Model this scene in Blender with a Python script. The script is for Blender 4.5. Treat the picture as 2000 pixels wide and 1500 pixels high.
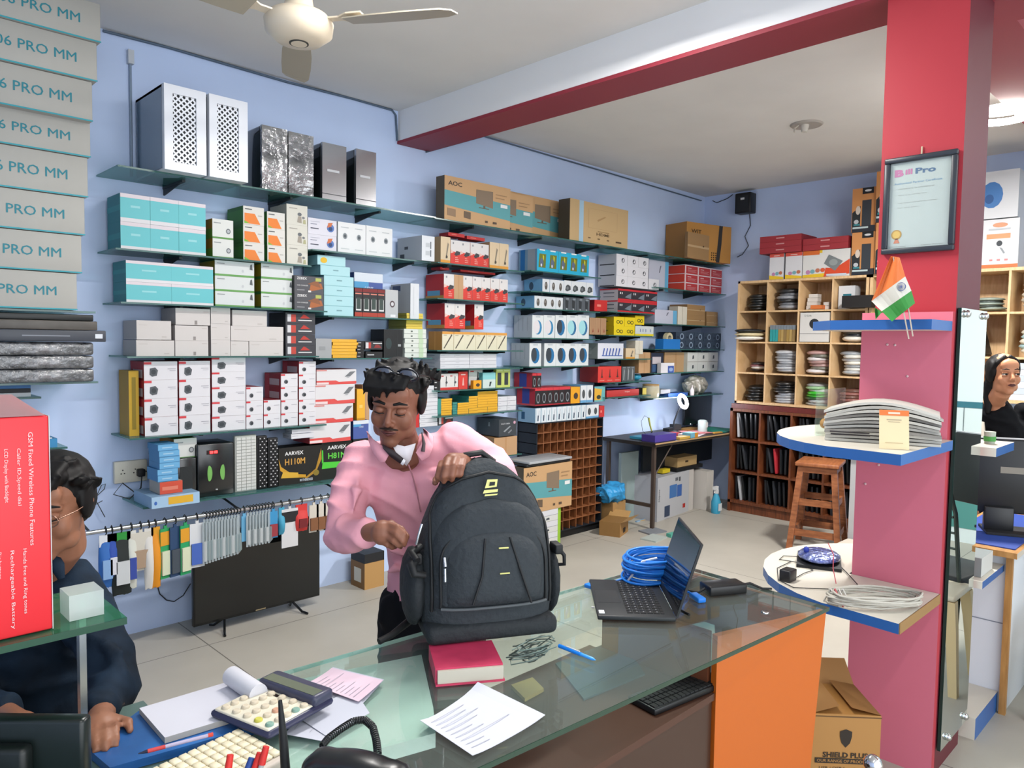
import bpy, bmesh, math, random
from mathutils import Vector, Matrix
for o in list(bpy.data.objects): bpy.data.objects.remove(o)
SC = bpy.context.scene
COL = SC.collection
# ------------------------------------------------------------------ camera
F, YAW, PIT, ROL, H = 1450.0, math.radians(45.4), math.radians(3.2), math.radians(0.85), 1.6
_f = Vector((math.cos(YAW)*math.cos(PIT), math.sin(YAW)*math.cos(PIT), -math.sin(PIT)))
_r0 = Vector((math.sin(YAW), -math.cos(YAW), 0)); _u0 = _r0.cross(_f)
RT = math.cos(ROL)*_r0 + math.sin(ROL)*_u0
UP = -math.sin(ROL)*_r0 + math.cos(ROL)*_u0
cam_d = bpy.data.cameras.new('camera'); cam = bpy.data.objects.new('camera', cam_d); COL.objects.link(cam)
cam_d.sensor_width = 36; cam_d.lens = F/2000*36; cam_d.clip_start = 0.05
m = Matrix((RT, UP, -_f)).transposed().to_4x4(); m.translation = (0, 0, H); cam.matrix_world = m
SC.camera = cam
# ------------------------------------------------------------------ light
SC.view_settings.view_transform = 'Standard'; SC.view_settings.look = 'None'
SC.view_settings.gamma = 1; SC.view_settings.use_curve_mapping = False
SC.view_settings.exposure = 0.9
W = bpy.data.worlds.new('world'); SC.world = W; W.use_nodes = True
W.node_tree.nodes['Background'].inputs[0].default_value = (0.90, 0.95, 1.0, 1)
W.node_tree.nodes['Background'].inputs[1].default_value = 1.3

def area(name, loc, rot, sx, sy, power, col=(1, .97, .93)):
    l = bpy.data.lights.new(name, 'AREA'); l.shape = 'RECTANGLE'; l.size = sx; l.size_y = sy
    l.energy = power; l.color = col
    o = bpy.data.objects.new(name, l); COL.objects.link(o); o.location = loc; o.rotation_euler = rot
    return o
area('unseen_tube_glow', (2.1, 1.95, 3.02), (0, 0, 0), 1.2, 0.10, 38)
area('unseen_tube_glow', (0.3, -.3, 3.02), (math.radians(10), 0, 0), 1.2, 0.10, 10)  # unseen ceiling light added to raise the brightness on the left
area('shop_front_fill', (1.5, -3.6, 1.5), (math.radians(90), 0, 0), 6.0, 2.6, 58, (.93, .96, 1))  # broad fill light added from the open shop side

area('right_room_lamp', (4.85, 1.35, 2.90), (0, 0, 0), .30, .30, 62, (1, .98, .95))
area('rear_fill_light', (5.2, -.7, 3.02), (math.radians(10), 0, 0), 1.2, .12, 12)  # added light out of view, brightens the reception side

# ------------------------------------------------------------------ materials
def lin(c):
    return tuple((v/12.92 if v <= .04045 else ((v+.055)/1.055)**2.4) for v in c)
_mc = {}
def hexrgb(h):
    h = h.lstrip('#'); return tuple(int(h[i:i+2], 16)/255 for i in (0, 2, 4))
def mat(h, rough=.55, metal=0, spec=.4, emit=0, noise=0, scale=12, bump=0, coat=0, var=None):
    k = (h, rough, metal, spec, emit, noise, scale, bump, coat, var)
    if k in _mc: return _mc[k]
    m = bpy.data.materials.new('m_'+h.strip('#')); m.use_nodes = True
    nt = m.node_tree; b = nt.nodes['Principled BSDF']; c = lin(hexrgb(h))
    b.inputs['Base Color'].default_value = (*c, 1); b.inputs['Roughness'].default_value = rough
    b.inputs['Metallic'].default_value = metal; b.inputs['Specular IOR Level'].default_value = spec
    b.inputs['Coat Weight'].default_value = coat
    if emit:
        b.inputs['Emission Color'].default_value = (*c, 1); b.inputs['Emission Strength'].default_value = emit
    if noise or bump:
        tc = nt.nodes.new('ShaderNodeTexCoord'); n = nt.nodes.new('ShaderNodeTexNoise')
        n.inputs['Scale'].default_value = scale; n.inputs['Detail'].default_value = 5
        nt.links.new(tc.outputs['Object'], n.inputs['Vector'])
        if noise:
            r = nt.nodes.new('ShaderNodeValToRGB'); r.color_ramp.elements[0].position = .3; r.color_ramp.elements[1].position = .7
            c2 = lin(hexrgb(var)) if var else tuple(x*(1-noise) for x in c)
            r.color_ramp.elements[0].color = (*c2, 1); r.color_ramp.elements[1].color = (*c, 1)
            nt.links.new(n.outputs['Fac'], r.inputs['Fac']); nt.links.new(r.outputs['Color'], b.inputs['Base Color'])
        if bump:
            bp = nt.nodes.new('ShaderNodeBump'); bp.inputs['Strength'].default_value = bump; bp.inputs['Distance'].default_value = .02
            nt.links.new(n.outputs['Fac'], bp.inputs['Height']); nt.links.new(bp.outputs['Normal'], b.inputs['Normal'])
    _mc[k] = m; return m
def glass(h='#7fa79c', trans=.82, rough=.02, gl=.5):
    k = ('glass', h, trans, rough, gl)
    if k in _mc: return _mc[k]
    m = bpy.data.materials.new('glass_'+h.strip('#')); m.use_nodes = True; nt = m.node_tree
    for n in list(nt.nodes): nt.nodes.remove(n)
    out = nt.nodes.new('ShaderNodeOutputMaterial'); t = nt.nodes.new('ShaderNodeBsdfTransparent')
    g = nt.nodes.new('ShaderNodeBsdfGlossy'); g.inputs['Roughness'].default_value = rough
    lw = nt.nodes.new('ShaderNodeLayerWeight'); lw.inputs['Blend'].default_value = .5
    pw = nt.nodes.new('ShaderNodeMath'); pw.operation = 'POWER'; pw.inputs[1].default_value = 4.0; nt.links.new(lw.outputs['Facing'], pw.inputs[0])
    fr = nt.nodes.new('ShaderNodeMath'); fr.operation = 'MULTIPLY_ADD'; fr.inputs[1].default_value = gl; fr.inputs[2].default_value = .035; nt.links.new(pw.outputs[0], fr.inputs[0])
    d = nt.nodes.new('ShaderNodeBsdfDiffuse'); d.inputs['Color'].default_value = (*lin(hexrgb(h)), 1)
    c = lin(hexrgb(h)); mx = max(c)
    t.inputs['Color'].default_value = tuple(.45*x/mx+.55 for x in c)+(1,)
    s1 = nt.nodes.new('ShaderNodeMixShader'); s1.inputs[0].default_value = trans
    nt.links.new(d.outputs[0], s1.inputs[1]); nt.links.new(t.outputs[0], s1.inputs[2])
    s2 = nt.nodes.new('ShaderNodeMixShader'); nt.links.new(fr.outputs[0], s2.inputs[0])
    nt.links.new(s1.outputs[0], s2.inputs[1]); nt.links.new(g.outputs[0], s2.inputs[2])
    nt.links.new(s2.outputs[0], out.inputs[0]); _mc[k] = m; return m
def M_(x):
    if not isinstance(x, str): return x
    c = [max(0, min(1, v)) for v in hexrgb(x)]; c = [v*.885 for v in c]      # matt print and board stock
    return mat('#%02x%02x%02x' % tuple(int(round(v*255)) for v in c))
def wood(h1, h2, rough=.45, sc=(2, 14, 2)):
    k = ('wood', h1, h2, sc)
    if k in _mc: return _mc[k]
    m = mat(h1, rough, var='w'+h2) if False else bpy.data.materials.new('wood_'+h1.strip('#')); m.use_nodes = True
    nt = m.node_tree; b = nt.nodes['Principled BSDF']; b.inputs['Roughness'].default_value = rough
    tc = nt.nodes.new('ShaderNodeTexCoord'); mp = nt.nodes.new('ShaderNodeMapping'); mp.inputs['Scale'].default_value = sc
    n = nt.nodes.new('ShaderNodeTexNoise'); n.inputs['Scale'].default_value = 4; n.inputs['Detail'].default_value = 6
    r = nt.nodes.new('ShaderNodeValToRGB'); r.color_ramp.elements[0].color = (*lin(hexrgb(h1)), 1); r.color_ramp.elements[1].color = (*lin(hexrgb(h2)), 1)
    r.color_ramp.elements[0].position = .35; r.color_ramp.elements[1].position = .65
    nt.links.new(tc.outputs['Object'], mp.inputs[0]); nt.links.new(mp.outputs[0], n.inputs['Vector'])
    nt.links.new(n.outputs['Fac'], r.inputs['Fac']); nt.links.new(r.outputs['Color'], b.inputs['Base Color'])
    _mc[k] = m; return m

# ------------------------------------------------------------------ pixel to place
def on(px, py, ax, val):
    d = _f*F + RT*(px-1000) - UP*(py-750); o = Vector((0, 0, H)); t = (val-o[ax])/d[ax]
    return o + d*t

# ------------------------------------------------------------------ mesh builder
_txt = {}
def text_mesh(s, bold=0.0):
    k = (s, bold)
    if k in _txt: return _txt[k]
    cu = bpy.data.curves.new('t', 'FONT'); cu.body = s; cu.size = 1; cu.resolution_u = 2; cu.offset = bold
    o = bpy.data.objects.new('t', cu); COL.objects.link(o)
    bpy.context.view_layer.update()
    me = o.evaluated_get(bpy.context.evaluated_depsgraph_get()).to_mesh()
    v = [tuple(x.co) for x in me.vertices]; f = [tuple(p.vertices) for p in me.polygons]
    o.to_mesh_clear(); bpy.data.objects.remove(o); bpy.data.curves.remove(cu)
    xs = [a[0] for a in v] or [0]; ys = [a[1] for a in v] or [0]
    x0, x1 = min(xs), max(xs); y0 = min(ys); hh = max(ys)-y0 or 1
    v = [((a[0]-x0)/hh, (a[1]-y0)/hh) for a in v]
    _txt[k] = (v, f, (x1-x0)/hh); return _txt[k]

class MB:
    def __init__(s): s.v = []; s.f = []; s.m = []; s.mats = []; s.sm = []
    def mi(s, m):
        m = M_(m)
        if m not in s.mats: s.mats.append(m)
        return s.mats.index(m)
    def add(s, vs, fs, m, smooth=False):
        n = len(s.v); i = s.mi(m); s.v += [tuple(x) for x in vs]
        for f in fs: s.f.append(tuple(n+a for a in f)); s.m.append(i); s.sm.append(smooth)
        return s
    def box(s, x0, x1, y0, y1, z0, z1, m, side=None):
        if x0 > x1: x0, x1 = x1, x0
        if y0 > y1: y0, y1 = y1, y0
        if z0 > z1: z0, z1 = z1, z0
        vs = [(x0,y0,z0),(x1,y0,z0),(x1,y1,z0),(x0,y1,z0),(x0,y0,z1),(x1,y0,z1),(x1,y1,z1),(x0,y1,z1)]
        s.add(vs, [(0,1,5,4)], m)
        s.add(vs, [(0,3,2,1),(4,5,6,7),(1,2,6,5),(2,3,7,6),(3,0,4,7)], side or m); return s
    def bbox(s, x0, x1, y0, y1, z0, z1, m, b=.004, seg=2):   # bevelled box
        bm = bmesh.new(); bmesh.ops.create_cube(bm, size=1)
        for v in bm.verts: v.co = ((x0+x1)/2+v.co.x*(x1-x0), (y0+y1)/2+v.co.y*(y1-y0), (z0+z1)/2+v.co.z*(z1-z0))
        bmesh.ops.bevel(bm, geom=bm.edges[:], offset=b, segments=seg, affect='EDGES', profile=.5)
        bm.verts.index_update(); s.add([v.co[:] for v in bm.verts], [[v.index for v in f.verts] for f in bm.faces], m, True); bm.free(); return s
    def poly(s, pts, m): return s.add(pts, [tuple(range(len(pts)))], m)
    def prism(s, pts, z0, z1, m, side=None):   # pts xy CCW
        n = len(pts)
        s.add([(x, y, z0) for x, y in pts]+[(x, y, z1) for x, y in pts], [tuple(range(n))[::-1], tuple(range(n, 2*n))], m)
        s.add([(x, y, z0) for x, y in pts]+[(x, y, z1) for x, y in pts], [(i, (i+1) % n, n+(i+1) % n, n+i) for i in range(n)], side or m); return s
    def rings(s, R, m, cap=True, smooth=True):
        n = len(R[0]); vs = [p for r in R for p in r]; fs = []
        for i in range(len(R)-1):
            for j in range(n): fs.append((i*n+j, i*n+(j+1) % n, (i+1)*n+(j+1) % n, (i+1)*n+j))
        s.add(vs, fs, m, smooth)
        if cap: s.add(vs, [tuple(range(n))[::-1], tuple(range(len(vs)-n, len(vs)))], m)
        return s
    def tube(s, P, r, m, n=8, cap=True):
        P = [Vector(p) for p in P]; R = []; rr = r if isinstance(r, (list, tuple)) else [r]*len(P); pu = None
        for i, p in enumerate(P):
            t = (P[min(i+1, len(P)-1)]-P[max(i-1, 0)]).normalized()
            if pu is None: pu = t.orthogonal().normalized()
            u = (pu-t*pu.dot(t)); u = u.normalized() if u.length > 1e-6 else t.orthogonal().normalized(); pu = u; w = t.cross(u)
            R.append([tuple(p+(u*math.cos(2*math.pi*k/n)+w*math.sin(2*math.pi*k/n))*rr[i]) for k in range(n)])
        return s.rings(R, m, cap)
    def cyl(s, p0, p1, r0, m, r1=None, n=20): return s.tube([p0, p1], [r0, r0 if r1 is None else r1], m, n)
    def lathe(s, prof, c, m, n=24):
        return s.rings([[(c[0]+r*math.cos(2*math.pi*k/n), c[1]+r*math.sin(2*math.pi*k/n), c[2]+z) for k in range(n)] for r, z in prof], m)
    def ell(s, c, r, m, n=14, rot=None):
        R = []
        for i in range(n//2+1):
            a = math.pi*i/(n//2)-math.pi/2; a = max(min(a, 1.54), -1.54); R.append([])
            for k in range(n):
                p = Vector((math.cos(a)*math.cos(2*math.pi*k/n)*r[0], math.cos(a)*math.sin(2*math.pi*k/n)*r[1], math.sin(a)*r[2]))
                if rot: p = rot @ p
                R[-1].append(tuple(Vector(c)+p))
        return s.rings(R, m)
    def text(s, t, o, ux, uy, h, m, w=None, bold=0.0):   # o lower left, ux/uy unit vectors
        v, f, wd = text_mesh(t, bold); o = Vector(o); ux = Vector(ux); uy = Vector(uy)
        sx = h if w is None else w/wd
        return s.add([tuple(o+ux*a*sx+uy*b*h) for a, b in v], f, m)
    def sub(s, loc):
        s.v = [(a-loc[0], b-loc[1], c-loc[2]) for a, b, c in s.v]; return s
    def mesh(s, name):
        me = bpy.data.meshes.new(name); me.from_pydata(s.v, [], s.f)
        for m in s.mats: me.materials.append(m)
        me.polygons.foreach_set('material_index', s.m); me.polygons.foreach_set('use_smooth', s.sm); me.update(); return me
    def build(s, name, parent=None, loc=None, rz=0, world=False):
        # world=True: vertices are world coordinates; shift to parent / own base
        if world:
            if parent is not None: s.sub(parent['_base'])
            else:
                xs = [a[0] for a in s.v]; ys = [a[1] for a in s.v]; zs = [a[2] for a in s.v]
                loc = ((min(xs)+max(xs))/2, (min(ys)+max(ys))/2, min(zs)); s.sub(loc)
        o = bpy.data.objects.new(name, s.mesh(name)); COL.objects.link(o)
        if parent is not None: o.parent = parent; o['_base'] = parent['_base']
        if loc is not None: o.location = loc
        o.rotation_euler[2] = rz
        return o
def thing(name, loc, rz=0):
    o = bpy.data.objects.new(name, None); COL.objects.link(o); o.location = loc; o.rotation_euler[2] = rz
    o.empty_display_size = .05; o['_base'] = [float(v) for v in loc]; return o
LABELS = {}
def tag(o, label, cat, group=None):
    o['label'] = label; o['category'] = cat
    if group: o['group'] = group
    LABELS.setdefault(label, []).append(o); return o
def struct(o): o['kind'] = 'structure'; return o
from mathutils import noise as _nz
def wrinkle(o, amp=.006, sc=(7, 7, 14), seed=0.0):
    me = o.data; nr = [v.normal.copy() for v in me.vertices]
    for v, n in zip(me.vertices, nr):
        p = Vector((v.co.x*sc[0]+seed, v.co.y*sc[1], v.co.z*sc[2]+.8*v.co.x*sc[0])); a = 1-abs(_nz.noise(p))*2.2; q = _nz.noise(p*2.3)
        v.co += n*amp*(max(a, 0)**2-.35+.35*q)
    me.update(); return o
def remesh(o, vox, smooth=6, fac=.5):
    a = o.modifiers.new('r', 'REMESH'); a.mode = 'VOXEL'; a.voxel_size = vox; a.use_smooth_shade = True
    b = o.modifiers.new('s', 'SMOOTH'); b.iterations = smooth; b.factor = fac
    bpy.context.view_layer.update()
    me = bpy.data.meshes.new_from_object(o.evaluated_get(bpy.context.evaluated_depsgraph_get()))
    o.modifiers.clear(); old = o.data; o.data = me; me.name = old.name
    me.materials.clear(); [me.materials.append(x) for x in old.materials]
    for p in me.polygons: p.use_smooth = True; p.material_index = 0
    return o

# ------------------------------------------------------------------ printed boxes
_bm = {}
KINDS = {}
def box_mesh(kind, w, d, h):
    k = (kind, round(w, 3), round(d, 3), round(h, 3))
    if k in _bm: return _bm[k]
    K = KINDS[kind]; b = MB(); e = .0008
    fm, sm = M_(K[0]), M_(K[1])
    b.box(-w/2, w/2, 0, d, 0, h, fm, sm)
    def dec(L, O, U, V, N, w, h):
        for i, q in enumerate(L):
            off = N*(e*(1+.35*i)); P = lambda u, v: tuple(O+U*(u*w)+V*(v*h)+off)
            if q[0] == 'p': b.poly([P(u, v) for u, v in q[1]], q[2])
            elif q[0] == 'e':
                n = 14; b.poly([P(q[1]+q[3]*math.cos(2*math.pi*j/n), q[2]+q[4]*math.sin(2*math.pi*j/n)) for j in range(n)], q[5])
            elif q[0] == 't': b.text(q[4], P(q[1], q[2]), U, V, q[3]*h, q[5], w=q[6]*w if len(q) > 6 else None, bold=.02)
            else: b.poly([P(q[0], q[1]), P(q[2], q[1]), P(q[2], q[3]), P(q[0], q[3])], q[4])
    dec(K[2], Vector((-w/2, 0, 0)), Vector((1, 0, 0)), Vector((0, 0, 1)), Vector((0, -1, 0)), w, h)
    if len(K) > 3: dec(K[3], Vector((-w/2, d, 0)), Vector((0, -1, 0)), Vector((0, 0, 1)), Vector((-1, 0, 0)), d, h)
    # closed lid seam on top
    b.poly([(-w/2+.002, d*.49, h+e), (w/2-.002, d*.49, h+e), (w/2-.002, d*.5, h+e), (-w/2+.002, d*.5, h+e)], '#6b6560')
    me = b.mesh('box_'+kind); _bm[k] = me; return me
KN = {'carton': 'teal beige beigeport printer skycarton greycarton kraft brown graycam wit', 'camera_box': 'greencam greenlong orangecam redcam redcamsmall', 'headset_box': 'cyanhead redhead yellowear earpiece disc discwhite discdark', 'mouse_box': 'mouse mouse2 mousetall orangemouse', 'cable_box': 'redcable cream creamlong whitecable redtab', 'flat_box': 'skyflat skysun yellowthin lemonthin palethin whitethin mango mangoteal blackthin bluethin redflat', 'motherboard_box': 'gold110 green81', 'monitor_carton': 'aoc hdmi', 'blister_pack': 'blister darkpack lemonpack tealpack'}
KN = {k: n for n, ks in KN.items() for k in ks.split()}
def put(kind, x0, x1, z0, z1, yf, d, name='product_box', label='', cat='box', group=None, gap=.0012, rz=0):
    w = x1-x0-gap; h = z1-z0-.0006
    if name == 'product_box': name = KN.get(kind, 'product_box')
    o = bpy.data.objects.new(name, box_mesh(kind, w, d, h)); COL.objects.link(o)
    o.location = ((x0+x1)/2, yf, z0); o.rotation_euler[2] = rz
    tag(o, label, cat, group); return o
ORD = ['first', 'second', 'third', 'fourth', 'fifth', 'sixth', 'seventh', 'eighth', 'ninth', 'tenth', 'eleventh', 'twelfth']
def rowname(r, n):
    if n == 1: return ''
    if r == 0: return 'bottom'
    if r == n-1: return 'top'
    if n == 3: return 'middle'
    return ORD[r]+' from bottom'
def colname(c, n):
    if n == 1: return ''
    if c == 0: return 'leftmost'
    if c == n-1: return 'rightmost'
    if n == 3: return 'centre'
    return ORD[c]+' from left'
YF = 3.98
def grid(kind, xl, xr, yt, yb, nc, nr, look, where, group, d=.2, yf=YF, zb=None, name='product_box', cat='box', gap=.0012, jit=0):
    """nc x nr grid of boxes whose front stands at y=yf; measured on the photograph's left edge"""
    ym = (yt+yb)/2; P0 = on(xl, ym, 1, yf); X1 = on(xr, ym-(xr-xl)*0, 1, yf).x; X0 = P0.x
    Z1 = on(xl, yt, 1, yf).z; Z0 = on(xl, yb, 1, yf).z if zb is None else zb
    out = []
    for c in range(nc):
        for r in range(nr):
            a = X0+(X1-X0)*c/nc; b = X0+(X1-X0)*(c+1)/nc; z0 = Z0+(Z1-Z0)*r/nr; z1 = Z0+(Z1-Z0)*(r+1)/nr
            pos = ', '.join(t for t in (rowname(r, nr)+(' row' if nc > 1 and nr > 1 else ''), colname(c, nc)) if t.strip() and t != ' row')
            jx = random.uniform(-jit, jit) if jit else 0
            lab = look+(' '+where if where else '')+(', '+pos if pos else '')
            out.append(put(kind, a+jx, b+jx, z0, z1, yf+random.uniform(0, .004), d, name, lab, cat, group if nc*nr > 1 else None, gap))
    return out
random.seed(7)
# ------------------------------------------------------------------ setting
YW, XB, ZC = 4.22, 6.97, 3.156
WALL = mat('#c2d4f4', .75, spec=.15, noise=.05, scale=3, bump=.06)
CEIL = mat('#dedcd8', .85, spec=.1, noise=.06, scale=2.5, bump=.05)
def floor_mat():
    m = mat('#b0aba0', .45, spec=.35, noise=.13, scale=2.2, bump=.02)
    nt = m.node_tree; tc = nt.nodes.new('ShaderNodeTexCoord'); br = nt.nodes.new('ShaderNodeTexBrick')
    br.offset = 0; br.inputs['Scale'].default_value = 1; br.inputs['Brick Width'].default_value = 1.6; br.inputs['Row Height'].default_value = 1.9
    br.inputs['Mortar Size'].default_value = .003; br.inputs['Color1'].default_value = (1, 1, 1, 1); br.inputs['Color2'].default_value = (1, 1, 1, 1); br.inputs['Mortar'].default_value = (.35, .35, .35, 1)
    mp = nt.nodes.new('ShaderNodeMapping'); mp.inputs['Location'].default_value = (.05, 0, 0)
    nt.links.new(tc.outputs['Object'], mp.inputs[0]); nt.links.new(mp.outputs[0], br.inputs['Vector'])
    b = nt.nodes['Principled BSDF']; src = b.inputs['Base Color'].links[0].from_socket
    mx = nt.nodes.new('ShaderNodeMix'); mx.data_type = 'RGBA'; mx.blend_type = 'MULTIPLY'; mx.inputs[0].default_value = 1
    nt.links.new(src, mx.inputs[6]); nt.links.new(br.outputs['Color'], mx.inputs[7]); nt.links.new(mx.outputs[2], b.inputs['Base Color'])
    return m
b = MB(); b.box(-1.6, 7.1, -1.6, 4.35, -.08, 0, floor_mat()); struct(b.build('floor'))
b = MB(); b.box(-1.6, XB+.12, YW, YW+.12, 0, ZC, WALL); struct(b.build('wall_back'))
b = MB(); b.box(XB, XB+.12, -1.6, YW, 0, ZC, WALL); struct(b.build('wall_right'))
b = MB(); b.box(-1.72, -1.6, -1.6, YW, 0, ZC, WALL); struct(b.build('wall_left'))
b = MB(); b.box(-1.72, XB+.12, -1.6, YW+.12, ZC, ZC+.1, CEIL); struct(b.build('ceiling'))
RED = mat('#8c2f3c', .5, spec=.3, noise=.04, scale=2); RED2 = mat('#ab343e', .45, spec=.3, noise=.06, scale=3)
BEAMW = mat('#e6e7e8', .8, spec=.1, noise=.03, scale=2)
b = MB(); b.box(3.035, 3.30, 1.08, YW, 2.955, ZC, BEAMW); b.box(3.03, 3.305, 1.08, YW, 2.935, 2.955, RED); struct(b.build('trim_1'))
b = MB(); b.box(3.02, 3.60, -1.6, 1.10, 2.93, ZC, RED); struct(b.build('trim_2'))
# cross beam beyond the pillar
b = MB(); b.box(3.38, XB, .78, 1.08, 2.94, ZC, RED); struct(b.build('trim_3'))
# square red pillar
b = MB(); b.box(3.05, 3.36, .80, 1.08, 0, 2.93, mat('#5c1b27', .5, noise=.05, scale=3), RED2)  # -Y face darker than the rest: its shade is put into the colour
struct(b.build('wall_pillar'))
# cable run along the top of the shelf wall
pts = [on(x, y, 1, YW-.012) for x, y in ((201, 60), (330, 93), (450, 128), (560, 160), (690, 193), (766, 215), (773, 225), (776, 275))]
b = MB(); b.tube(pts, .007, '#5f7287', 6); tag(b.build('wall_cable', world=True), 'thin cable running along the top of the blue wall to the beam', 'cable')
pts = [on(x, y, 1, YW-.012) for x, y in ((832, 297), (945, 266), (1010, 285), (1061, 300), (1180, 335), (1300, 371), (1370, 392))]
b = MB(); b.tube(pts, .006, '#5f7287', 6); tag(b.build('wall_cable', world=True), 'thin cable along the ceiling edge between beam and far corner', 'cable')
# metal shelf standards with a tiny socket
b = MB(); P = on(254, 118, 1, YW-.01); Q = on(257, 345, 1, YW-.01); b.tube([P, Q], .007, '#8fa3bb', 6); b.box(P.x-.014, P.x+.014, P.y-.02, P.y+.01, P.z-.02, P.z+.05, '#d6dce4')
tag(b.build('wall_conduit', world=True), 'thin grey conduit on the wall left of the white cabinets', 'conduit')

# ------------------------------------------------------------------ glass shelves
GL = glass('#4f7d78', .55, .03); EDGE = mat('#2e5a56', .2, spec=.6); BRK = mat('#20282c', .5)
def shelf(x0, x1, z, label, y0=3.93, brackets=(), sup='glass_shelf'):
    t = thing(sup, ((x0+x1)/2, YW, z-.008)); L = t['_base']
    b = MB(); b.box(x0, x1, y0+.002, YW-.002, z-.008, z, GL); b.build('glass_pane', t, world=True)
    b = MB(); b.box(x0, x1, y0-.001, y0+.003, z-.0085, z, EDGE); b.build('edge', t, world=True)
    for x in brackets:
        b = MB(); b.prism([(x-.008, y0+.06), (x+.008, y0+.06), (x+.008, YW-.004), (x-.008, YW-.004)], z-.022, z-.009, BRK)
        b.add([(x-.004, YW-.004, z-.02), (x+.004, YW-.004, z-.02), (x-.004, YW-.004, z-.055), (x+.004, YW-.004, z-.055), (x-.004, y0+.10, z-.02), (x+.004, y0+.10, z-.02)], [(0, 2, 4), (1, 5, 3), (0, 4, 5, 1), (2, 3, 5, 4), (0, 1, 3, 2)], BRK)
        b.build('bracket', t, world=True)
    return tag(t, label, 'shelf')
zT, z2, z2b, z3, z3b, z4, z4b, z5, z6 = 2.418, 2.030, 2.128, 1.771, 1.745, 1.504, 1.490, 1.096, .748
shelf(1.17, 3.10, zT, 'long glass top shelf under the white and black computer cabinets', 3.88, (1.5, 2.1, 2.7))
shelf(3.105, 6.95, zT, 'long glass top shelf under the brown monitor cartons', 3.90, (3.5, 4.2, 4.9, 5.6, 6.4))
shelf(1.17, 2.22, z2, 'glass shelf holding the turquoise cartons, second from top', brackets=(1.5, 2.05))
shelf(2.225, 3.10, z2b, 'glass shelf holding white robotics boxes and printer box', brackets=(2.35, 3.0))
shelf(1.19, 2.325, z3, 'glass shelf holding turquoise and green-edged white cartons, third from top', brackets=(1.5, 2.2))
shelf(2.33, 3.10, z3b, 'glass shelf under the pale blue stepped stack', brackets=(2.4, 3.0))
shelf(1.215, 2.27, z4, 'glass shelf holding plain beige cartons', brackets=(1.5, 2.1))
shelf(2.275, 3.12, z4b, 'glass shelf holding yellow stack and black router box', brackets=(2.4, 3.0))
shelf(1.22, 2.32, z5, 'glass shelf holding red and white camera boxes', brackets=(1.6, 2.1))
shelf(1.27, 3.10, z6, 'lowest glass shelf holding speakers and keyboards', 3.90, (1.6, 2.2, 2.8))
MZ = [2.133, 1.893, 1.697, 1.541, 1.412, 1.266, 1.090, .76]
for i, z in enumerate(MZ):
    lab = ['red cable boxes between cream boxes', 'red cable boxes beside one plain brown box', 'three red cable boxes', 'row of cream adapter boxes', 'thin white boxes in four stacks', 'tripod boxes and cyan bag', 'yellow and teal ribbon-like boxes', 'grey camera box and brown carton'][i]
    if i == 2: continue
    shelf(3.16, 3.99, z, 'short glass shelf holding '+lab, brackets=(3.3, 3.85))
NZ = [2.150, 1.995, 1.866, 1.639, 1.418]
for i, z in enumerate(NZ):
    lab = ['cyan headset boxes', 'white mouse boxes on the upper mouse shelf', 'mouse boxes beside grey blister boxes', 'white headphone boxes with pale discs', 'white headphone boxes with dark blue discs'][i]
    shelf(4.06, 4.90, z, 'short glass shelf holding '+lab, brackets=(4.25, 4.75))
OZ = [2.105, 1.878, 1.677, 1.472, 1.270, 1.142]
for i, z in enumerate(OZ):
    if i == 0: continue
    lab = ['', 'red and black headphone boxes', 'yellow earphone boxes', 'white cable box and cream cards', 'red microphone boxes and grey packs', 'flat red box above workbench'][i]
    shelf(5.02, 5.66, z, 'short glass shelf holding '+lab, brackets=(5.2, 5.55))
PZ = [2.126, 1.795, 1.559, 1.338, 1.105]
for i, z in enumerate(PZ):
    lab = ['red and white ink boxes', 'brown parcels and white cards', 'navy boxes and blue tape dispenser', 'small white boxes and brown cartons', 'jar and clear plastic bag above workbench'][i]
    shelf(5.70, 6.95, z, 'corner glass shelf holding '+lab, brackets=(5.9, 6.6))

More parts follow.
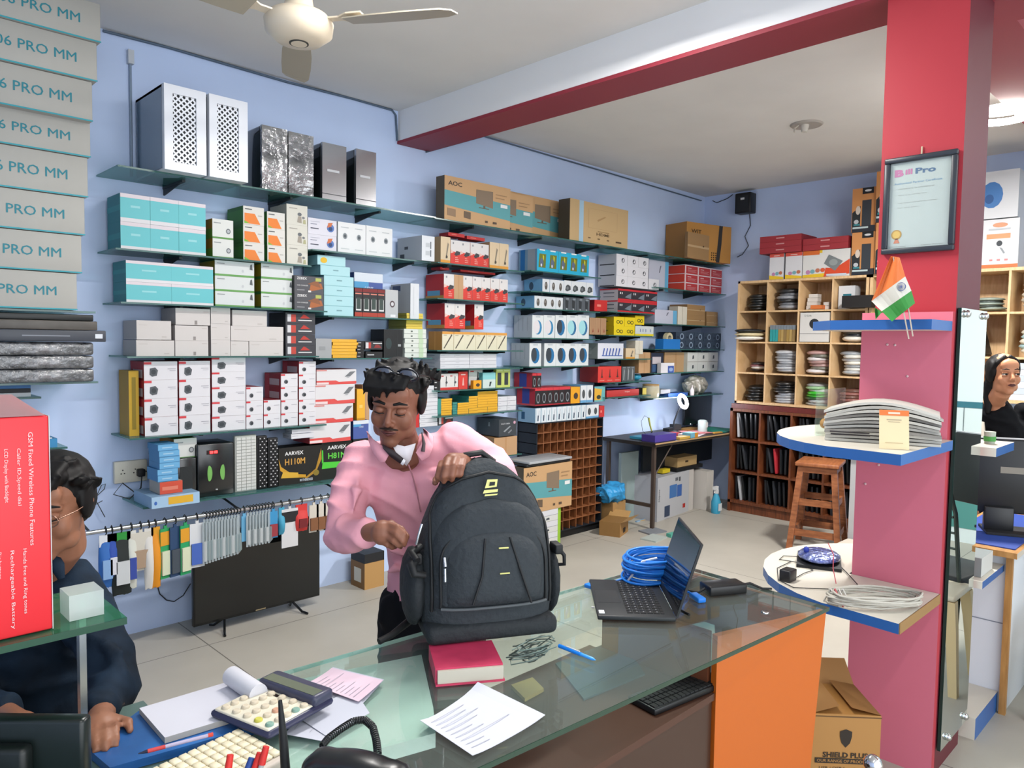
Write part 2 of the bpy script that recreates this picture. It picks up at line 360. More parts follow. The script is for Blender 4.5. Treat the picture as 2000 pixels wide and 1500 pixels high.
# ------------------------------------------------------------------ printed box kinds
TE, WH, OFF, BE = '#6fcbd2', '#e6e6ea', '#dcdfe0', '#d9d2ce'
GD = '#3a3f44'
def cam_art(u, v, s, asp): return [('p', [(u-s*.5, v-s*asp*.3), (u-s*.2, v-s*asp*.55), (u+s*.4, v-s*asp*.45), (u+s*.55, v+s*asp*.2), (u+s*.2, v+s*asp*.55), (u-s*.45, v+s*asp*.42)], '#565b61'), ('e', u, v, s*.3, s*asp*.3, '#3b4046')]
KINDS.update({
 'teal': (TE, '#2f8f97', [(0, .86, 1, 1, '#e9dfe4'), (0, 0, 1, .14, '#e9e6ea'), (.34, .52, .66, .60, '#9fe0e4')], [(0, .4, 1, .6, '#3aa3a9')]),
 'greencam': ('#e4e6e2', '#4d7f33', [(0, 0, 1, .09, '#5f9a4c'), (.06, .78, .4, .83, '#9aa0a0'), ('e', .76, .42, .11, .14, '#6f7478'), ('e', .76, .42, .07, .09, '#b8bcc0')], [(.0, 0, 1, .5, '#6d9a25'), (0, .5, 1, 1, '#b87f1c')]),
 'orangecam': ('#e3e1da', '#3e7d3a', [('p', [(.06, .62), (.55, .62), (.82, .05), (.06, .05)], '#ef8534'), (.08, .82, .42, .87, '#55585a'), (.7, .5, .9, .56, '#b9b7b0'), ('p', [(.05, .06), (.3, .06), (.05, .2)], '#7cbf3d')], [(0, .2, 1, .8, '#47903e')]),
 'beigebot': ('#dedbd0', '#c8c2b6', [('e', .62, .55, .1, .09, '#6a6e72'), ('e', .8, .4, .07, .06, '#7d8184'), ('p', [(.5, .15), (.72, .12), (.7, .45), (.55, .45)], '#a59c90'), ('p', [(.78, .1), (.92, .1), (.9, .3), (.8, .3)], '#b6b58c'), (.12, .8, .5, .84, '#a9a59c')]),
 'robot': ('#e3e2ec', '#c9cad8', [('e', .78, .5, .13, .26, '#5d7ec0'), ('p', [(.66, .5), (.7, .82), (.86, .86), (.8, .6)], '#d3784d'), ('e', .78, .45, .07, .13, '#2b4779'), (.08, .62, .3, .66, '#8b8fa0'), (.08, .34, .36, .4, '#4d5060'), (.08, .78, .4, .81, '#b9bcc8')]),
 'whitetall': ('#eceef0', '#cfd4da', [('e', .5, .56, .16, .1, '#8f979d'), ('e', .5, .56, .09, .055, '#545c62'), (.2, .82, .75, .85, '#c3c9cc'), (.2, .14, .8, .17, '#cdd3d6')]),
 'printer': ('#e1e6ec', '#b6bdc8', [(.3, .55, .62, .72, '#c5cbd1'), (.3, .22, .62, .4, '#c5cbd1'), (.66, .5, .73, .78, '#59626c'), (.66, .18, .73, .44, '#59626c')], [(.3, .5, .45, .62, '#4a5058'), (.12, .14, .3, .32, '#3b4148')]),
 'greenlong': ('#dfe3e2', '#3e7d35', [(0, 0, 1, .13, '#69a558'), ('p', [(.88, .55), (.96, .5), (.94, .9), (.9, .85)], '#5a6064'), (.05, .78, .24, .84, '#9aa0a0'), ('e', .7, .4, .03, .1, '#c9cdd0')], [(0, .15, 1, .95, '#a08a1e')]),
 'zebex': ('#54555a', '#26282c', [('p', [(.5, .1), (.98, .3), (.92, .62), (.55, .5)], '#b0673a'), ('p', [(.45, .55), (.9, .35), (.8, .8)], '#8f5a3a'), (.72, .72, .92, .92, '#b5bd62'), ('t', .08, .78, .14, 'ZEBEX', '#e8e8e8', .34), ('t', .08, .4, .08, 'CAR CHARGER', '#c9c9c9', .38), (.08, .14, .34, .2, '#8f9195'), (.46, .06, .56, .16, '#e6e6e6')]),
 'skyflat': ('#b3e0e6', '#7fb6c0', [(0, 0, 1, .05, '#8dc6ce'), (.42, .5, .6, .62, '#7fa9b0')]),
 'skysun': ('#b3e0e6', '#7fb6c0', [(0, 0, 1, .05, '#8dc6ce'), ('e', .22, .5, .12, .3, '#e9bb2c')]),
 'bluearch': ('#4a5fa6', '#2d4a8c', [(0, .8, 1, 1, '#dfe8f2'), (.0, .66, .5, .8, '#53a3d6'), ('t', .36, .6, .1, 'C-SERIES', '#c9d6f0', .3)]),
 'band': ('#26262b', '#151518', [(0, .86, 1, .98, '#7e2426'), (.08, .78, .9, .82, '#e08573'), (0, .02, 1, .16, '#b4402f'), ('p', [(.2, .25), (.8, .25), (.8, .66), (.2, .66)], '#3a4a45'), (.16, .24, .22, .62, '#d9d9d9'), (.78, .24, .84, .62, '#d9d9d9'), (.16, .22, .84, .27, '#e6e6e6')]),
 'silverbox': ('#bfc2c6', '#8f949b', [('e', .55, .5, .2, .12, '#5b4d53'), ('e', .55, .5, .11, .07, '#d5d5da'), (.4, .04, .8, .13, '#eceef2')]),
 'bigwhite': ('#dfe3e8', '#a9aeb2', [(.35, .1, .4, .9, '#c9ced3')], [(.1, .8, .5, .95, '#3a4a6b')]),
 'beige': ('#d9d3d0', '#c2bcba', [(.06, .74, .3, .78, '#c9c2be'), (.72, .12, .86, .18, '#c4bdb8')]),
 'beigeport': ('#d9d3d0', '#c2bcba', [(.54, .04, .62, .28, '#97918d'), (.8, .8, .96, .84, '#c2bbb6')]),
 'drive': ('#3c3d44', '#26272c', [(.06, .16, .18, .84, '#d9d9dc'), (.18, .16, .34, .84, '#c8483c'), ('p', [(.48, .5), (.6, .88), (.66, .82), (.82, .52)], '#c33a30'), (.42, .26, .88, .36, '#dedede')]),
 'yellowthin': ('#f2b632', '#b98a22', [(.0, 0, 1, .08, '#c98f1e'), (.3, .4, .7, .5, '#f7cf6b')]),
 'greycarton': ('#a9acae', '#8b9094', [(.2, .4, .6, .6, '#989c9e')]),
 'blackthin': ('#1c1c20', '#101013', [(.1, .4, .5, .6, '#c7c7ca')]),
 'blackred': ('#34353a', '#222327', [(.04, .15, .2, .85, '#d9d9dc'), (.2, .15, .34, .85, '#c0463c'), (.46, .68, .98, .8, '#dedede'), ('p', [(.5, .2), (.95, .2), (.8, .6), (.6, .6)], '#8f3230')]),
 'router': ('#15191c', '#0c0e10', [('e', .25, .5, .16, .2, '#2b3b3d'), (.74, .4, .9, .48, '#9aa0a3'), (.68, .0, .7, 1, '#2b3033')]),
 'lemonthin': ('#e9cf52', '#8f8a3c', [(0, 0, 1, .07, '#b59e30')]),
 'palethin': ('#dfe5dd', '#bfc7c2', [(0, 0, 1, .06, '#9aa39c'), (.3, .35, .38, .65, '#5f6a63'), (.64, 0, .84, 1, '#c3dcba')]),
 'redcam': ('#e6e5ea', '#8c1c27', [(0, .84, .22, .97, '#d9404a')]+cam_art(.28, .43, .24, 1.9)+[(.7, .58, .95, .61, '#a9a9b2'), (.76, .48, .95, .51, '#b9b9c2')], [(0, .55, 1, .98, '#c0303b'), (.2, .1, .9, .55, '#cdbfc4')]),
 'redcamsmall': ('#e6e5ea', '#9c2630', [(0, .84, .24, .97, '#d9404a'), ('e', .3, .38, .12, .16, '#5a5e64'), ('e', .33, .36, .07, .1, '#2e3238'), (.6, .6, .92, .63, '#a9a9b2')], [(0, 0, .3, 1, '#c0303b'), (.3, .1, .9, .6, '#cdbfc4')]),
 'redlong': ('#e3e2e4', '#b03a40', [('p', [(0, 0), (1, 0), (1, .2), (.55, .16), (.48, .26), (0, .26)], '#e2544f'), (.0, .02, .3, .15, '#f0dcdc'), ('p', [(.7, .5), (.84, .52), (.98, .86), (.84, .84)], '#777a7e'), (.0, .9, .25, .97, '#e08b86'), ('p', [(.74, .44), (.8, .42), (.84, .5), (.76, .5)], '#b9bcc0')]),
 'yellowside': ('#c9a227', '#b58c1c', [(.3, .1, .7, .9, '#8f7a1c')]),
 'skycarton': ('#a9cbe8', '#8fb3d2', [(.34, .2, .86, .85, '#e9b52f'), ('e', .08, .45, .03, .16, '#3f6fc0')]),
 'bluethin': ('#6fb2e0', '#4f93c6', [(0, 0, 1, .1, '#4b8fc4'), (.2, .4, .7, .6, '#a9d3ee')]),
 'orangered': ('#d8523a', '#b9b2a6', [(.1, .3, .8, .6, '#e9846b')]),
 'gold110': ('#14120e', '#0b0b0a', [('p', [(0, .72), (.06, .5), (.3, .28), (.62, .22), (.62, .14), (.28, .18), (.04, .4)], '#d7a02a'), ('p', [(.6, .14), (.85, .35), (.98, .9), (.99, .6), (.86, .26), (.62, .1)], '#b88a2a'), ('p', [(.05, .2), (.45, .16), (.44, .3), (.1, .36)], '#e2b23a'), ('t', .14, .79, .1, 'AARVEX', '#f0f0f0', .42), ('t', .14, .53, .17, 'H110M', '#d9a24a', .46), ('t', .48, .05, .07, 'MOTHERBOARD', '#d5dbe6', .3), ('e', .86, .24, .07, .08, '#8f7a2a')]),
 'green81': ('#11160f', '#0a0c09', [('p', [(0, .3), (.9, .3), (.98, .42), (.02, .48)], '#4fd13c'), ('p', [(0, .8), (.03, .8), (.04, .5), (0, .45)], '#4fd13c'), ('t', .14, .8, .1, 'AARVEX', '#f0f0f0', .5), ('t', .16, .55, .16, 'H81M', '#67d84c', .46)]),
 'cream': ('#e3cda9', '#b79a76', [(0, 0, 1, .14, '#e9a23b'), ('p', [(.5, .2), (.62, .22), (.84, .74), (.72, .8)], '#8b8272'), ('e', .62, .26, .1, .06, '#4a4238')]),
 'creamlong': ('#e8e2c8', '#b5813f', [(0, .86, 1, 1, '#e2a24a'), ('p', [(.12, .1), (.2, .08), (.88, .8), (.8, .86)], '#5a544a'), (.12, .78, .4, .82, '#b9b39a')], [(.45, 0, .5, 1, '#d6a25a')]),
 'redcable': ('#e6e3e2', '#b4262c', [('p', [(0, 0), (1, 0), (1, .42), (.7, .5), (0, .56)], '#e23d33'), ('p', [(.36, .42), (.55, .36), (.95, .44), (.98, .54), (.6, .58)], '#3b3b40'), (.2, .84, .32, .92, '#8a8f96'), ('p', [(.0, .45), (.3, .5), (.2, .56), (0, .6)], '#f0c7bd'), (.45, .12, .8, .15, '#f0a79b'), (.45, .2, .8, .23, '#f0a79b'), (.45, .28, .7, .31, '#f0a79b')], [(0, 0, 1, .14, '#b98a3f'), (.1, .14, .8, .34, '#5d9cc0')]),
 'redtab': ('#cf2f2f', '#a82227', [(.2, .4, .5, .6, '#ef8d80')]),
 'brown': ('#c9a077', '#a47d55', [(.46, 0, .54, 1, '#c19468')]),
 'whitethin': ('#e1e2e8', '#b8bbc4', [(0, 0, 1, .07, '#a4a7b4'), (.05, .55, .3, .62, '#b0b3c0')], [(.1, .4, .7, .55, '#8d909c')]),
 'tripod': ('#e4e2e0', '#8a8d92', [(0, 0, 1, .14, '#d93a34'), ('p', [(.6, .2), (.66, .2), (.7, .8), (.62, .86)], '#33353a'), ('e', .68, .45, .12, .08, '#4a4c52'), (.1, .82, .35, .88, '#c9403a')]),
 'redtripod': ('#df4038', '#b42c28', [('p', [(.4, .2), (.62, .2), (.54, .66), (.48, .66)], '#f0b7ae'), (.25, .8, .75, .86, '#f6cfc8')]),
 'cyanbox': ('#8fd5da', '#5fa9b0', [(0, 0, 1, .55, '#d7e6e3'), ('p', [(.5, .1), (.6, .1), (.7, .4), (.55, .4)], '#2d3b40')]),
 'lemonpack': ('#cbd873', '#8a9a4a', [(.18, .12, .72, .78, '#34393f'), (.1, .86, .9, .92, '#e9efb4')]),
 'mango': ('#f0b52e', '#3f8f84', [(0, 0, 1, .1, '#cf9420')]),
 'mangoteal': ('#3f9188', '#35807a', [(0, 0, 1, .1, '#2a6c66')]),
 'graycam': ('#3e4449', '#4a5056', [('t', .12, .7, .08, 'BULLET CAMERA', '#c9ced2', .5), ('p', [(.25, .3), (.62, .6), (.66, .54), (.32, .24)], '#9aa1a6'), ('p', [(.5, .2), (.7, .38), (.74, .32), (.56, .14)], '#84898e'), ('e', .88, .78, .07, .09, '#d9a8bd')], [('p', [(.5, .55), (.6, .55), (.58, .8), (.53, .8)], '#8d9398')]),
 'aoc': ('#cfa678', '#5c5140', [('p', [(0, .34), (1, .22), (1, .6), (0, .68)], '#5fa6ad'), ('t', .05, .8, .1, 'AOC', '#3a3430', .2), ('p', [(.46, .5), (.72, .44), (.72, .84), (.46, .82)], '#8a7762'), (.5, .4, .66, .42, '#6c6050'), (.57, .42, .6, .47, '#6c6050'), ('p', [(.04, .12), (.16, .1), (.16, .27), (.04, .28)], '#9a7f62'), ('p', [(.28, .12), (.38, .1), (.38, .26), (.28, .27)], '#6c5a48'), (.84, .5, .95, .58, '#eef0f0'), (.6, .08, .64, .13, '#5a4a3c'), (.72, .08, .78, .13, '#5a4a3c'), (.76, .78, .94, .8, '#a98863'), (.76, .7, .9, .72, '#a98863')]),
 'hdmi': ('#cdae7f', '#4f4638', [(.15, 0, .22, 1, '#a9cbe2'), (.3, .38, .8, .86, '#b8996c'), (.305, .385, .795, .855, '#cdae7f'), ('p', [(.46, .56), (.6, .7), (.58, .72), (.45, .6)], '#b59365'), ('t', .44, .22, .07, 'HDMI', '#6f5a3e', .22), (.46, .31, .66, .33, '#a3855c'), (.3, .12, .34, .15, '#7d6647'), (.46, .12, .5, .15, '#7d6647'), (.62, .12, .66, .15, '#7d6647'), (.78, .11, .88, .15, '#5f4c34')]),
 'wit': ('#c88f47', '#b9803c', [('p', [(.66, 0), (.74, 0), (.78, .5), (.8, 1), (.72, 1), (.7, .6)], '#33312f'), ('t', .1, .72, .1, 'WIT', '#4a3720', .22)]+[('e', .56+.045*i, .06+.06*j, .014, .02, '#4a3116') for i in range(3) for j in range(4)]),
 'cyanhead': ('#22b5dc', '#7fa3bd', [('p', [(.14, .2), (.78, .2), (.82, .8), (.2, .8)], '#6f7a22'), ('e', .42, .42, .16, .2, '#5d6a88'), ('p', [(.5, .78), (.62, .7), (.6, .5), (.5, .6)], '#d6cf3a'), ('e', .38, .3, .06, .07, '#e6ecf5'), (.2, .94, .7, 1, '#eef6f8')], [(.1, 0, .35, 1, '#1c74b8'), (.5, 0, .9, 1, '#a9b2bc')]),
 'mouse': ('#e3e8ec', '#7ab5e0', [('e', .5, .5, .2, .3, '#5d5650'), ('e', .46, .58, .08, .12, '#9a948e')], [('e', .4, .5, .12, .3, '#3f5a74')]),
 'mouse2': ('#e3e8ec', '#7ab5e0', [('p', [(.15, .3), (.4, .2), (.9, .35), (.85, .6), (.5, .72), (.25, .6)], '#4c5155'), ('e', .45, .45, .15, .12, '#7a7f83')]),
 'blister': ('#596068', '#3f454c', [('p', [(.3, .2), (.7, .15), (.75, .7), (.25, .8)], '#2e343a'), (.4, .8, .8, .92, '#8f979e'), ('e', .5, .1, .08, .06, '#c3cace')]),
 'disc': ('#e4eaec', '#b9c1c9', [('e', .5, .46, .36, .32, '#2b6f9e'), ('e', .38, .48, .3, .3, '#a6dfe6'), (.3, .9, .7, .97, '#c4ccd2')], [(.24, .3, .26, .9, '#9aa3ac'), (.49, .3, .51, .9, '#9aa3ac'), (.74, .3, .76, .9, '#9aa3ac')]),
 'discwhite': ('#e4eaec', '#b9c1c9', [('e', .5, .46, .36, .32, '#2e86b8'), ('e', .38, .48, .3, .3, '#e6e2e6'), (.3, .9, .7, .97, '#c4ccd2')], [(.24, .3, .26, .9, '#9aa3ac'), (.49, .3, .51, .9, '#9aa3ac'), (.74, .3, .76, .9, '#9aa3ac')]),
 'discdark': ('#e4eaec', '#b9c1c9', [('e', .5, .46, .36, .34, '#2272a8'), ('e', .38, .5, .24, .3, '#38424c'), (.3, .9, .7, .97, '#c4ccd2')], [(.24, .3, .26, .9, '#9aa3ac'), (.49, .3, .51, .9, '#9aa3ac'), (.74, .3, .76, .9, '#9aa3ac')]),
 'redwatch': ('#221c20', '#b8303f', [(0, .84, 1, 1, '#d63a44'), ('e', .5, .42, .3, .28, '#8b8f96'), ('e', .5, .42, .22, .2, '#26282c'), (0, 0, 1, .08, '#a3242e')], [(0, 0, 1, .1, '#d6525a'), (.3, .1, .7, .96, '#3b4aa0')]),
 'orangemouse': ('#f0a81f', '#c98a1c', [('e', .55, .45, .24, .2, '#463a2c')]),
 'mousetall': ('#e3e8ec', '#7ab5e0', [('e', .5, .5, .24, .26, '#4c5155'), (0, 0, 1, .14, '#6aa9d8')]),
 'tealpack': ('#6fb8bb', '#4a4066', [('p', [(0, .1), (.6, .1), (.7, .8), (0, .9)], '#e8b23a'), ('e', .4, .3, .2, .14, '#3b4130')]),
 'phonebox': ('#e3ebf1', '#9cc6e4', [('p', [(.4, .12), (.62, .12), (.66, .5), (.46, .52)], '#2e4a62'), ('p', [(.62, .5), (.7, .86), (.75, .86), (.68, .5)], '#6e8ca2'), (.05, .0, .2, 1, '#c3dbe8')], [('p', [(.2, .2), (.4, .2), (.4, .7), (.2, .7)], '#2c5f86')]),
 'earpiece': ('#e7e6ec', '#c9cbd0', [('e', .6, .46, .14, .22, '#55585f'), ('e', .6, .46, .09, .15, '#e7e6ec'), (.5, .44, .58, .62, '#55585f')], [(.1, .0, .9, .1, '#3a3c42')]),
 'bluestripe': ('#cdd0e2', '#a9adc4', [(.82, 0, 1, 1, '#6fb8e2'), ('p', [(.5, .6), (.54, .6), (.62, .84), (.57, .84)], '#6b6e80')]),
 'redhead': ('#33313a', '#c9c2c4', [(0, .84, 1, 1, '#cf2c36'), (0, 0, 1, .16, '#cf2c36'), ('p', [(.5, .3), (.95, .18), (.98, .7), (.7, .5)], '#7b8592'), (.14, .55, .2, .72, '#e8e8ea'), (.26, .55, .32, .72, '#e8e8ea')], [(.2, .6, .8, .7, '#6b6e74'), (.2, .3, .8, .36, '#6b6e74'), (0, .9, 1, 1, '#cf2c36')]),
 'brownpic': ('#b08a68', '#8c6a4c', [('p', [(.5, .12), (.7, .16), (.6, .4)], '#8c2e22'), (.1, .0, .16, 1, '#c9a582')]),
 'yellowear': ('#f0d41e', '#c9a912', [('e', .4, .45, .16, .2, '#4a4a20'), ('e', .4, .45, .1, .12, '#f0d41e'), ('e', .7, .42, .16, .2, '#4a4a20'), ('e', .7, .42, .1, .12, '#f0d41e')], [('e', .5, .5, .2, .1, '#6a6420')]),
 'whitepins': ('#d5dee0', '#e3d83a', [(0, 0, 1, .2, '#ecd92e'), (.25, .4, .28, .7, '#5a6fa0'), (.4, .4, .43, .7, '#5a6fa0'), (.55, .4, .58, .7, '#5a6fa0'), (.8, .4, .83, .7, '#5a6fa0')]),
 'whitecable': ('#e3e6f2', '#8f9a97', [('p', [(.18+.12*i, .22), (.22+.12*i, .22), (.27+.12*i, .66), (.23+.12*i, .7)], '#3f5fb0') for i in range(6)]+[(.15, .18, .95, .22, '#4a6cc0')], [(.3, .3, .6, .7, '#a9b3b0')]),
 'redmic': ('#e2403a', '#a02a28', [('p', [(.42, .3), (.58, .3), (.53, .82), (.47, .82)], '#5b3430'), ('e', .5, .34, .14, .06, '#5b3430'), (.2, .1, .8, .14, '#f09a90')]),
 'darkpack': ('#5c6267', '#3b4044', [('p', [(.3, .1), (.5, .1), (.6, .7), (.4, .9)], '#a9b0b4'), (.2, .9, .8, .97, '#8b9196')]),
 'redflat': ('#cf3a38', '#a82c2c', [('t', .55, .5, .3, 'Redgear', '#f3b9b3', .16)]),
 'redink': ('#c83e42', '#e0493a', [(0, .88, 1, 1, '#f0dfe2'), (0, 0, .1, 1, '#f0d4d8'), (.22, .6, .5, .68, '#f3cfcf'), (.22, .42, .9, .47, '#e39a9c'), (.22, .3, .8, .35, '#e39a9c'), (.22, .18, .9, .22, '#e39a9c')], [(0, .92, 1, 1, '#f0dfe2')]),
 'cards': ('#e8e2d2', '#cfc6b2', [(.48, 0, .52, 1, '#b9b09a')]),
 'kraft': ('#ab8659', '#8c6a44', [(0, .44, 1, .52, '#c9ab80'), (.7, .5, .76, .56, '#5f4526')]),
 'navy': ('#39485c', '#2b3648', [('e', .62, .5, .2, .36, '#9fb3c9'), ('e', .62, .5, .13, .24, '#2c3b52'), (.12, .3, .3, .5, '#222c3c')]),
 'navylabel': ('#26324a', '#8d6b47', [(.1, .45, .8, .8, '#d5cfd6'), (.1, .05, .9, .4, '#3e5f8c')]),
 'whitehub': ('#e2e2e6', '#c9c9cd', [(.52, .0, .98, .7, '#3a56a0'), ('e', .75, .34, .16, .2, '#8fa6cf')]),
 'whiteacc': ('#dfe0dc', '#bdbcb4', [('p', [(.45, .3), (.62, .35), (.6, .7), (.48, .66)], '#4a5058'), (.0, .0, 1, .05, '#b0b0a8')]),
 'rednote': ('#a9353c', '#8f2830', [(.4, .45, .6, .65, '#e3a0a0')]),
 'inktank': ('#e4e4e6', '#b9bbc0', [(0, .86, 1, 1, '#e0584a'), ('p', [(0, 0), (1, 0), (1, .08), (0, .16)], '#f2c92e'), ('e', .3, .2, .12, .07, '#c58ab0'), ('e', .55, .22, .12, .07, '#7fb3b8'), ('e', .8, .24, .12, .07, '#c77a5a'), (.3, .9, .7, .93, '#f3c9c0')]),
 'inktankwide': ('#e8e6e2', '#b9bbc0', [(0, .84, .36, 1, '#e0702e'), (.36, .9, .42, 1, '#f2c92e'), ('p', [(0, 0), (.5, 0), (.5, .14), (0, .1)], '#f2c92e'), ('p', [(.46, 0), (1, .08), (1, .62), (.7, .3), (.5, .34)], '#e2502c'), ('p', [(.46, .5), (.7, .2), (.86, .55), (.56, .82)], '#7f8587'), ('e', .66, .52, .09, .12, '#9aa29f'), ('e', .12, .2, .05, .08, '#c58ab0'), ('e', .22, .22, .05, .08, '#7fb3b8'), ('e', .33, .25, .05, .08, '#c77a5a'), ('e', .44, .26, .05, .08, '#e2603a'), (.52, .03, .94, .1, '#d4dce6')]),
 'spk': ('#e09a5c', '#b5713f', [('p', [(.02, 0), (.98, 0), (.98, .14), (.02, .14)], '#2b3038'), (.42, .14, .8, .72, '#3a3f46'), ('p', [(.02, .14), (.36, .14), (.36, .6), (.02, .45)], '#2b2f33'), ('e', .2, .24, .1, .05, '#c9ced0'), ('e', .26, .5, .1, .1, '#e4d6c6'), (.42, .86, .88, 1, '#1f2226'), ('e', .65, .93, .14, .025, '#e8e8e8'), (.06, .08, .7, .12, '#cfe0e0'), (.1, .15, .36, .19, '#3f8f98')]),
 'web': ('#e6e8ea', '#c6cace', [(0, 0, 1, .07, '#e2713a'), (.15, .6, .78, .7, '#eaa070'), ('e', .5, .88, .2, .05, '#e2a07a'), ('e', .5, .5, .08, .06, '#3a3f45'), ('p', [(.5, .42), (.58, .4), (.66, .3), (.62, .28)], '#8f969c'), (.25, .14, .34, .18, '#d98a8a'), (.45, .14, .54, .18, '#d98a8a'), (.65, .14, .74, .18, '#d98a8a'), (.2, .78, .78, .81, '#c3c9cf')]),
 'blueDisc': ('#e4e7ea', '#c6cace', [('e', .3, .5, .3, .28, '#4a82c4'), ('e', .24, .42, .12, .1, '#2f5f9c')]),
})
CAM = 'boxes on the left shelves'
G = grid
for r in G('teal', 235, 402, 376, 488, 3, 2, 'turquoise and white printer-paper-like carton', 'on second shelf', 'turquoise cartons on second shelf', zb=z2): pass
G('greencam', 415, 456, 426, 499, 1, 2, 'small white box with green edge and round camera', 'on second shelf', 'small green-edged camera boxes', zb=z2)
G('orangecam', 475, 516, 401, 511, 1, 3, 'white box with orange slanted patch', 'in left stack under black cabinet', 'orange patched boxes', zb=z2)
G('orangecam', 522, 557, 412, 515, 1, 3, 'white box with orange slanted patch', 'in right stack beside robot-print stack', 'orange patched boxes', zb=z2)
G('beigebot', 560, 601, 397, 517, 1, 3, 'ivory box with little grey figure print', 'on second shelf', 'ivory figure print boxes', zb=z2)
G('robot', 602, 658, 424, 487, 1, 2, 'white box with red and blue lens picture', 'beside four tall white boxes', 'lens picture boxes', zb=z2b)
G('whitetall', 660, 767, 432, 495, 4, 1, 'tall white box with small round lens picture', 'above pale blue stack', 'tall white lens boxes', zb=z2b)
G('printer', 824, 849, 459, 509, 1, 1, 'grey and white carton with deep printed side', 'at right end of robotics shelf', None, d=.27, yf=3.9, zb=z2b)
G('teal', 246, 417, 507.5, 591, 2, 2, 'wide turquoise and white carton', 'on third shelf', 'turquoise cartons on third shelf', zb=z3)
G('greenlong', 420, 497, 507, 597, 1, 3, 'long white box with green edge', 'beside the wide turquoise cartons', 'long green-edged boxes', zb=z3)
G('greenlong', 510, 573, 514, 600, 1, 3, 'long white box with green edge', 'beside the dark grey picture boxes', 'long green-edged boxes', zb=z3)
G('zebex', 575, 632, 537, 607, 1, 2, 'dark grey box with orange picture and white lettering', 'above four black drive boxes', 'dark orange picture boxes', yf=3.95, zb=z3)
G('skyflat', 633, 691, 537, 619, 1, 4, 'flat pale blue box', 'in the stepped pale blue stack', 'pale blue flat boxes', zb=z3b)
G('skyflat', 626, 684, 517, 537, 1, 1, 'flat pale blue box set slightly left, second from top of stepped stack', '', None, zb=on(633, 537, 1, YF).z)
G('skysun', 620, 675, 497, 517, 1, 1, 'flat pale blue box with yellow sun spot, topmost of stack', '', None, zb=on(626, 517, 1, YF).z)
G('bluearch', 692, 748, 531, 610, 1, 1, 'blue box with white arched top behind fitness band boxes', '', None, yf=4.05, d=.12, zb=z3b)
G('band', 693, 752, 561, 618, 4, 1, 'black and red box with white strap outline', 'beside pale blue stack', 'fitness band boxes', d=.06, zb=z3b)
G('silverbox', 753, 778, 565, 620, 1, 1, 'small silver box with round knob picture beside white tower box', '', None, zb=z3b, d=.08)
G('bigwhite', 802, 819, 553, 621, 1, 1, 'upright white box with deep grey side at shelf end', '', None, yf=3.97, d=.22, zb=z3b)
# beige cartons
S = 'on the beige carton shelf'
G('beige', 266, 341, 664, 692, 1, 1, 'plain beige carton, bottom left corner of beige pile', '', 'beige cartons', zb=z4)
G('beige', 267, 335, 625, 661, 1, 1, 'plain beige carton, upper left end of beige pile', '', 'beige cartons', zb=on(266, 663, 1, YF).z)
G('beigeport', 342, 407, 635, 694, 1, 2, 'beige carton with tiny grey port mark in second pile', '', 'beige cartons', zb=z4)
G('beigeport', 343, 411, 601, 634, 1, 1, 'beige carton with tiny grey port mark, topmost of second pile', '', 'beige cartons', zb=on(342, 634, 1, YF).z)
G('beige', 412, 450, 600, 695, 1, 3, 'narrow plain beige carton in middle pile', '', 'beige cartons', zb=z4)
G('beige', 451, 486, 666, 695, 1, 1, 'narrow beige carton in bottom row beside middle pile', '', 'beige cartons', zb=z4)
G('beige', 487, 554, 666, 695, 1, 1, 'wide beige carton at bottom right of beige pile', '', 'beige cartons', zb=z4)
G('beige', 451, 554, 636, 665, 1, 1, 'longest beige carton in second row beside black drive boxes', '', 'beige cartons', zb=on(451, 665.5, 1, YF).z)
G('beige', 454, 522, 605, 636, 1, 1, 'wide beige carton on top of the longest beige carton', '', 'beige cartons', zb=on(451, 636, 1, YF).z)
G('drive', 558, 616, 610, 695, 1, 4, 'black box with red arch print and white band', 'beside beige cartons', 'black drive boxes', zb=z4)
G('greycarton', 617, 648, 661, 698, 1, 1, 'low grey carton beside the yellow stack', '', None, zb=z4b)
G('yellowthin', 648, 698, 662, 698, 1, 6, 'thin yellow box', 'in yellow stack beside grey carton', 'thin yellow boxes', zb=z4b, jit=.012)
G('blackthin', 699, 713, 666, 698, 1, 5, 'thin black box', 'between yellow stack and router box', 'thin black boxes', zb=z4b, jit=.008)
G('blackthin', 714, 747, 687, 698, 1, 1, 'low black box under the black and red box', '', None, zb=z4b)
G('blackred', 713, 747, 666, 687, 1, 1, 'black box with red and white print beside tall router box', '', None, zb=z4b+.052)
G('router', 750, 787, 643, 698, 1, 1, 'tall black router box with grey circle', '', None, zb=z4b, d=.15)
G('palethin', 790, 833, 642, 699, 1, 6, 'thin white and pale green box', 'above the standing man', 'thin pale boxes', zb=z4b, jit=.006)
G('lemonthin', 794, 826, 611, 641, 1, 6, 'thin lemon yellow box', 'on top of the pale stack', 'thin lemon boxes', zb=on(790, 642, 1, YF).z, jit=.008)
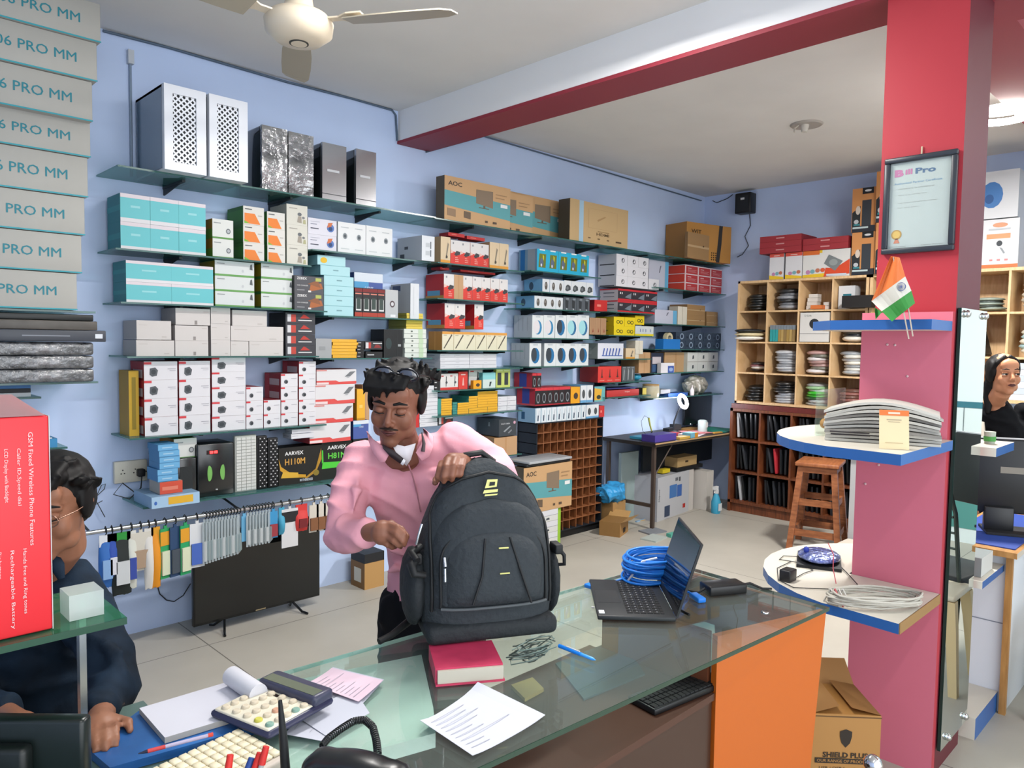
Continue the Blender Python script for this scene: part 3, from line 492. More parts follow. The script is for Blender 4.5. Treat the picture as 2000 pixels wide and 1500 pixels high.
# red and white camera boxes
G('redcam', 282, 347.5, 706, 849, 1, 4, 'white camera box with red corner', 'in leftmost camera column', 'large camera boxes', zb=z5)
G('redcam', 350, 411, 705, 847, 1, 4, 'white camera box with red corner', 'in second camera column', 'large camera boxes', zb=z5)
G('redcam', 414, 480, 697.5, 840, 1, 5, 'white camera box with red corner', 'in third, tallest camera column', 'large camera boxes', zb=z5)
G('redcamsmall', 481, 514, 756, 836, 1, 3, 'small white and red camera box', 'in first small column', 'small camera boxes', zb=z5)
G('redcamsmall', 515, 548, 782, 834, 1, 2, 'small white and red camera box', 'in the two-high column', 'small camera boxes', zb=z5)
G('redcamsmall', 549, 582, 730, 830, 1, 4, 'small white and red camera box', 'in the four-high column', 'small camera boxes', zb=z5)
G('redcamsmall', 584, 617, 706, 827, 1, 5, 'small white and red camera box', 'in the tallest small column', 'small camera boxes', zb=z5)
G('yellowside', 252, 272, 724, 846, 1, 1, 'yellow narrow carton standing left of camera boxes', '', None, yf=4.02, d=.15, zb=z5)
G('green81', 629, 703, 865, 938, 1, 1, 'black and bright green motherboard box behind the man', '', None, zb=z6, d=.1)
zt = on(629, 864, 1, YF).z
G('redlong', 605, 685, 829, 864, 1, 1, 'long white box with red strip, bottom of router stack', '', 'long red strip boxes', zb=zt, yf=3.96)
G('redlong', 614, 690, 791, 829, 1, 1, 'long white box with red strip, second from bottom of router stack', '', 'long red strip boxes', zb=on(605, 829, 1, YF).z)
G('redlong', 616, 693, 752, 791, 1, 1, 'long white box with red strip, third from bottom of router stack', '', 'long red strip boxes', zb=on(614, 791, 1, YF).z)
G('redlong', 618, 696, 722, 752, 1, 1, 'long white box with red strip, topmost of router stack', '', 'long red strip boxes', zb=on(616, 752, 1, YF).z)
G('gold110', 544, 629, 876, 949, 1, 1, 'black and gold motherboard box beside the keyboards', '', None, zb=z6, d=.12)
G('yellowthin', 697, 713, 760, 822, 1, 1, 'yellow upright box edge left of the man\'s head', '', None, d=.1)
G('brown', 708, 722, 752, 822, 1, 1, 'brown upright box behind the man\'s head', '', None, d=.1, yf=4.02)
G('bluearch', 690, 720, 822, 858, 1, 1, 'small blue box stack piece under yellow upright box', '', None, d=.12, yf=3.97)
G('router', 690, 722, 858, 925, 1, 1, 'dark carton behind the man\'s neck', '', None, zb=z6, d=.14, yf=3.97)
G('greencam', 340, 385, 858, 897, 1, 1, 'small white and green camera box on black speaker', '', None, zb=on(340, 898, 1, YF).z)
# section M
M = 'beside cyan headset boxes'
G('cream', 861, 880, 461, 514, 1, 1, 'cream cable box at left end of upper red row', '', None, zb=MZ[0])
G('redcable', 880, 955, 468, 518, 4, 1, 'red and white cable box', 'in upper red row', 'red cable boxes', zb=MZ[0])
G('cream', 957, 994, 472, 524, 2, 1, 'cream cable box at right end of upper red row', '', 'cream cable boxes', zb=MZ[0])
G('redtab', 876, 908, 453, 466, 1, 1, 'red box end rising behind upper red row, left', '', None, zb=MZ[0]+.205, yf=4.04, d=.1)
G('redtab', 912, 947, 460, 474, 1, 1, 'red box end rising behind upper red row, right', '', None, zb=MZ[0]+.2, yf=4.04, d=.1)
G('redcable', 867, 887, 534, 585, 1, 1, 'red and white cable box left of the plain brown box', '', None, zb=MZ[1])
G('brown', 887, 905, 536, 588, 1, 1, 'plain brown box standing in lower red row', '', None, zb=MZ[1])
G('redcable', 905, 992, 538, 589, 5, 1, 'red and white cable box', 'right of the plain brown box', 'red cable boxes', zb=MZ[1])
G('redtab', 860, 878, 521, 534, 1, 1, 'red box end above the left lower red row', '', None, zb=MZ[1]+.205, yf=4.04, d=.1)
G('redtab', 900, 968, 526, 538, 1, 1, 'long red box end above the right lower red row', '', None, zb=MZ[1]+.205, yf=4.04, d=.1)
G('redcable', 869, 909, 592, 640, 2, 1, 'red and white cable box', 'in third red row, left pair', 'red cable boxes', zb=MZ[3]+.150)
G('redcable', 927, 945, 594, 641, 1, 1, 'lone red and white cable box in third red row', '', 'red cable boxes', zb=MZ[3]+.150)
G('creamlong', 864, 990, 647, 684, 6, 1, 'cream box with slanted dark strip', '', 'slanted strip boxes', zb=MZ[3], d=.15)
G('whitethin', 860, 970, 691, 719, 4, 4, 'thin white box', 'in four stacks', 'thin white boxes', zb=MZ[4])
G('blackthin', 848, 859, 732, 760, 1, 3, 'tiny black box', 'left of the tripod boxes', 'tiny black boxes', zb=MZ[5])
G('tripod', 860, 895, 730, 762, 2, 1, 'white and red box with dark stand picture', '', 'tripod boxes', zb=MZ[5], d=.12)
G('redtripod', 896, 914, 726, 761, 1, 1, 'red box with pale tripod picture', '', None, zb=MZ[5], d=.12)
G('tripod', 916, 943, 720, 759, 1, 1, 'tall white box beside the red tripod box', '', None, zb=MZ[5], d=.12, yf=4.02)
G('orangemouse', 925, 941, 743, 760, 1, 1, 'tiny orange box in front of tall white box', '', None, zb=MZ[5], d=.03, yf=3.94)
G('cyanbox', 943, 968, 728, 758, 1, 1, 'cyan and white box beside yellow-green packs', '', None, zb=MZ[5], d=.12)
G('lemonpack', 969, 997, 720, 755, 2, 1, 'yellow-green pack with dark window', '', 'yellow-green packs', zb=MZ[5], d=.03)
G('mangoteal', 855, 862, 779, 812, 1, 1, 'teal box end at left of yellow box stacks', '', None, zb=MZ[6])
G('mango', 862, 883, 779, 812, 1, 7, 'thin yellow box', 'in left yellow pile', 'thin yellow and teal boxes', zb=MZ[6])
G('mangoteal', 884, 893, 786, 811, 1, 5, 'thin teal box end', 'between yellow piles', 'thin yellow and teal boxes', zb=MZ[6], gap=.002)
G('mango', 894, 916, 787, 811, 1, 5, 'thin yellow box', 'in second yellow pile', 'thin yellow and teal boxes', zb=MZ[6])
G('mango', 916, 933, 774, 809, 1, 7, 'thin yellow box', 'in third yellow pile', 'thin yellow and teal boxes', zb=MZ[6])
G('mango', 933, 972, 765, 806, 2, 8, 'thin yellow box', 'in tallest yellow pile', 'thin yellow and teal boxes', zb=MZ[6])
G('whitethin', 973, 1008, 775, 803, 2, 3, 'thin white box', 'right of the yellow piles', 'thin white boxes beside yellow piles', zb=MZ[6])
G('blackred', 856, 885, 813, 826, 1, 1, 'small black and red box under yellow piles', '', None, zb=1.02)
G('whitethin', 820, 855, 754, 828, 1, 10, 'thin white box', 'in tall stack right of man\'s head', 'thin white boxes behind the man', zb=1.02, d=.2)
G('redtab', 806, 819, 760, 822, 1, 1, 'dark red upright box at the man\'s ear', '', None, zb=1.02, d=.15)
G('graycam', 975, 1009, 820, 856, 1, 1, 'dark grey camera box on brown carton', '', None, zb=.905, d=.24, yf=3.93)
G('brown', 965, 1010, 856, 888, 1, 1, 'plain brown carton under dark grey camera box', '', None, zb=MZ[7], d=.24, yf=3.93)
# section N
G('cyanhead', 1049, 1151, 485, 531, 5, 1, 'cyan box with olive window', '', 'cyan headset boxes', zb=NZ[0])
G('mouse', 1060, 1102, 544, 569, 3, 1, 'white box with dark oval mouse, left group', '', 'mouse boxes', zb=NZ[1])
G('mouse2', 1102, 1159, 547, 574, 4, 1, 'white box with dark sprawling mouse, right group', '', 'mouse boxes', zb=NZ[1])
G('mouse', 1044, 1100, 577, 603, 4, 1, 'white box with dark oval mouse on lower mouse shelf', '', 'mouse boxes', zb=NZ[2])
G('blister', 1101, 1152, 579, 607, 4, 1, 'grey see-through blister box', '', 'grey blister boxes', zb=NZ[2])
for i, k in enumerate(('discwhite', 'discwhite', 'discdark', 'disc', 'disc')):
    G(k, 1040+22.2*i, 1062+22.2*i, 615, 660+.4*i, 1, 1, 'white headphone box with '+('white', 'second white', 'dark', 'aqua', 'rightmost aqua')[i]+' disc on upper headphone shelf', '', 'pale disc headphone boxes', zb=NZ[3])
G('discdark', 1034, 1057, 670, 714, 1, 1, 'white box with dark blue disc, leftmost on lower headphone shelf', '', 'dark disc headphone boxes', zb=NZ[4])
G('discdark', 1063, 1150, 670, 714, 4, 1, 'white box with dark blue disc on lower headphone shelf', '', 'dark disc headphone boxes', zb=NZ[4])
z7 = .972
b = None
G('phonebox', 1046, 1144, 798, 826, 10, 1, 'small white box with blue phone picture', '', 'small phone picture boxes', zb=z7, d=.19)
G('mousetall', 1145, 1170, 791, 818, 2, 1, 'white box with blue base on pigeonhole cabinet', '', 'blue based mouse boxes', zb=z7)
G('redtab', 1171, 1181, 793, 815, 1, 1, 'small red box at right end of the pigeonhole cabinet', '', None, zb=z7)
zz = z7+.135
G('redwatch', 1045, 1114, 758, 795, 6, 1, 'black and red watch box', '', 'red watch boxes', zb=zz)
G('redwatch', 1040, 1057, 729, 757, 2, 1, 'black and red watch box on top of the row', '', 'red watch boxes', zb=zz+.135)
G('orangemouse', 1115, 1133, 756, 789, 1, 1, 'orange box with dark mouse', '', None, zb=zz)
G('mousetall', 1134, 1158, 753, 788, 2, 1, 'white box with blue base in upper row', '', 'blue based mouse boxes', zb=zz)
G('tealpack', 1161, 1182, 755, 787, 1, 1, 'teal, yellow and purple pack at row end', '', None, zb=zz)
# section O
zo = 1.878+.225
G('redhead', 1207, 1284, 563, 612, 3, 2, 'red and black headphone box', '', 'red headphone boxes', zb=OZ[1])
G('redtab', 1161, 1186, 585, 612, 1, 1, 'red and black box left of red headphone boxes', '', None, zb=OZ[1], yf=4.02)
G('earpiece', 1204, 1267, 495, 559, 3, 3, 'white box with grey ear clip', 'above red boxes', 'ear clip boxes', zb=zo)
G('earpiece', 1267, 1287, 544, 563, 1, 1, 'white box with grey ear clip, extra one at right of block', '', 'ear clip boxes', zb=zo)
G('bluestripe', 1268, 1306, 506, 567, 1, 1, 'lilac carton with blue stripe beside ear clip boxes', '', None, zb=PZ[0]-.02, yf=4.05, d=.15)
G('brownpic', 1152, 1184, 620, 655, 3, 1, 'brown box with small red picture', '', 'brown picture boxes', zb=OZ[2])
G('yellowear', 1199, 1240, 618, 655, 2, 2, 'yellow earphone box', '', 'yellow earphone boxes', zb=OZ[2])
G('yellowear', 1241, 1259, 616, 635, 1, 1, 'yellow earphone box on the white and yellow box', '', 'yellow earphone boxes', zb=OZ[2]+.1)
G('whitepins', 1241, 1277, 636, 656, 1, 1, 'white and yellow box with blue pins', '', None, zb=OZ[2])
G('whitecable', 1168, 1218, 670, 701, 1, 1, 'white box with row of blue clips', '', None, zb=OZ[3], d=.17)
G('cream', 1222, 1240, 680, 700, 1, 1, 'small cream box beside white clip box', '', None, zb=OZ[3], d=.08)
G('cards', 1241, 1256, 665, 701, 1, 4, 'small cream box', 'in pile at shelf end', 'small cream boxes', zb=OZ[3], d=.1)
G('redmic', 1168, 1214, 716, 746, 3, 1, 'red microphone box', '', 'red microphone boxes', zb=OZ[4])
G('darkpack', 1215, 1240, 716, 745, 3, 1, 'dark grey hanging pack', 'beside red microphone boxes', 'dark grey packs', zb=OZ[4], d=.1)
G('redflat', 1185, 1248, 763, 775, 1, 1, 'flat red box on lowest middle shelf', '', None, zb=OZ[5])
# section P
G('redink', 1337, 1410, 516, 568, 3, 3, 'red and white ink box', '', 'red ink boxes', zb=PZ[0])
G('bluestripe', 1279, 1322, 604, 635, 1, 1, 'lilac carton with blue stripe on corner shelf', '', None, zb=PZ[1])
G('cards', 1324, 1342, 598, 635, 1, 1, 'two cream booklets standing together', '', None, zb=PZ[1], d=.1)
G('kraft', 1342, 1377, 594, 635, 1, 2, 'brown parcel box', 'on corner shelf', 'brown parcels', zb=PZ[1])
G('kraft', 1380, 1402, 608, 635, 1, 2, 'small brown parcel with white label', '', 'brown parcels', zb=PZ[1])
G('navy', 1320, 1408, 648, 682, 5, 2, 'navy box with silver ring', '', 'navy ring boxes', zb=PZ[2])
G('brown', 1248, 1270, 688, 727, 1, 1, 'plain brown box at left end of white accessory shelf', '', None, zb=PZ[3])
G('navylabel', 1272, 1296, 689, 727, 1, 1, 'navy box with white label', '', None, zb=PZ[3])
G('brown', 1298, 1342, 688, 727, 1, 1, 'wide brown carton behind white hub box', '', None, zb=PZ[3], yf=4.02)
G('whitehub', 1291, 1317, 709, 727, 1, 1, 'small white and blue box before brown carton', '', None, zb=PZ[3], yf=3.92, d=.04)
G('whiteacc', 1343, 1402, 688, 727, 3, 2, 'small white accessory box', '', 'white accessory boxes', zb=PZ[3])
# top shelf cartons
G('aoc', 868, 997, 341, 426, 1, 1, 'brown and teal monitor carton, front left one', '', None, yf=3.92, zb=zT, d=.09)
G('aoc', 917, 1041, 359, 426, 1, 1, 'brown and teal monitor carton, middle of three overlapping', '', None, yf=4.015, zb=zT, d=.09)
G('aoc', 988, 1107, 371, 440, 1, 1, 'brown and teal monitor carton, rear right of three overlapping', '', None, yf=4.11, zb=zT, d=.09)
G('hdmi', 1113, 1227, 386, 469, 1, 1, 'plain brown monitor carton with screen outline', '', None, yf=3.92, zb=zT, d=.12)
put('wit', 6.18, 6.80, zT, zT+.36, 4.06, .28, 'carton', 'large orange-brown carton with dark curved stripe in far corner', 'box', rz=math.radians(-12)).location.y = 3.87
put('kraft', 6.06, 6.44, zT, zT+.24, 3.84, .03, 'carton', 'plain brown carton before the dark-striped carton', 'box')
# ------------------------------------------------------------------ computer cabinets on the top shelf
def white_tower(x0, x1, zt, label):
    yf = 3.80; w = x1-x0; h = zt-zT; t = thing('computer_cabinet', ((x0+x1)/2, yf, zT))
    fr = mat('#d9dde4', .35, spec=.5); sd = mat('#5d7183', .12, spec=.7)
    b = MB(); b.box(-w/2, w/2, .03, .40, .008, h, sd, sd); b.box(-w/2, w/2, .028, .032, .0, h, fr); b.box(-w/2, w/2, .03, .4, h-.012, h+.001, fr); b.box(-w/2, w/2, .03, .4, 0, .01, fr); b.build('case', t)
    gx0, gx1, gz0, gz1 = -w*.30, w*.26, h*.10, h*.90
    b = MB(); P = [(-w/2, 0), (w/2, 0), (w/2, h), (-w/2, h)]
    for a in ((-w/2, w/2, 0, gz0), (-w/2, w/2, gz1, h), (-w/2, gx0, gz0, gz1), (gx1, w/2, gz0, gz1)): b.box(a[0], a[1], 0, .028, a[2], a[3], fr)
    b.build('front_panel', t)
    b = MB(); b.box(gx0, gx1, .012, .016, gz0, gz1, '#1b2028'); W_ = gx1-gx0; Hh = gz1-gz0; st = .028
    def strip(c, s):   # lines z = s*x + c, clipped
        pts = []
        for x in (gx0, gx1):
            z = s*(x-gx0)+c
            pts.append((x, z))
        (xa, za), (xb, zb) = pts
        def clip(xa, za, xb, zb):
            t0, t1 = 0, 1
            for p, q in ((-(zb-za), za-gz0), (zb-za, gz1-za)):
                if abs(p) < 1e-9: continue
                r = q/p
                if p < 0: t0 = max(t0, r)
                else: t1 = min(t1, r)
            if t0 >= t1: return None
            return xa+(xb-xa)*t0, za+(zb-za)*t0, xa+(xb-xa)*t1, za+(zb-za)*t1
        c_ = clip(xa, za, xb, zb)
        if not c_: return
        xa, za, xb, zb = c_; k = .0055
        b.add([(xa, .006+(0 if s > 0 else .001), za-k), (xb, .006+(0 if s > 0 else .001), zb-k), (xb, .006, zb+k), (xa, .006, za+k)], [(0, 1, 2, 3)], fr)
    n = int((Hh+W_)/st)+2
    for i in range(n):
        strip(gz0-W_+i*st, 1.0); strip(gz0+i*st, -1.0)
    b.build('mesh_grille', t)
    return tag(t, label, 'computer case', 'white computer cabinets')
X = lambda px, py, y: on(px, py, 1, y).x
Z = lambda px, py, y: on(px, py, 1, y).z
white_tower(X(321, 250, 3.8), X(403, 270, 3.8), Z(321, 161, 3.8), 'white computer cabinet with lattice grille, left end of top shelf')
white_tower(X(409, 265, 3.8), X(484, 280, 3.8), Z(409, 182, 3.8), 'white computer cabinet with lattice grille beside the black ones')
def wrap_mat(h, s=14, bump=.5):
    return mat(h, .16, spec=.9, bump=bump, scale=s, coat=.6, noise=.25)
def black_tower(xa, xb, y1, label, wrap):
    yf = 3.9; x0 = X(xa, 330, yf); x1 = X(xb, 330, yf); h = Z(xa, y1, yf)-zT; w = x1-x0-.004
    t = thing('computer_cabinet', ((x0+x1)/2, yf, zT))
    b = MB(); b.bbox(-w/2, w/2, .02, .30, 0, h, mat('#14191b', .1, spec=.9, coat=.8), .012); b.build('case', t)
    b = MB(); b.box(-w/2, w/2, 0, .02, .004, h-.002, mat('#b9bbbd', .16, metal=.75, spec=.9, bump=.9, scale=7, noise=.45, var='#55585b') if wrap else mat('#a3a5a8', .2, metal=.85, spec=.7))
    if not wrap: b.box(-w*.3, w*.2, -.002, 0, h*.5, h*.54, '#c9cbd0'); b.box(-w/2, w/2, -.002, 0, h*.1, h*.11, '#3a3c40')
    b.build('front_panel', t); return tag(t, label, 'computer case', 'black computer cabinets')
black_tower(511, 562, 242, 'black computer cabinet in crinkled clear wrap, left of the pair', True)
black_tower(563, 613, 255, 'black computer cabinet in crinkled clear wrap, right of the pair', True)
black_tower(629, 677, 276, 'narrow black computer cabinet, second from right on top shelf', False)
black_tower(695, 735, 289, 'narrow black computer cabinet, rightmost on top shelf', False)

# ------------------------------------------------------------------ lowest shelf goods
def speaker(x0, x1, zt, y0, label, big):
    yf = 3.95; w = x1-x0; h = zt-z6; t = thing('speaker', ((x0+x1)/2, yf, z6)); BK = mat('#101214', .3, spec=.5)
    b = MB(); b.bbox(-w/2, w/2, .02, .2, 0, h, BK, .01); b.build('cabinet', t)
    b = MB(); b.bbox(-w/2, w/2, 0, .02, 0, h, mat('#15181a', .22, spec=.7), .006); b.build('front_panel', t)
    if big:
        b = MB(); b.box(-.05, .02, -.004, 0, h*.80, h*.88, '#2a0a0c'); b.box(-.035, -.018, -.006, -.004, h*.815, h*.865, mat('#ff2a2a', emit=3)); b.box(-.012, .006, -.006, -.004, h*.815, h*.865, mat('#ff2a2a', emit=3)); b.build('display', t)
        for s, nm in ((-1, 0), (1, 0)):
            b = MB(); n = 16; c = s*.038
            b.poly([(c+.017*math.cos(2*math.pi*i/n)*(1 if s*math.cos(2*math.pi*i/n) < 0 else .55), -.002, h*.44+h*.15*math.sin(2*math.pi*i/n)) for i in range(n)], '#79b85c'); b.build('green_port', t)
        b = MB(); b.lathe([(.006, 0), (.006, .004)], (0, -.006, h*.12), '#d8dadc', 12); b.build('knob', t)
    else:
        b = MB(); b.box(-w*.3, w*.3, -.003, 0, h*.25, h*.8, '#202426'); b.build('grille', t)
    return tag(t, label, 'speaker')
speaker(X(343, 925, 3.95), X(384, 925, 3.95), Z(343, 897, 3.95), 0, 'small black speaker under the white and green box', False)
speaker(X(386, 925, 3.95), X(457, 920, 3.95), Z(386, 869, 3.95), 0, 'big black speaker with red display and green ports', True)
def kb_upright(px0, px1, pyt, label, kc, base, i):
    yf = 3.96; x0, x1 = X(px0, 900, yf), X(px1, 900, yf); h = Z(px0, pyt, yf)-z6; w = x1-x0
    t = thing('keyboard', ((x0+x1)/2, yf, z6)); b = MB(); b.bbox(-w/2, w/2, 0, .025, 0, h, base, .004); b.build('case', t)
    b = MB(); n = 17
    for r in range(n):
        for c in range(4):
            xa = -w/2+.006+(w-.012)*c/4; za = .008+(h-.016)*r/n
            b.box(xa+.001, xa+(w-.012)/4-.001, -.005, 0, za+.001, za+(h-.016)/n-.002, kc)
            if kc == '#1a1b1e' and (r+c) % 2 == 0: b.box(xa+.008, xa+.014, -.006, -.005, za+.007, za+.013, '#d8d8da')
    b.build('keys', t); return tag(t, label, 'keyboard')
kb_upright(459, 501, 852, 'white keyboard standing on end beside the big speaker', '#d7d9d4', '#b9bdb6', 0)
kb_upright(502, 522, 852, 'black keyboard on end with white letters beside white one', '#1a1b1e', '#0d0e10', 0)
kb_upright(523, 543, 856, 'black keyboard on end beside the gold motherboard box', '#1a1b1e', '#0d0e10', 1)
put('whitethin', X(567, 865, 3.96), X(612, 865, 3.96), z6+.272, z6+.30, 3.95, .1, 'product_box', 'small white box on the gold motherboard box, lower', 'box')
put('whitethin', X(570, 865, 3.96), X(608, 865, 3.96), z6+.301, z6+.325, 3.96, .08, 'product_box', 'small white box on the gold motherboard box, upper', 'box')
# pale blue carton with stack of blue boxes
x0, x1 = X(296, 980, 3.84), X(390, 965, 3.84)
put('skycarton', x0, x1, z6, z6+.058, 3.84, .26, 'carton', 'flat pale blue carton with yellow patch on lowest shelf', 'box')
xa, xb = X(312, 950, 3.88), X(352, 950, 3.88); zc = z6+.059
put('orangered', xa, xb+.012, zc, zc+.062, 3.88, .15, 'product_box', 'orange-red box under the stack of blue boxes', 'box')
for i in range(6):
    j = random.uniform(-.006, .008)
    put('bluethin', xa-.004+j, xb-.004+j, zc+.063+i*.0315, zc+.063+(i+1)*.0315, 3.88+abs(j), .15, 'product_box', 'blue box in the small stack, %s' % ('bottom one' if i == 0 else 'topmost' if i == 5 else ORD[i]+' from bottom'), 'box', 'small blue boxes')
# power socket board
P0 = on(224, 948, 1, 4.19); P1 = on(288, 915, 1, 4.19); t = thing('socket_board', ((P0.x+P1.x)/2, 4.22, .83)); W2 = P1.x-P0.x
b = MB(); b.bbox(-W2/2, W2/2, -.03, -.001, 0, .115, mat('#d3cdbd', .35), .004); b.build('plate', t)
for i in range(3):
    b = MB(); c = -W2/2+.04+i*.062
    for dx, dz in ((-.008, .05), (.008, .05), (0, .068)): b.lathe([(.0035, 0), (.0035, .001)], (c+dx, -.0305, dz), '#3a3836', 10); b.v = b.v
    for dx, dz in ((-.008, .05), (.008, .05), (0, .068)): b.box(c+dx-.003, c+dx+.003, -.0315, -.030, dz-.003, dz+.003, '#3a3836')
    b.build('socket', t)
tag(t, 'beige power socket board on the wall left of blue boxes', 'power socket')
t = thing('power_plug', (P1.x-.04, 4.16, .86)); b = MB(); b.bbox(-.018, .018, -.01, .028, 0, .04, '#1a1a1c', .006); b.build('plug_body', t)
b = MB(); b.tube([(0, -.005, 0), (-.02, -.05, -.05), (-.08, -.06, -.1), (-.15, -.04, -.07), (-.1, -.02, -.02), (0, -.05, -.12), (.06, -.06, -.15)], .003, '#1c1d20', 6); b.build('cord', t); tag(t, 'black plug with looping cord in the socket board', 'plug')
pts = [on(x, y, 1, 4.19) for x, y in ((200, 978), (178, 990), (166, 985), (190, 968), (204, 955), (206, 945), (198, 948), (186, 975), (205, 1010))]
b = MB(); b.tube(pts, .0022, '#3f454c', 6); tag(b.build('loose_wire', world=True), 'thin dark looped wire hanging on the wall above the rod', 'wire')
pts = [on(x, y, 1, 4.214) for x, y in ((302, 1125), (312, 1160), (325, 1172), (340, 1175), (358, 1163), (372, 1140))]
b = MB(); b.tube(pts, .003, '#2b3038', 6); tag(b.build('loose_wire', world=True), 'dark wire sagging to the television from the rod', 'wire')

# ------------------------------------------------------------------ steel rod with hanging packs
RY, RZ = 3.86, .672
t = thing('display_rod', (1.5, RY, RZ)); b = MB(); b.cyl((1.0-1.5, 0, 0), (2.75-1.5, 0, 0), .011, mat('#b9bcbe', .2, metal=.9)); b.build('steel_tube', t)
for x in (1.02, 1.75, 2.4): b = MB(); b.tube([(x-1.5, 0, 0), (x-1.5, .2, .03), (x-1.5, .355, .03)], .006, '#2a2d30'); b.build('wall_bracket', t)
tag(t, 'steel display rod on the wall under the lowest glass shelf', 'rod')
def hang(x, w, h, col, label, cat='packet', card=None, shape='card', sw=0, stripe=None, grp=None, tilt=0.0):
    t = thing('hanging_pack', (x, RY-.004, RZ-h-.055), rz=tilt)
    b = MB(); b.tube([(0, .004, h+.03), (0, -.012, h+.045), (0, -.014, h+.062), (0, .004, h+.074), (0, .02, h+.058)], .0028, '#17181a', 6); b.build('hook', t)
    b = MB(); m = M_(col) if not isinstance(col, tuple) else col
    if shape == 'bag':
        R = []
        for i in range(7):
            u = i/6; z = h*u; d = .022*math.sin(math.pi*min(u*1.1, 1))+.003; ww = w*(.86+.14*math.sin(math.pi*u))
            R.append([(ww/2*math.cos(2*math.pi*k/14)+sw*(1-u), d*math.sin(2*math.pi*k/14), z+h*.04*math.sin(k*2.1)*(.5 if u < .9 else .1)) for k in range(14)])
        b.rings(R, m); b.box(-w*.42, w*.42, -.003, .003, h*.9, h+.035, card or m)
        if stripe: b.box(-w*.3+sw*.5, w*.3+sw*.5, -.027, -.02, h*.2, h*.62, stripe)
    else:
        b.box(-w/2, w/2, -.004, .004, 0, h+.02, m); b.box(-.008, .008, -.004, .004, h+.02, h+.036, m)
        if card: b.box(-w*.42, w*.42, -.014, -.0045, h*.08, h*.6, card)
        if stripe: b.box(-w/2, w/2, -.006, -.0042, h*.72, h*1.02, stripe)
    b.build('pack', t); return tag(t, label, cat, grp)
CL = glass('#c9d3d6', .35, .08)
hx = lambda px: on(px, 1040, 1, RY).x
hang(hx(206), .07, .22, '#2f6fc0', 'blue packet hanging at far left end of the rod', shape='bag', card='#e8ecf2', stripe='#8fb8e8')
hang(hx(218), .05, .2, '#274fb0', 'narrow blue packet, second on the rod', shape='bag', card='#1f3f90', stripe='#e6e9f2')
hang(hx(236), .10, .27, '#1d2626', 'black packet with green top on the rod', shape='bag', card='#2c9a3c', stripe='#d9dde0')
hang(hx(256), .05, .25, '#dfe2d8', 'white and blue narrow packet on the rod', shape='bag', card='#e6e6e0', stripe='#3a4fa8')
hang(hx(274), .095, .17, '#ded9cb', 'white card with round beige reel on the rod', card='#b49a80')
hang(hx(290), .05, .27, '#e4e2dc', 'long white packet beside the reel card', shape='bag')
hang(hx(303), .05, .27, '#ef9a1e', 'orange packet hanging on the rod', shape='bag', card='#e8a326')
for px, c, l in ((322, '#2fa661', 'green and orange card pack with pale window, left one'), (341, '#2b4a72', 'dark blue card pack between the green ones'), (361, '#25a566', 'green and orange card pack, right one')):
    hang(hx(px), .058, .235, c, l+' on the rod', card='#dfe6c8' if c != '#2b4a72' else '#46505c', stripe='#eaa52a' if c != '#2b4a72' else None, tilt=.25)
hang(hx(384), .075, .21, '#e3e6ea', 'white and blue upright card pack on the rod', card='#4a6cc4')
n = 0
for px in range(399, 470, 6):
    hang(hx(px), .05, .20-.002*n, CL, 'clear blister pack in left bunch of the rod, '+ORD[n]+' from left', card='#9fb0b3' if n % 3 else '#dfe3e4', grp='clear packs left bunch', tilt=.9); n += 1
n = 0
for px in range(484, 528, 6):
    hang(hx(px), .05, .15, CL, 'clear blister pack in right bunch of the rod, '+ORD[n]+' from left', card='#8f989b' if n % 2 else '#dfe3e4', grp='clear packs right bunch', tilt=.9); n += 1
hang(hx(476), .03, .12, '#6fb6e0', 'small sky blue tag pack between the clear bunches')
hang(hx(533), .05, .13, '#3d9ad0', 'blue pack with red patch on the rod', card='#a23a44')
hang(hx(549), .04, .12, '#45a5c8', 'turquoise round pouch beside the red patch pack', shape='bag')
hang(hx(565), .10, .20, '#e0e0e2', 'white paper bag hanging at right part of rod', card=None, stripe='#232326')
hang(hx(588), .085, .12, '#dc3c38', 'red triangular pouch on the rod', shape='bag', stripe='#7a1f24')
for i, px in enumerate((612, 626, 640)):
    hang(hx(px), .06, .14, '#dcd5c9', 'white and brown packet, %s of three behind the sleeve' % ('left', 'middle', 'right')[i], card='#8a5a3a', grp='white and brown packets')

# ------------------------------------------------------------------ television on the floor
t = thing('television', (1.90, 3.93, .0)); BK = mat('#0f1112', .25, spec=.4)
tw, th = .75, .49
b = MB(); b.bbox(-tw/2, tw/2, 0, .03, .06, .06+th, BK, .004); b.bbox(-tw*.4, tw*.4, .028, .07, .10, .06+th*.7, mat('#17191b', .5), .01); b.build('frame', t)
b = MB(); b.box(-tw/2+.008, tw/2-.008, -.001, .0, .075, .06+th-.008, mat('#0a0d0d', .08, spec=.6)); b.build('screen', t)
b = MB(); b.box(-.03, .03, -.002, 0, .066, .072, '#9a8a6a'); b.build('logo_strip', t)
for s in (-1, 1):
    b = MB(); b.tube([(s*.2, .02, .065), (s*.23, -.05, .012), (s*.245, -.09, .007)], .007, BK, 6); b.tube([(s*.2, .02, .065), (s*.23, .09, .012), (s*.24, .12, .007)], .007, BK, 6); b.build('foot', t)
tag(t, 'black flat television standing on the floor against blue wall', 'television')

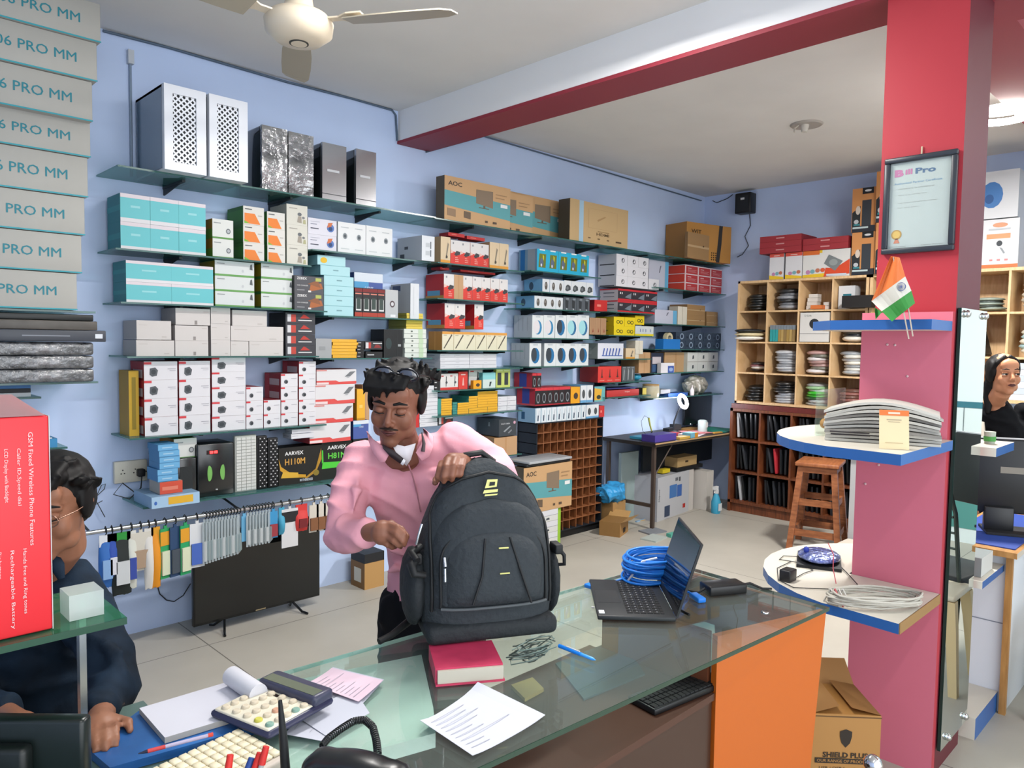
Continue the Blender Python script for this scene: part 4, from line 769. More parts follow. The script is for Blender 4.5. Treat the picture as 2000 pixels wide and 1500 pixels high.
# ------------------------------------------------------------------ pigeonhole cabinet under the phone boxes
def cubby(name, label, org, W_, H_, D_, nc, nr, side, inner, th=.008, plinth=0.0, front='y', cat='cabinet', tm=None, nosubs=(), backm=None):
    """open compartment cabinet. front='y': front faces -Y, front='x': faces -X (columns run towards -Y)"""
    t = thing(name, org)
    def bx(b, u0, u1, v0, v1, d0, d1, m):
        if front == 'y': b.box(u0, u1, d0, d1, v0, v1, m)
        else: b.box(d0, d1, -u1, -u0, v0, v1, m)
    b = MB(); bx(b, 0, th*1.5, 0, H_, 0, D_, side); bx(b, W_-th*1.5, W_, 0, H_, 0, D_, side); bx(b, 0, W_, H_-th*1.5, H_, 0, D_, side); bx(b, 0, W_, plinth, plinth+th*1.5, 0, D_, side)
    if plinth: bx(b, 0, W_, 0, plinth, .02, D_, tm or side)
    b.build('carcass', t)
    b = MB(); bx(b, 0, W_, plinth, H_, D_-.006, D_, backm or inner); b.build('back_panel', t)
    for c in range(1, nc):
        b = MB(); u = W_*c/nc; bx(b, u-th/2, u+th/2, plinth, H_, .002, D_-.006, inner); b.build('divider', t)
    for r in range(1, nr):
        b = MB(); v = plinth+(H_-plinth)*r/nr; bx(b, 0, W_, v-th/2, v+th/2, .001, D_-.006, inner); b.build('partition_shelf', t)
    return tag(t, label, cat)
WB = wood('#7a4a2c', '#96603c')
cubby('pigeonhole_cabinet', 'brown cabinet of many small square compartments under phone boxes', (4.205, 3.98, .0), .83, z7-.001, .21, 10, 11, mat('#20262d', .4), WB, .006, .06, tm=mat('#111315', .5))
cells = []
for c in range(10):
    for r in range(11):
        if random.random() < .62 and len(cells) < 70:
            x = 4.205+.83*(c+.5)/10; z = .065+(z7-.06)*r/11+.004; b = MB(); s = random.uniform(.7, 1.1)
            for k in range(3):
                cx = random.uniform(-.014, .014); b.tube([(cx-.012*s, .0, .006), (cx, -.004, .02*s), (cx+.012*s, .01, .036*s), (cx+.002, .02, .012)], .005, ['#1a1c1f', '#2b2f2c', '#3a3a36'][k], 6)
            o = b.build('adapter_bundle', loc=(x, 4.05, z))
            tag(o, 'small dark adapter in a compartment, %s row, %s column of the brown cabinet' % (ORD[r], ORD[c]) if False else 'dark adapter, row %s from bottom, column %s of compartment cabinet' % (ORD[r] if r else 'one', ORD[c]), 'adapter', 'adapters in the compartment cabinet')
            cells.append(o)
# monitor carton on a stack of white boxes on the floor
x0 = 3.90; 
for i in range(8):
    put('whitethin' if i % 2 else 'whiteacc', 3.93+random.uniform(-.006, .006), 4.18, i*.0435, (i+1)*.0435, 3.72, .22, 'product_box', 'white flat box in floor stack under monitor carton, '+('bottom' if i == 0 else 'top' if i == 7 else ORD[i]+' from bottom'), 'box', 'white floor stack boxes')
b = MB(); b.box(4.195, 4.235, 3.74, 3.95, 0, .37, '#9ccb3a', '#2e6a34'); tag(b.build('carton', world=True), 'slim bright green upright carton on floor beside white stack', 'box')
put('aoc', 3.80, 4.335, .349, .349+.345, 3.72, .10, 'carton', 'brown and teal monitor carton standing on white floor stack', 'box')
b = MB(); b.bbox(3.82, 4.30, 3.71, 3.95, .70, .715, mat('#1d2023', .3), .004); b.bbox(3.84, 4.31, 3.70, 3.94, .717, .735, mat('#9ea2a6', .3), .004); 
t = None; tag(b.build('closed_laptop', world=True), 'closed grey and black laptops lying on the standing monitor carton', 'laptop')
# small carton on floor behind the man
t = thing('carton', (2.70, 3.98, 0)); b = MB(); b.box(-.075, .075, 0, .16, 0, .17, '#c79a5e', '#8a6436'); b.box(-.0765, -.0755, .04, .12, .04, .13, '#e1dccd'); b.build('carton_body', t)
b = MB(); b.box(-.075, .075, 0, .16, .171, .23, '#202124'); b.build('black_top_item', t); tag(t, 'small brown carton on the floor right of the television', 'box')
put('bluethin', 3.60, 3.74, MZ[7], MZ[7]+.11, 3.95, .1, 'product_box', 'blue rounded pack beside the brown carton, behind shoulder', 'packet')
# ------------------------------------------------------------------ workbench in the far corner
TT = .755
t = thing('workbench', (6.1, 3.9, 0)); L = t['_base']
b = MB(); b.box(5.30, 6.9, 3.62, 4.20, TT-.03, TT, mat('#b9986c', .5), mat('#2a2622', .5)); b.box(5.30, 6.9, 3.617, 3.62, TT-.028, TT-.012, '#2a2622'); b.build('table_top', t, world=True)
LEG = mat('#4a3f38', .45)
for x, y in ((5.34, 3.66), (5.34, 4.15), (6.84, 3.66), (6.84, 4.15)):
    b = MB(); b.box(x-.015, x+.015, y-.015, y+.015, 0, TT-.03, LEG); b.build('leg', t, world=True)
b = MB(); b.box(5.33, 5.35, 3.67, 4.14, .19, .22, LEG); b.build('stretcher', t, world=True)
b = MB(); b.tube([(5.34, 3.66, .45), (5.62, 3.66, .72)], .006, LEG, 6); b.build('brace', t, world=True)
b = MB(); b.box(5.66, 6.88, 4.0, 4.02, .42, TT-.03, mat('#20262c', .5)); b.build('back_board', t, world=True)
tag(t, 'cluttered workbench with dark legs in the far corner', 'table')
def bxo(name, x0, x1, y0, y1, z0, z1, c, label, cat, side=None, rz=0, grp=None, dec=()):
    b = MB(); w, d = x1-x0, y1-y0; b.box(-w/2, w/2, 0, d, 0, z1-z0, c, side or c)
    for q in dec: b.box(-w/2+q[0]*w, -w/2+q[2]*w, -.002, -.0005, q[1]*(z1-z0), q[3]*(z1-z0), q[4])
    o = b.build(name, loc=((x0+x1)/2, y0, z0), rz=rz); return tag(o, label, cat, grp)
zt = TT+.001
bxo('box', 4.93+.42, 5.68, 3.66, 3.80, zt, zt+.06, '#5a4aa8', 'purple box at left end of the workbench', 'box', '#473a90')
bxo('folder', 5.42, 5.68, 3.82, 3.98, zt, zt+.02, '#3f9fc0', 'turquoise folder behind purple box on the workbench', 'folder')
bxo('box', 5.69, 5.86, 3.63, 3.70, zt, zt+.022, '#e0b552', 'flat yellow strip box at workbench front edge', 'box')
bxo('box', 5.87, 5.99, 3.63, 3.72, zt, zt+.045, '#7cc0da', 'small light blue and orange box at workbench front', 'box', dec=((.55, 0, 1, 1, '#e29a35'),))
bxo('multimeter', 5.72, 5.95, 3.80, 3.88, zt, zt+.03, '#cf3b40', 'red tool case on the workbench', 'tool')
bxo('paper_sheet', 6.02, 6.28, 3.68, 3.86, zt, zt+.004, '#e9e0e6', 'white paper glowing under the bench lamp', 'paper', rz=.3)
bxo('paper_sheet', 6.10, 6.36, 3.72, 3.95, zt+.005, zt+.012, '#d98a90', 'pink sheet under the circuit boards on the bench', 'paper', rz=-.2)
bxo('circuit_board', 6.25, 6.45, 3.90, 4.0, zt+.013, zt+.03, '#8c6b3a', 'brown circuit board clutter beside lamp base', 'electronics')
bxo('green_mat', 6.45, 6.85, 3.66, 3.98, zt, zt+.006, '#1f8a72', 'green mat at right end of the workbench', 'mat')
b = MB(); b.lathe([(.045, 0), (.045, .10), (.03, .11)], (0, 0, 0), '#b9c7c6', 18); b.box(-.02, .02, -.0462, -.0448, .04, .09, '#eceff0'); tag(b.build('plastic_box', loc=(6.35, 3.80, zt+.013)), 'pale grey translucent container on the workbench before the monitor', 'container')
# bench monitor
t = thing('computer_monitor', (6.68, 4.05, zt)); b = MB(); b.bbox(-.25, .25, 0, .03, .04, .36, mat('#111417', .2), .004); b.build('screen_panel', t); b = MB(); b.box(-.1, .1, -.05, .08, 0, .01, '#15171a'); b.box(-.02, .02, .03, .05, 0, .2, '#15171a'); b.build('stand', t)
b = MB(); b.box(-.15, -.14, -.002, 0, .045, .052, mat('#f2f6ff', emit=2)); b.build('power_light', t); tag(t, 'black monitor on the corner workbench', 'monitor')
# ring lamp
LP = on(1334, 786, 1, 3.86); t = thing('ring_lamp', (LP.x-.06, 3.92, zt)); L = t['_base']
b = MB(); b.lathe([(.07, 0), (.07, .02), (.02, .035)], (0, 0, 0), '#22262b', 20); b.build('base', t)
b = MB(); b.tube([(0, 0, .03), (.01, .0, .12), (.03, -.02, .2), (.055, -.05, LP.z-zt-.02)], .007, '#2b3036', 8); b.build('gooseneck', t)
b = MB(); c = Vector((.06, -.06, LP.z-zt+.01)); R = []
for i in range(25):
    a = 2*math.pi*i/24; d = Vector((math.cos(a), math.sin(a)*.35, math.sin(a)*.93)); R.append([tuple(c+d*(.06+.018*math.cos(q*math.pi/4))+Vector((0, -.93, .35))*.014*math.sin(q*math.pi/4)) for q in range(8)])
b.rings(R, mat('#f6f6ff', emit=14), cap=False); b.build('light_ring', t); tag(t, 'glowing ring lamp on black gooseneck over the workbench', 'lamp')
pl = bpy.data.lights.new('ring_lamp_light', 'POINT'); pl.energy = 3.0; pl.color = (.95, .96, 1); pl.shadow_soft_size = .07; po = bpy.data.objects.new('ring_lamp_light', pl); COL.objects.link(po); po.location = (LP.x, 3.78, LP.z)
# soldering iron holder
t = thing('soldering_iron', (5.72, 3.95, zt)); b = MB(); b.lathe([(.03, 0), (.03, .01), (.008, .02), (.008, .05)], (0, 0, 0), '#17191b', 12); b.build('holder', t)
b = MB(); b.tube([(0, 0, .04), (-.03, .0, .10), (-.055, 0, .17)], [.006, .008, .01], '#cfd06a', 8); b.build('handle', t); b = MB(); b.tube([(-.055, 0, .17), (-.08, .03, .19), (-.1, .05, .14), (-.09, .04, .05), (-.04, .03, .01)], .002, '#2b2d30', 6); b.build('cord', t)
tag(t, 'soldering iron with yellow-green handle standing on the workbench', 'tool')
b = MB(); b.lathe([(.028, 0), (.03, .02), (.03, .07), (.02, .09)], (0, 0, 0), '#e6dfb2', 14); tag(b.build('container', loc=(5.16, 4.05, z7+.0)), 'tiny cream jar at right end of compartment cabinet', 'container') if False else None
# shelf above bench: jar, bag, tape dispenser
b = MB(); b.lathe([(.075, 0), (.08, .02), (.08, .10), (.075, .11)], (0, 0, 0), glass('#d9d2b8', .4), 18); b.lathe([(.078, .11), (.078, .125), (.02, .128)], (0, 0, 0), '#b99a6c', 18); b.ell((0, 0, .045), (.055, .055, .035), '#b9a24a'); tag(b.build('storage_jar', loc=(5.80, 4.03, PZ[4])), 'clear round jar with brown lid on the shelf above bench', 'jar')
b = MB(); b.ell((0, 0, .09), (.17, .09, .09), mat('#9a968c', .25, spec=.8, bump=.6, scale=18)); o = wrinkle(remesh(b.build('plastic_bag', loc=(6.60, 4.05, PZ[4])), .006, 1), .03, (12, 12, 12)); tag(o, 'crumpled clear plastic bag on the shelf above bench monitor', 'bag')
bxo('folder', 6.02, 6.36, 3.98, 4.12, PZ[4], PZ[4]+.03, '#3a64b0', 'blue folder lying on the shelf above bench', 'folder')
bxo('box', 5.92, 6.08, 4.0, 4.12, PZ[4]+.031, PZ[4]+.07, '#9a9ba0', 'grey item on the shelf above bench between jar and folder', 'box')
b = MB(); b.lathe([(.02, 0), (.022, .05), (.006, .08), (.005, .10)], (0, 0, 0), '#e6dadb', 12); tag(b.build('glue_bottle', loc=(6.42, 3.97, PZ[4])), 'small white glue bottle on the shelf above bench', 'bottle')
t = thing('tape_dispenser', (5.98, 3.93, PZ[2])); b = MB(); b.prism([(-.14, 0), (.14, 0), (.14, .09), (-.14, .09)], 0, .095, '#1f78c8'); b.build('body', t); b = MB(); R = []
for i in range(25):
    a = 2*math.pi*i/24; R.append([(math.cos(a)*r, .045+y, .10+math.sin(a)*r) for r, y in ((.03, -.02), (.055, -.02), (.055, .02), (.03, .02))])
b.rings(R, '#d9cfa8', cap=False, smooth=False); b.build('tape_roll', t); tag(t, 'bright blue tape dispenser with tape roll on corner shelf', 'tape dispenser')
b = MB(); b.ell((0, 0, .03), (.06, .05, .03), mat('#2f8fb0', .3, bump=.5)); tag(b.build('packet', loc=(5.60, 4.06, OZ[4])), 'turquoise crumpled packet right of the grey packs', 'packet')
bxo('tape_box', 5.60, 5.66, 3.98, 4.06, OZ[5]-.01+.011, OZ[5]+.06, '#d9c43a', 'tiny yellow and black box at end of red flat box shelf', 'box', '#2b2a22')
bxo('notebook', 5.10, 5.55, 4.0, 4.15, OZ[5]+.0625, OZ[5]+.072, '#3c3f86', 'flat blue book on the flat red box', 'book')
# under the bench
put('skycarton', 5.45, 5.6, .0, .01, 3.9, .02, 'paper_sheet', 'small pale sheet on the floor under the bench', 'paper')
t = thing('carton', (5.95, 3.82, 0), rz=.10); b = MB(); w = .72
b.box(-w/2, w/2, 0, .30, 0, .40, '#c9cbd0', '#b9bdc6'); 
for q in ((-.16, .14, .02, .32, '#c3cde0'), (-.16, .17, -.02, .29, '#4c7fc0'), (0.0, .16, .09, .27, '#3f6db8'), (-.02, .15, .0, .3, '#c3cde0')): pass
b.box(-.13, .01, -.002, -.0005, .18, .30, '#4c7fc0'); b.box(.02, .11, -.002, -.0005, .175, .285, '#3f6db8'); b.box(-.22, -.12, -.002, -.0005, .02, .12, '#3a4a66'); b.box(.14, .19, -.002, -.0005, .05, .09, '#c0392f'); b.box(-.02, .03, -.002, -.0005, .33, .36, '#6b7078'); b.box(.05, .08, -.002, -.0005, .32, .36, '#55585f')
b.box(.26, w/2-.004, -.002, -.0005, 0, .40, '#d9d3cc')
b.text('Livfast', (-w/2+.06, -.001, .2), (0, 0, 1), (-1, 0, 0), .04, '#4a4e58') if False else b.text('Livpure', (-w/2+.05, -.002, .18), (0, 0, 1), (-1, 0, 0), .035, '#4a4e58')
b.build('carton_body', t); tag(t, 'large white carton with two blue squares under the workbench', 'box')
bxo('carton', 6.36, 6.48, 3.74, 3.98, 0, .38, '#d8d3cb', 'narrow white carton between blue-square carton and laptop cabinet', 'box')
bxo('carton', 6.02, 6.36, 3.86, 4.12, .44, .53, '#c9a873', 'flat tan carton on black pile under the workbench', 'box', dec=((.4, .4, .55, .6, '#4a3a28'),))
bxo('black_case', 5.98, 6.44, 3.84, 4.10, .405, .438, '#1a1c20', 'flat black case on the white carton under bench', 'case')
bxo('yellow_tool', 5.78, 5.90, 3.86, 3.92, .41, .445, '#e8cf2a', 'yellow tool lying on the white carton under bench', 'tool')
bxo('plywood_sheet', 5.36, 5.62, 4.02, 4.05, 0, .62, '#9fb2b2', 'pale grey-green board leaning behind the bench leg', 'board')
# spray bottle
t = thing('spray_bottle', (6.33, 3.62, 0)); b = MB(); b.lathe([(.04, 0), (.045, .02), (.045, .11), (.03, .16), (.015, .19)], (0, 0, 0), '#3fa9cf', 16); b.box(-.03, .03, -.047, -.045, .03, .1, '#e3ecef'); b.build('bottle_body', t)
b = MB(); b.box(-.012, .012, -.02, .02, .19, .23, '#eceef0'); b.box(-.05, .02, -.012, .012, .23, .26, '#eceef0'); b.tube([(-.02, 0, .23), (-.035, 0, .2)], .005, '#eceef0', 6); b.build('trigger', t); tag(t, 'blue spray bottle with white trigger on the floor by the carton', 'bottle')
# clutter on the floor by the bench
t = thing('carton', (5.02, 3.72, 0), rz=.35); b = MB(); b.box(-.12, .12, 0, .18, 0, .12, '#b78a50', '#9c7440'); b.add([(-.12, 0, .12), (.12, 0, .12), (.14, -.09, .155), (-.1, -.09, .155)], [(0, 1, 2, 3)], '#c49a60'); b.add([(.12, 0, .12), (.12, .18, .12), (.2, .18, .16), (.2, 0, .16)], [(0, 1, 2, 3)], '#c49a60'); b.box(-.03, .03, -.002, -.0005, .02, .06, '#2a2018'); b.build('carton_body', t); tag(t, 'small opened brown carton with hole on the floor by the compartments', 'box')
bxo('carton', 5.12, 5.30, 3.92, 4.10, 0, .22, '#b8905a', 'torn brown carton behind the small opened one', 'box')
b = MB(); b.ell((0, 0, .08), (.17, .12, .08), mat('#3593cc', .4, bump=.4, scale=6)); tag(wrinkle(remesh(b.build('blue_bag', loc=(5.16, 3.98, .222)), .006, 1), .035, (9, 9, 9), 2), 'crumpled bright blue bag on the torn carton', 'bag')
bxo('plastic_sleeve', 5.00, 5.20, 3.40, 3.54, 0, .012, '#bfc9c4', 'clear plastic sleeve lying on the floor', 'packet', rz=.1)
bxo('toothpaste_box', 5.22, 5.40, 3.38, 3.43, 0, .03, '#5fb8a4', 'teal box with orange end lying on the floor', 'box', rz=-.1, dec=((.75, 0, 1, 1, '#e6a23a'),))
bxo('magazine', 5.16, 5.36, 3.54, 3.68, 0, .012, '#8a8f96', 'grey magazine on floor beside the opened carton', 'magazine', rz=-.2)

# ------------------------------------------------------------------ laptop cabinet and pine pigeonholes on the right wall
XF = 6.55
DW = wood('#7a4326', '#5a2f1a'); PINE = wood('#d9b88c', '#c9a577', .5)
cubby('laptop_cabinet', 'dark brown open cabinet holding upright black laptops', (XF-.02, 3.61, 0), 1.22, 1.0, .40, 4, 3, DW, DW, .018, .085, front='x', tm=DW, backm=mat('#15120f', .6))
t = thing('red_brown_tray', (XF, 3.0, 1.0015)); b = MB(); b.box(-.02, .38, -.60, .60, 0, .045, wood('#6a2420', '#55201b')); b.build('plank_stack', t); tag(t, 'red-brown plank layer between laptop cabinet and pine pigeonholes', 'board')
zP = 1.052
cubby('pine_pigeonholes', 'pale pine pigeonhole shelf stuffed with packs on the right wall', (XF, 3.58, zP), 1.20, 2.215-zP, .38, 4, 4, PINE, PINE, .014, front='x')
cubby('pine_pigeonholes', 'pale pine pigeonhole shelf seen right of the pillar', (XF, 2.37, 1.2), 2.0, 2.215-1.2, .38, 6, 3, PINE, PINE, .016, front='x')
random.seed(3)
LC = ['#1a1c20', '#232529', '#101214', '#2c2f34', '#191a1d']
for r in range(3):
    for c in range(4):
        y0 = 3.61-1.22*c/4-.03; z0 = .085+.305*r+.02
        k = 5 if c < 3 else 4
        for i in range(k):
            col = LC[(i+r+c) % 5]; 
            if (r, c, i) == (1, 1, 2): col = '#b8303a'
            if (r, c, i) in ((0, 0, 1), (2, 0, 0)): col = '#b9bcc0'
            tilt = random.uniform(-.08, .02)-(0.12 if i in (1, 2) else 0)
            b = MB(); b.bbox(0, .30, -.010, .010, 0, .235, mat(col, .3, spec=.5), .003); 
            o = b.build('laptop', loc=(XF+.03, y0-.035-i*.044, z0+.004)); o.rotation_euler[0] = tilt
            tag(o, '%s laptop standing in %s row, %s bay of the dark cabinet, %s in its bay' % ('red' if col == '#b8303a' else 'silver' if col == '#b9bcc0' else 'black', ('bottom', 'middle', 'top')[r], ORD[c], ORD[i]), 'laptop', 'upright laptops in dark cabinet')
def blob(name, loc, r, col, label, cat, n=5, rough=.35, bump=.5, seed=1, cols=None, scale=14):
    random.seed(seed); b = MB()
    for i in range(n):
        c = (random.uniform(-.15, .15)*r[0], random.uniform(-.15, .15)*r[1], r[2]*(.25+1.75*i/n)); b.ell(c, (r[0]*.85, r[1]*random.uniform(.8, .98), r[2]*1.7/n), mat((cols or [col])[i % len(cols or [col])], rough, spec=.7, bump=bump, scale=scale), 12)
    zm = min(v[2] for v in b.v); b.v = [(x, y, z-zm) for x, y, z in b.v]
    return tag(b.build(name, loc=loc), label, cat)
def bay(c, r): return (XF+.16, 3.58-1.2*(c+.5)/4, zP+.012+(2.215-zP)*r/4)
blob('cable_pile', bay(0, 3), (.14, .11, .08), '#1b2022', 'black folded pouches in the top left pine bay', 'pouch', 6, seed=2)
t = blob('cable_pile', bay(1, 3), (.14, .12, .10), '#3a3d42', 'black rolls over grey coiled cables in top row pine bay', 'cable', 6, cols=['#8f9297', '#6f7277', '#1d1f22'], seed=3, scale=40)
for i, (dy, dz, w) in enumerate(((.06, 0, .1), (.06, .035, .09), (.055, .07, .09), (.05, .105, .08), (-.07, 0, .05), (-.07, .03, .05))):
    p = bay(2, 3); b = MB(); b.box(-.04, .04, -w/2, w/2, 0, .033, '#e6e1d8'); tag(b.build('small_white_box', loc=(p[0]-.05, p[1]+dy, p[2]+dz)), 'small white box in third top pine bay, '+('lowest of left pile', 'second of left pile', 'third of left pile', 'topmost of left pile', 'lower of right pair', 'upper of right pair')[i], 'box', 'small white boxes in pine bay')
p = bay(2, 3); b = MB(); b.box(-.04, .04, -.05, .05, 0, .035, '#e07a3a'); tag(b.build('orange_box', loc=(p[0]-.12, p[1]-.01, p[2])), 'orange small box in third top pine bay', 'box')
p = bay(3, 3)
b = MB(); b.box(-.06, .06, -.07, .07, 0, .2, '#e3e6ea'); b.box(-.0615, -.0602, -.04, .03, .06, .13, '#2f7f8f'); tag(b.build('camera_box', loc=(p[0]-.02, p[1]+.06, p[2])), 'white box with teal circle picture in top right pine bay', 'box')
b = MB(); b.box(-.1, .1, -.12, .12, 0, .10, '#1c1a19'); tag(b.build('black_box', loc=(p[0]-.2+.02, p[1]-.10, p[2]+.0)), 'black box leaning forward in top right pine bay', 'box')
p = bay(0, 2)
for i, (c, l) in enumerate((('#e6e4dd', 'white padded envelope'), ('#d9c9a0', 'cream padded envelope'), ('#23262a', 'black padded envelope'))):
    b = MB(); b.ell((0, 0, .03+.03*i), (.2, .13, .02), mat(c, .5), 12); o = b.build('padded_envelope', loc=(p[0]-.14, p[1]+.02, p[2]+i*.004)); tag(o, l+' sticking out of second row pine bay', 'envelope')
p = bay(1, 2)
for i in range(9):
    b = MB(); b.box(-.05, .05, -.012, .012, 0, .15, '#2f9f9f' if i < 3 else ['#a98a4a', '#b89a5c', '#93784a'][i % 3]); b.box(-.051, .051, -.0125, .0125, .11, .15, '#7d8890'); tag(b.build('ink_bottle_box', loc=(p[0]-.1, p[1]+.105-i*.0265, p[2])), '%s upright slim box in second row pine bay, %s from left' % ('teal' if i < 3 else 'gold', ORD[i]), 'box', 'upright slim boxes in pine bay')
p = bay(2, 2); b = MB(); b.box(-.14, .1, -.13, .13, 0, .26, '#e2e0da'); b.box(-.1412, -.1402, -.13, .13, .07, .075, '#9a9a98')
n = 16; b.poly([(-.1415, .0-.045*math.cos(2*math.pi*i/n), .16+.045*math.sin(2*math.pi*i/n)) for i in range(n)], '#2a2c2e'); b.text('D-Link', (-.1412, .09, .225), (0, -1, 0), (0, 0, 1), .016, '#5f7a72'); tag(b.build('camera_carton', loc=(p[0]-.02, p[1], p[2])), 'white carton with black round lens in second row pine bay', 'box')
blob('cable_coil', bay(3, 2), (.13, .11, .09), '#16191c', 'black cable coil with white leads in second row pine bay', 'cable', 5, cols=['#d9d6cc', '#1c2228', '#14171a', '#2a4a90'], seed=5)
blob('small_packets', bay(0, 1), (.1, .08, .045), '#c9b9b2', 'small white and maroon packets in third row pine bay', 'packet', 4, cols=['#2b2426', '#d9d6d0', '#7a4a4e'], seed=6)
blob('plastic_packs', bay(1, 1), (.14, .12, .11), '#a9adb2', 'grey plastic packs filling third row pine bay', 'packet', 8, cols=['#9a9ea4', '#b6babf', '#85898f'], seed=7)
blob('plastic_packs', bay(2, 1), (.14, .12, .11), '#b08c88', 'pinkish clear bag and silver packets in third row pine bay', 'packet', 7, cols=['#d4cfd0', '#6a6a60', '#b08c88', '#9c7c78'], seed=8)
blob('plastic_packs', bay(3, 1), (.14, .12, .11), '#cfcfc8', 'white and silver packs in third row right pine bay', 'packet', 7, cols=['#a6aaae', '#cfcfc8', '#8f959a', '#e0ddd0'], seed=9)
blob('black_bag', bay(0, 0), (.13, .11, .08), '#121416', 'crumpled black bag in bottom left pine bay', 'bag', 5, seed=10)
blob('plastic_packs', bay(1, 0), (.14, .12, .11), '#a2a6ac', 'black topped grey packs in bottom row pine bay', 'packet', 8, cols=['#9ca0a6', '#b0b4ba', '#8a8e94', '#9ca0a6', '#2a2c30', '#1c1e20', '#24262a', '#222'+'222'], seed=11)
blob('plastic_packs', bay(2, 0), (.14, .12, .11), '#5fc24a', 'bright green and grey packs in bottom row pine bay', 'packet', 8, cols=['#9a9e9f', '#a9adae', '#2a4a2c', '#41b832', '#36ad2a', '#dfe3df', '#8fb88a'], seed=12)
blob('plastic_packs', bay(3, 0), (.14, .12, .09), '#8a6a60', 'brown packs in bottom right pine bay behind glass', 'packet', 6, cols=['#8a5a52', '#6a4a40'], seed=13)
# boxes on top of the pine unit (faces towards -X)
def xbox(kind, ya, yb, z0, z1, x, d, label, name='product_box', grp=None):
    w = abs(ya-yb); o = bpy.data.objects.new(name, box_mesh(kind, w-.002, d, z1-z0-.001)); COL.objects.link(o)
    o.location = (x, (ya+yb)/2, z0); o.rotation_euler[2] = -math.pi/2; tag(o, label, 'box', grp); return o
Yp = lambda px, py, x=XF: on(px, py, 0, x).y
Zp = lambda px, py, x=XF: on(px, py, 0, x).z
zq = 2.2165
xbox('inktank', Yp(1503, 515), Yp(1531, 515), zq, zq+.235, XF, .3, 'white and orange ink printer box, narrow, leftmost on pine unit')
xbox('inktank', Yp(1534, 515), Yp(1567, 515), zq, zq+.235, XF, .3, 'white and orange ink printer box, narrow, second on pine unit')
xbox('inktankwide', Yp(1568, 515), Yp(1660, 515), zq, zq+.235, XF, .3, 'wide white and orange printer box with grey device picture')
for i in range(3): xbox('rednote', Yp(1487, 475), Yp(1568, 475), zq+.2365+i*.053, zq+.2365+(i+1)*.053, XF-.03, .32, 'flat red box on left white printer boxes, %s of three' % ('lowest', 'middle', 'topmost')[i], grp='flat red boxes left pile')
for i in range(2): xbox('rednote', Yp(1569, 475), Yp(1658, 475), zq+.2365+i*.053, zq+.2365+(i+1)*.053, XF-.01, .32, 'flat red box on the wide printer box, %s of two' % ('lower', 'upper')[i], grp='flat red boxes right pile')
xbox('spk', Yp(1663, 490), Yp(1711, 490), zq, zq+.36, XF, .25, 'black and orange speaker carton, lower one beside red boxes')
xbox('spk', Yp(1664, 405), Yp(1712, 405), zq+.361, zq+.73, XF, .25, 'black and orange speaker carton, upper one beside red boxes')
xbox('spk', Yp(1713, 480), Yp(1760, 480), zq, zq+.42, XF-.04, .25, 'black and orange speaker carton partly behind certificate, lower')
xbox('spk', Yp(1714, 385), Yp(1760, 385), zq+.421, zq+.84, XF-.04, .25, 'black and orange speaker carton partly behind certificate, upper')
xbox('web', Yp(1915, 480), Yp(1990, 475), zq, Zp(1960, 427), XF, .3, 'white and orange webcam carton right of the pillar')
xbox('blueDisc', Yp(1915, 380), Yp(1990, 380), Zp(1960, 425), Zp(1960, 332), XF, .3, 'white carton with large blue disc right of the pillar')
# right-of-pillar shelf contents
for (y, z, r, c, l) in ((1.53, 1.90, (.12, .12, .05), ['#8c9a90', '#3a4440'], 'silver and dark packets in pine bay right of pillar'), (1.20, 1.9, (.14, .13, .11), ['#d3d0c4', '#c3c0b4'], 'whitish plastic bag in pine bay right of pillar'), (1.20, 1.56, (.14, .13, .1), ['#d9d6c8', '#9fc0c8'], 'clear bag with cream contents beside the girl')):
    blob('plastic_packs', (XF+.16, y, z), r, c[0], l, 'packet', 5, cols=c, seed=int(y*100))
for i in range(5):
    b = MB(); b.box(0, .25, -.01, .01, 0, .25, '#191b1e'); o = b.build('black_folder', loc=(XF+.02, 1.65-i*.03, 1.56)); o.rotation_euler[0] = -.25; tag(o, 'black folder leaning in pine bay above the girl, %s' % ORD[i], 'folder', 'black folders right of pillar')
for i in range(6):
    b = MB(); b.box(0, .3, -.13, .13, 0, .045, ['#dfe0e2', '#c9d3e0'][i % 2]); tag(b.build('paper_ream', loc=(XF+.01, 1.21, 1.225+i*.0465)), 'white paper ream behind the girl, %s from bottom' % ORD[i], 'paper', 'paper reams behind the girl')
# wall speaker
P0 = on(1457, 400, 0, XB-.05); t = thing('wall_speaker', (XB-.001, P0.y, P0.z-.09)); b = MB(); b.bbox(-.12, 0, -.085, .085, 0, .20, mat('#16181b', .4), .01); b.build('cabinet', t)
b = MB(); b.box(-.122, -.12, -.06, .06, .02, .17, '#22252a'); b.box(-.124, -.122, -.02, .02, .13, .15, '#e6e6e6') ; b.build('grille', t); tag(t, 'small black speaker mounted on the right wall near corner', 'speaker')
pts = [on(x, y, 0, XB-.01) for x, y in ((1464, 417), (1466, 440), (1455, 462), (1462, 480), (1450, 497), (1440, 502))]
b = MB(); b.tube(pts, .004, '#3b4450', 6); tag(b.build('speaker_wire', world=True), 'dark wire hanging from the small wall speaker', 'wire')
pts = [on(x, y, 0, XB-.01) for x, y in ((1431, 380), (1420, 388), (1400, 396), (1392, 392))]
b = MB(); b.tube(pts, .004, '#3b4450', 6); tag(b.build('speaker_wire', world=True), 'dark wire curling at the far ceiling corner', 'wire')
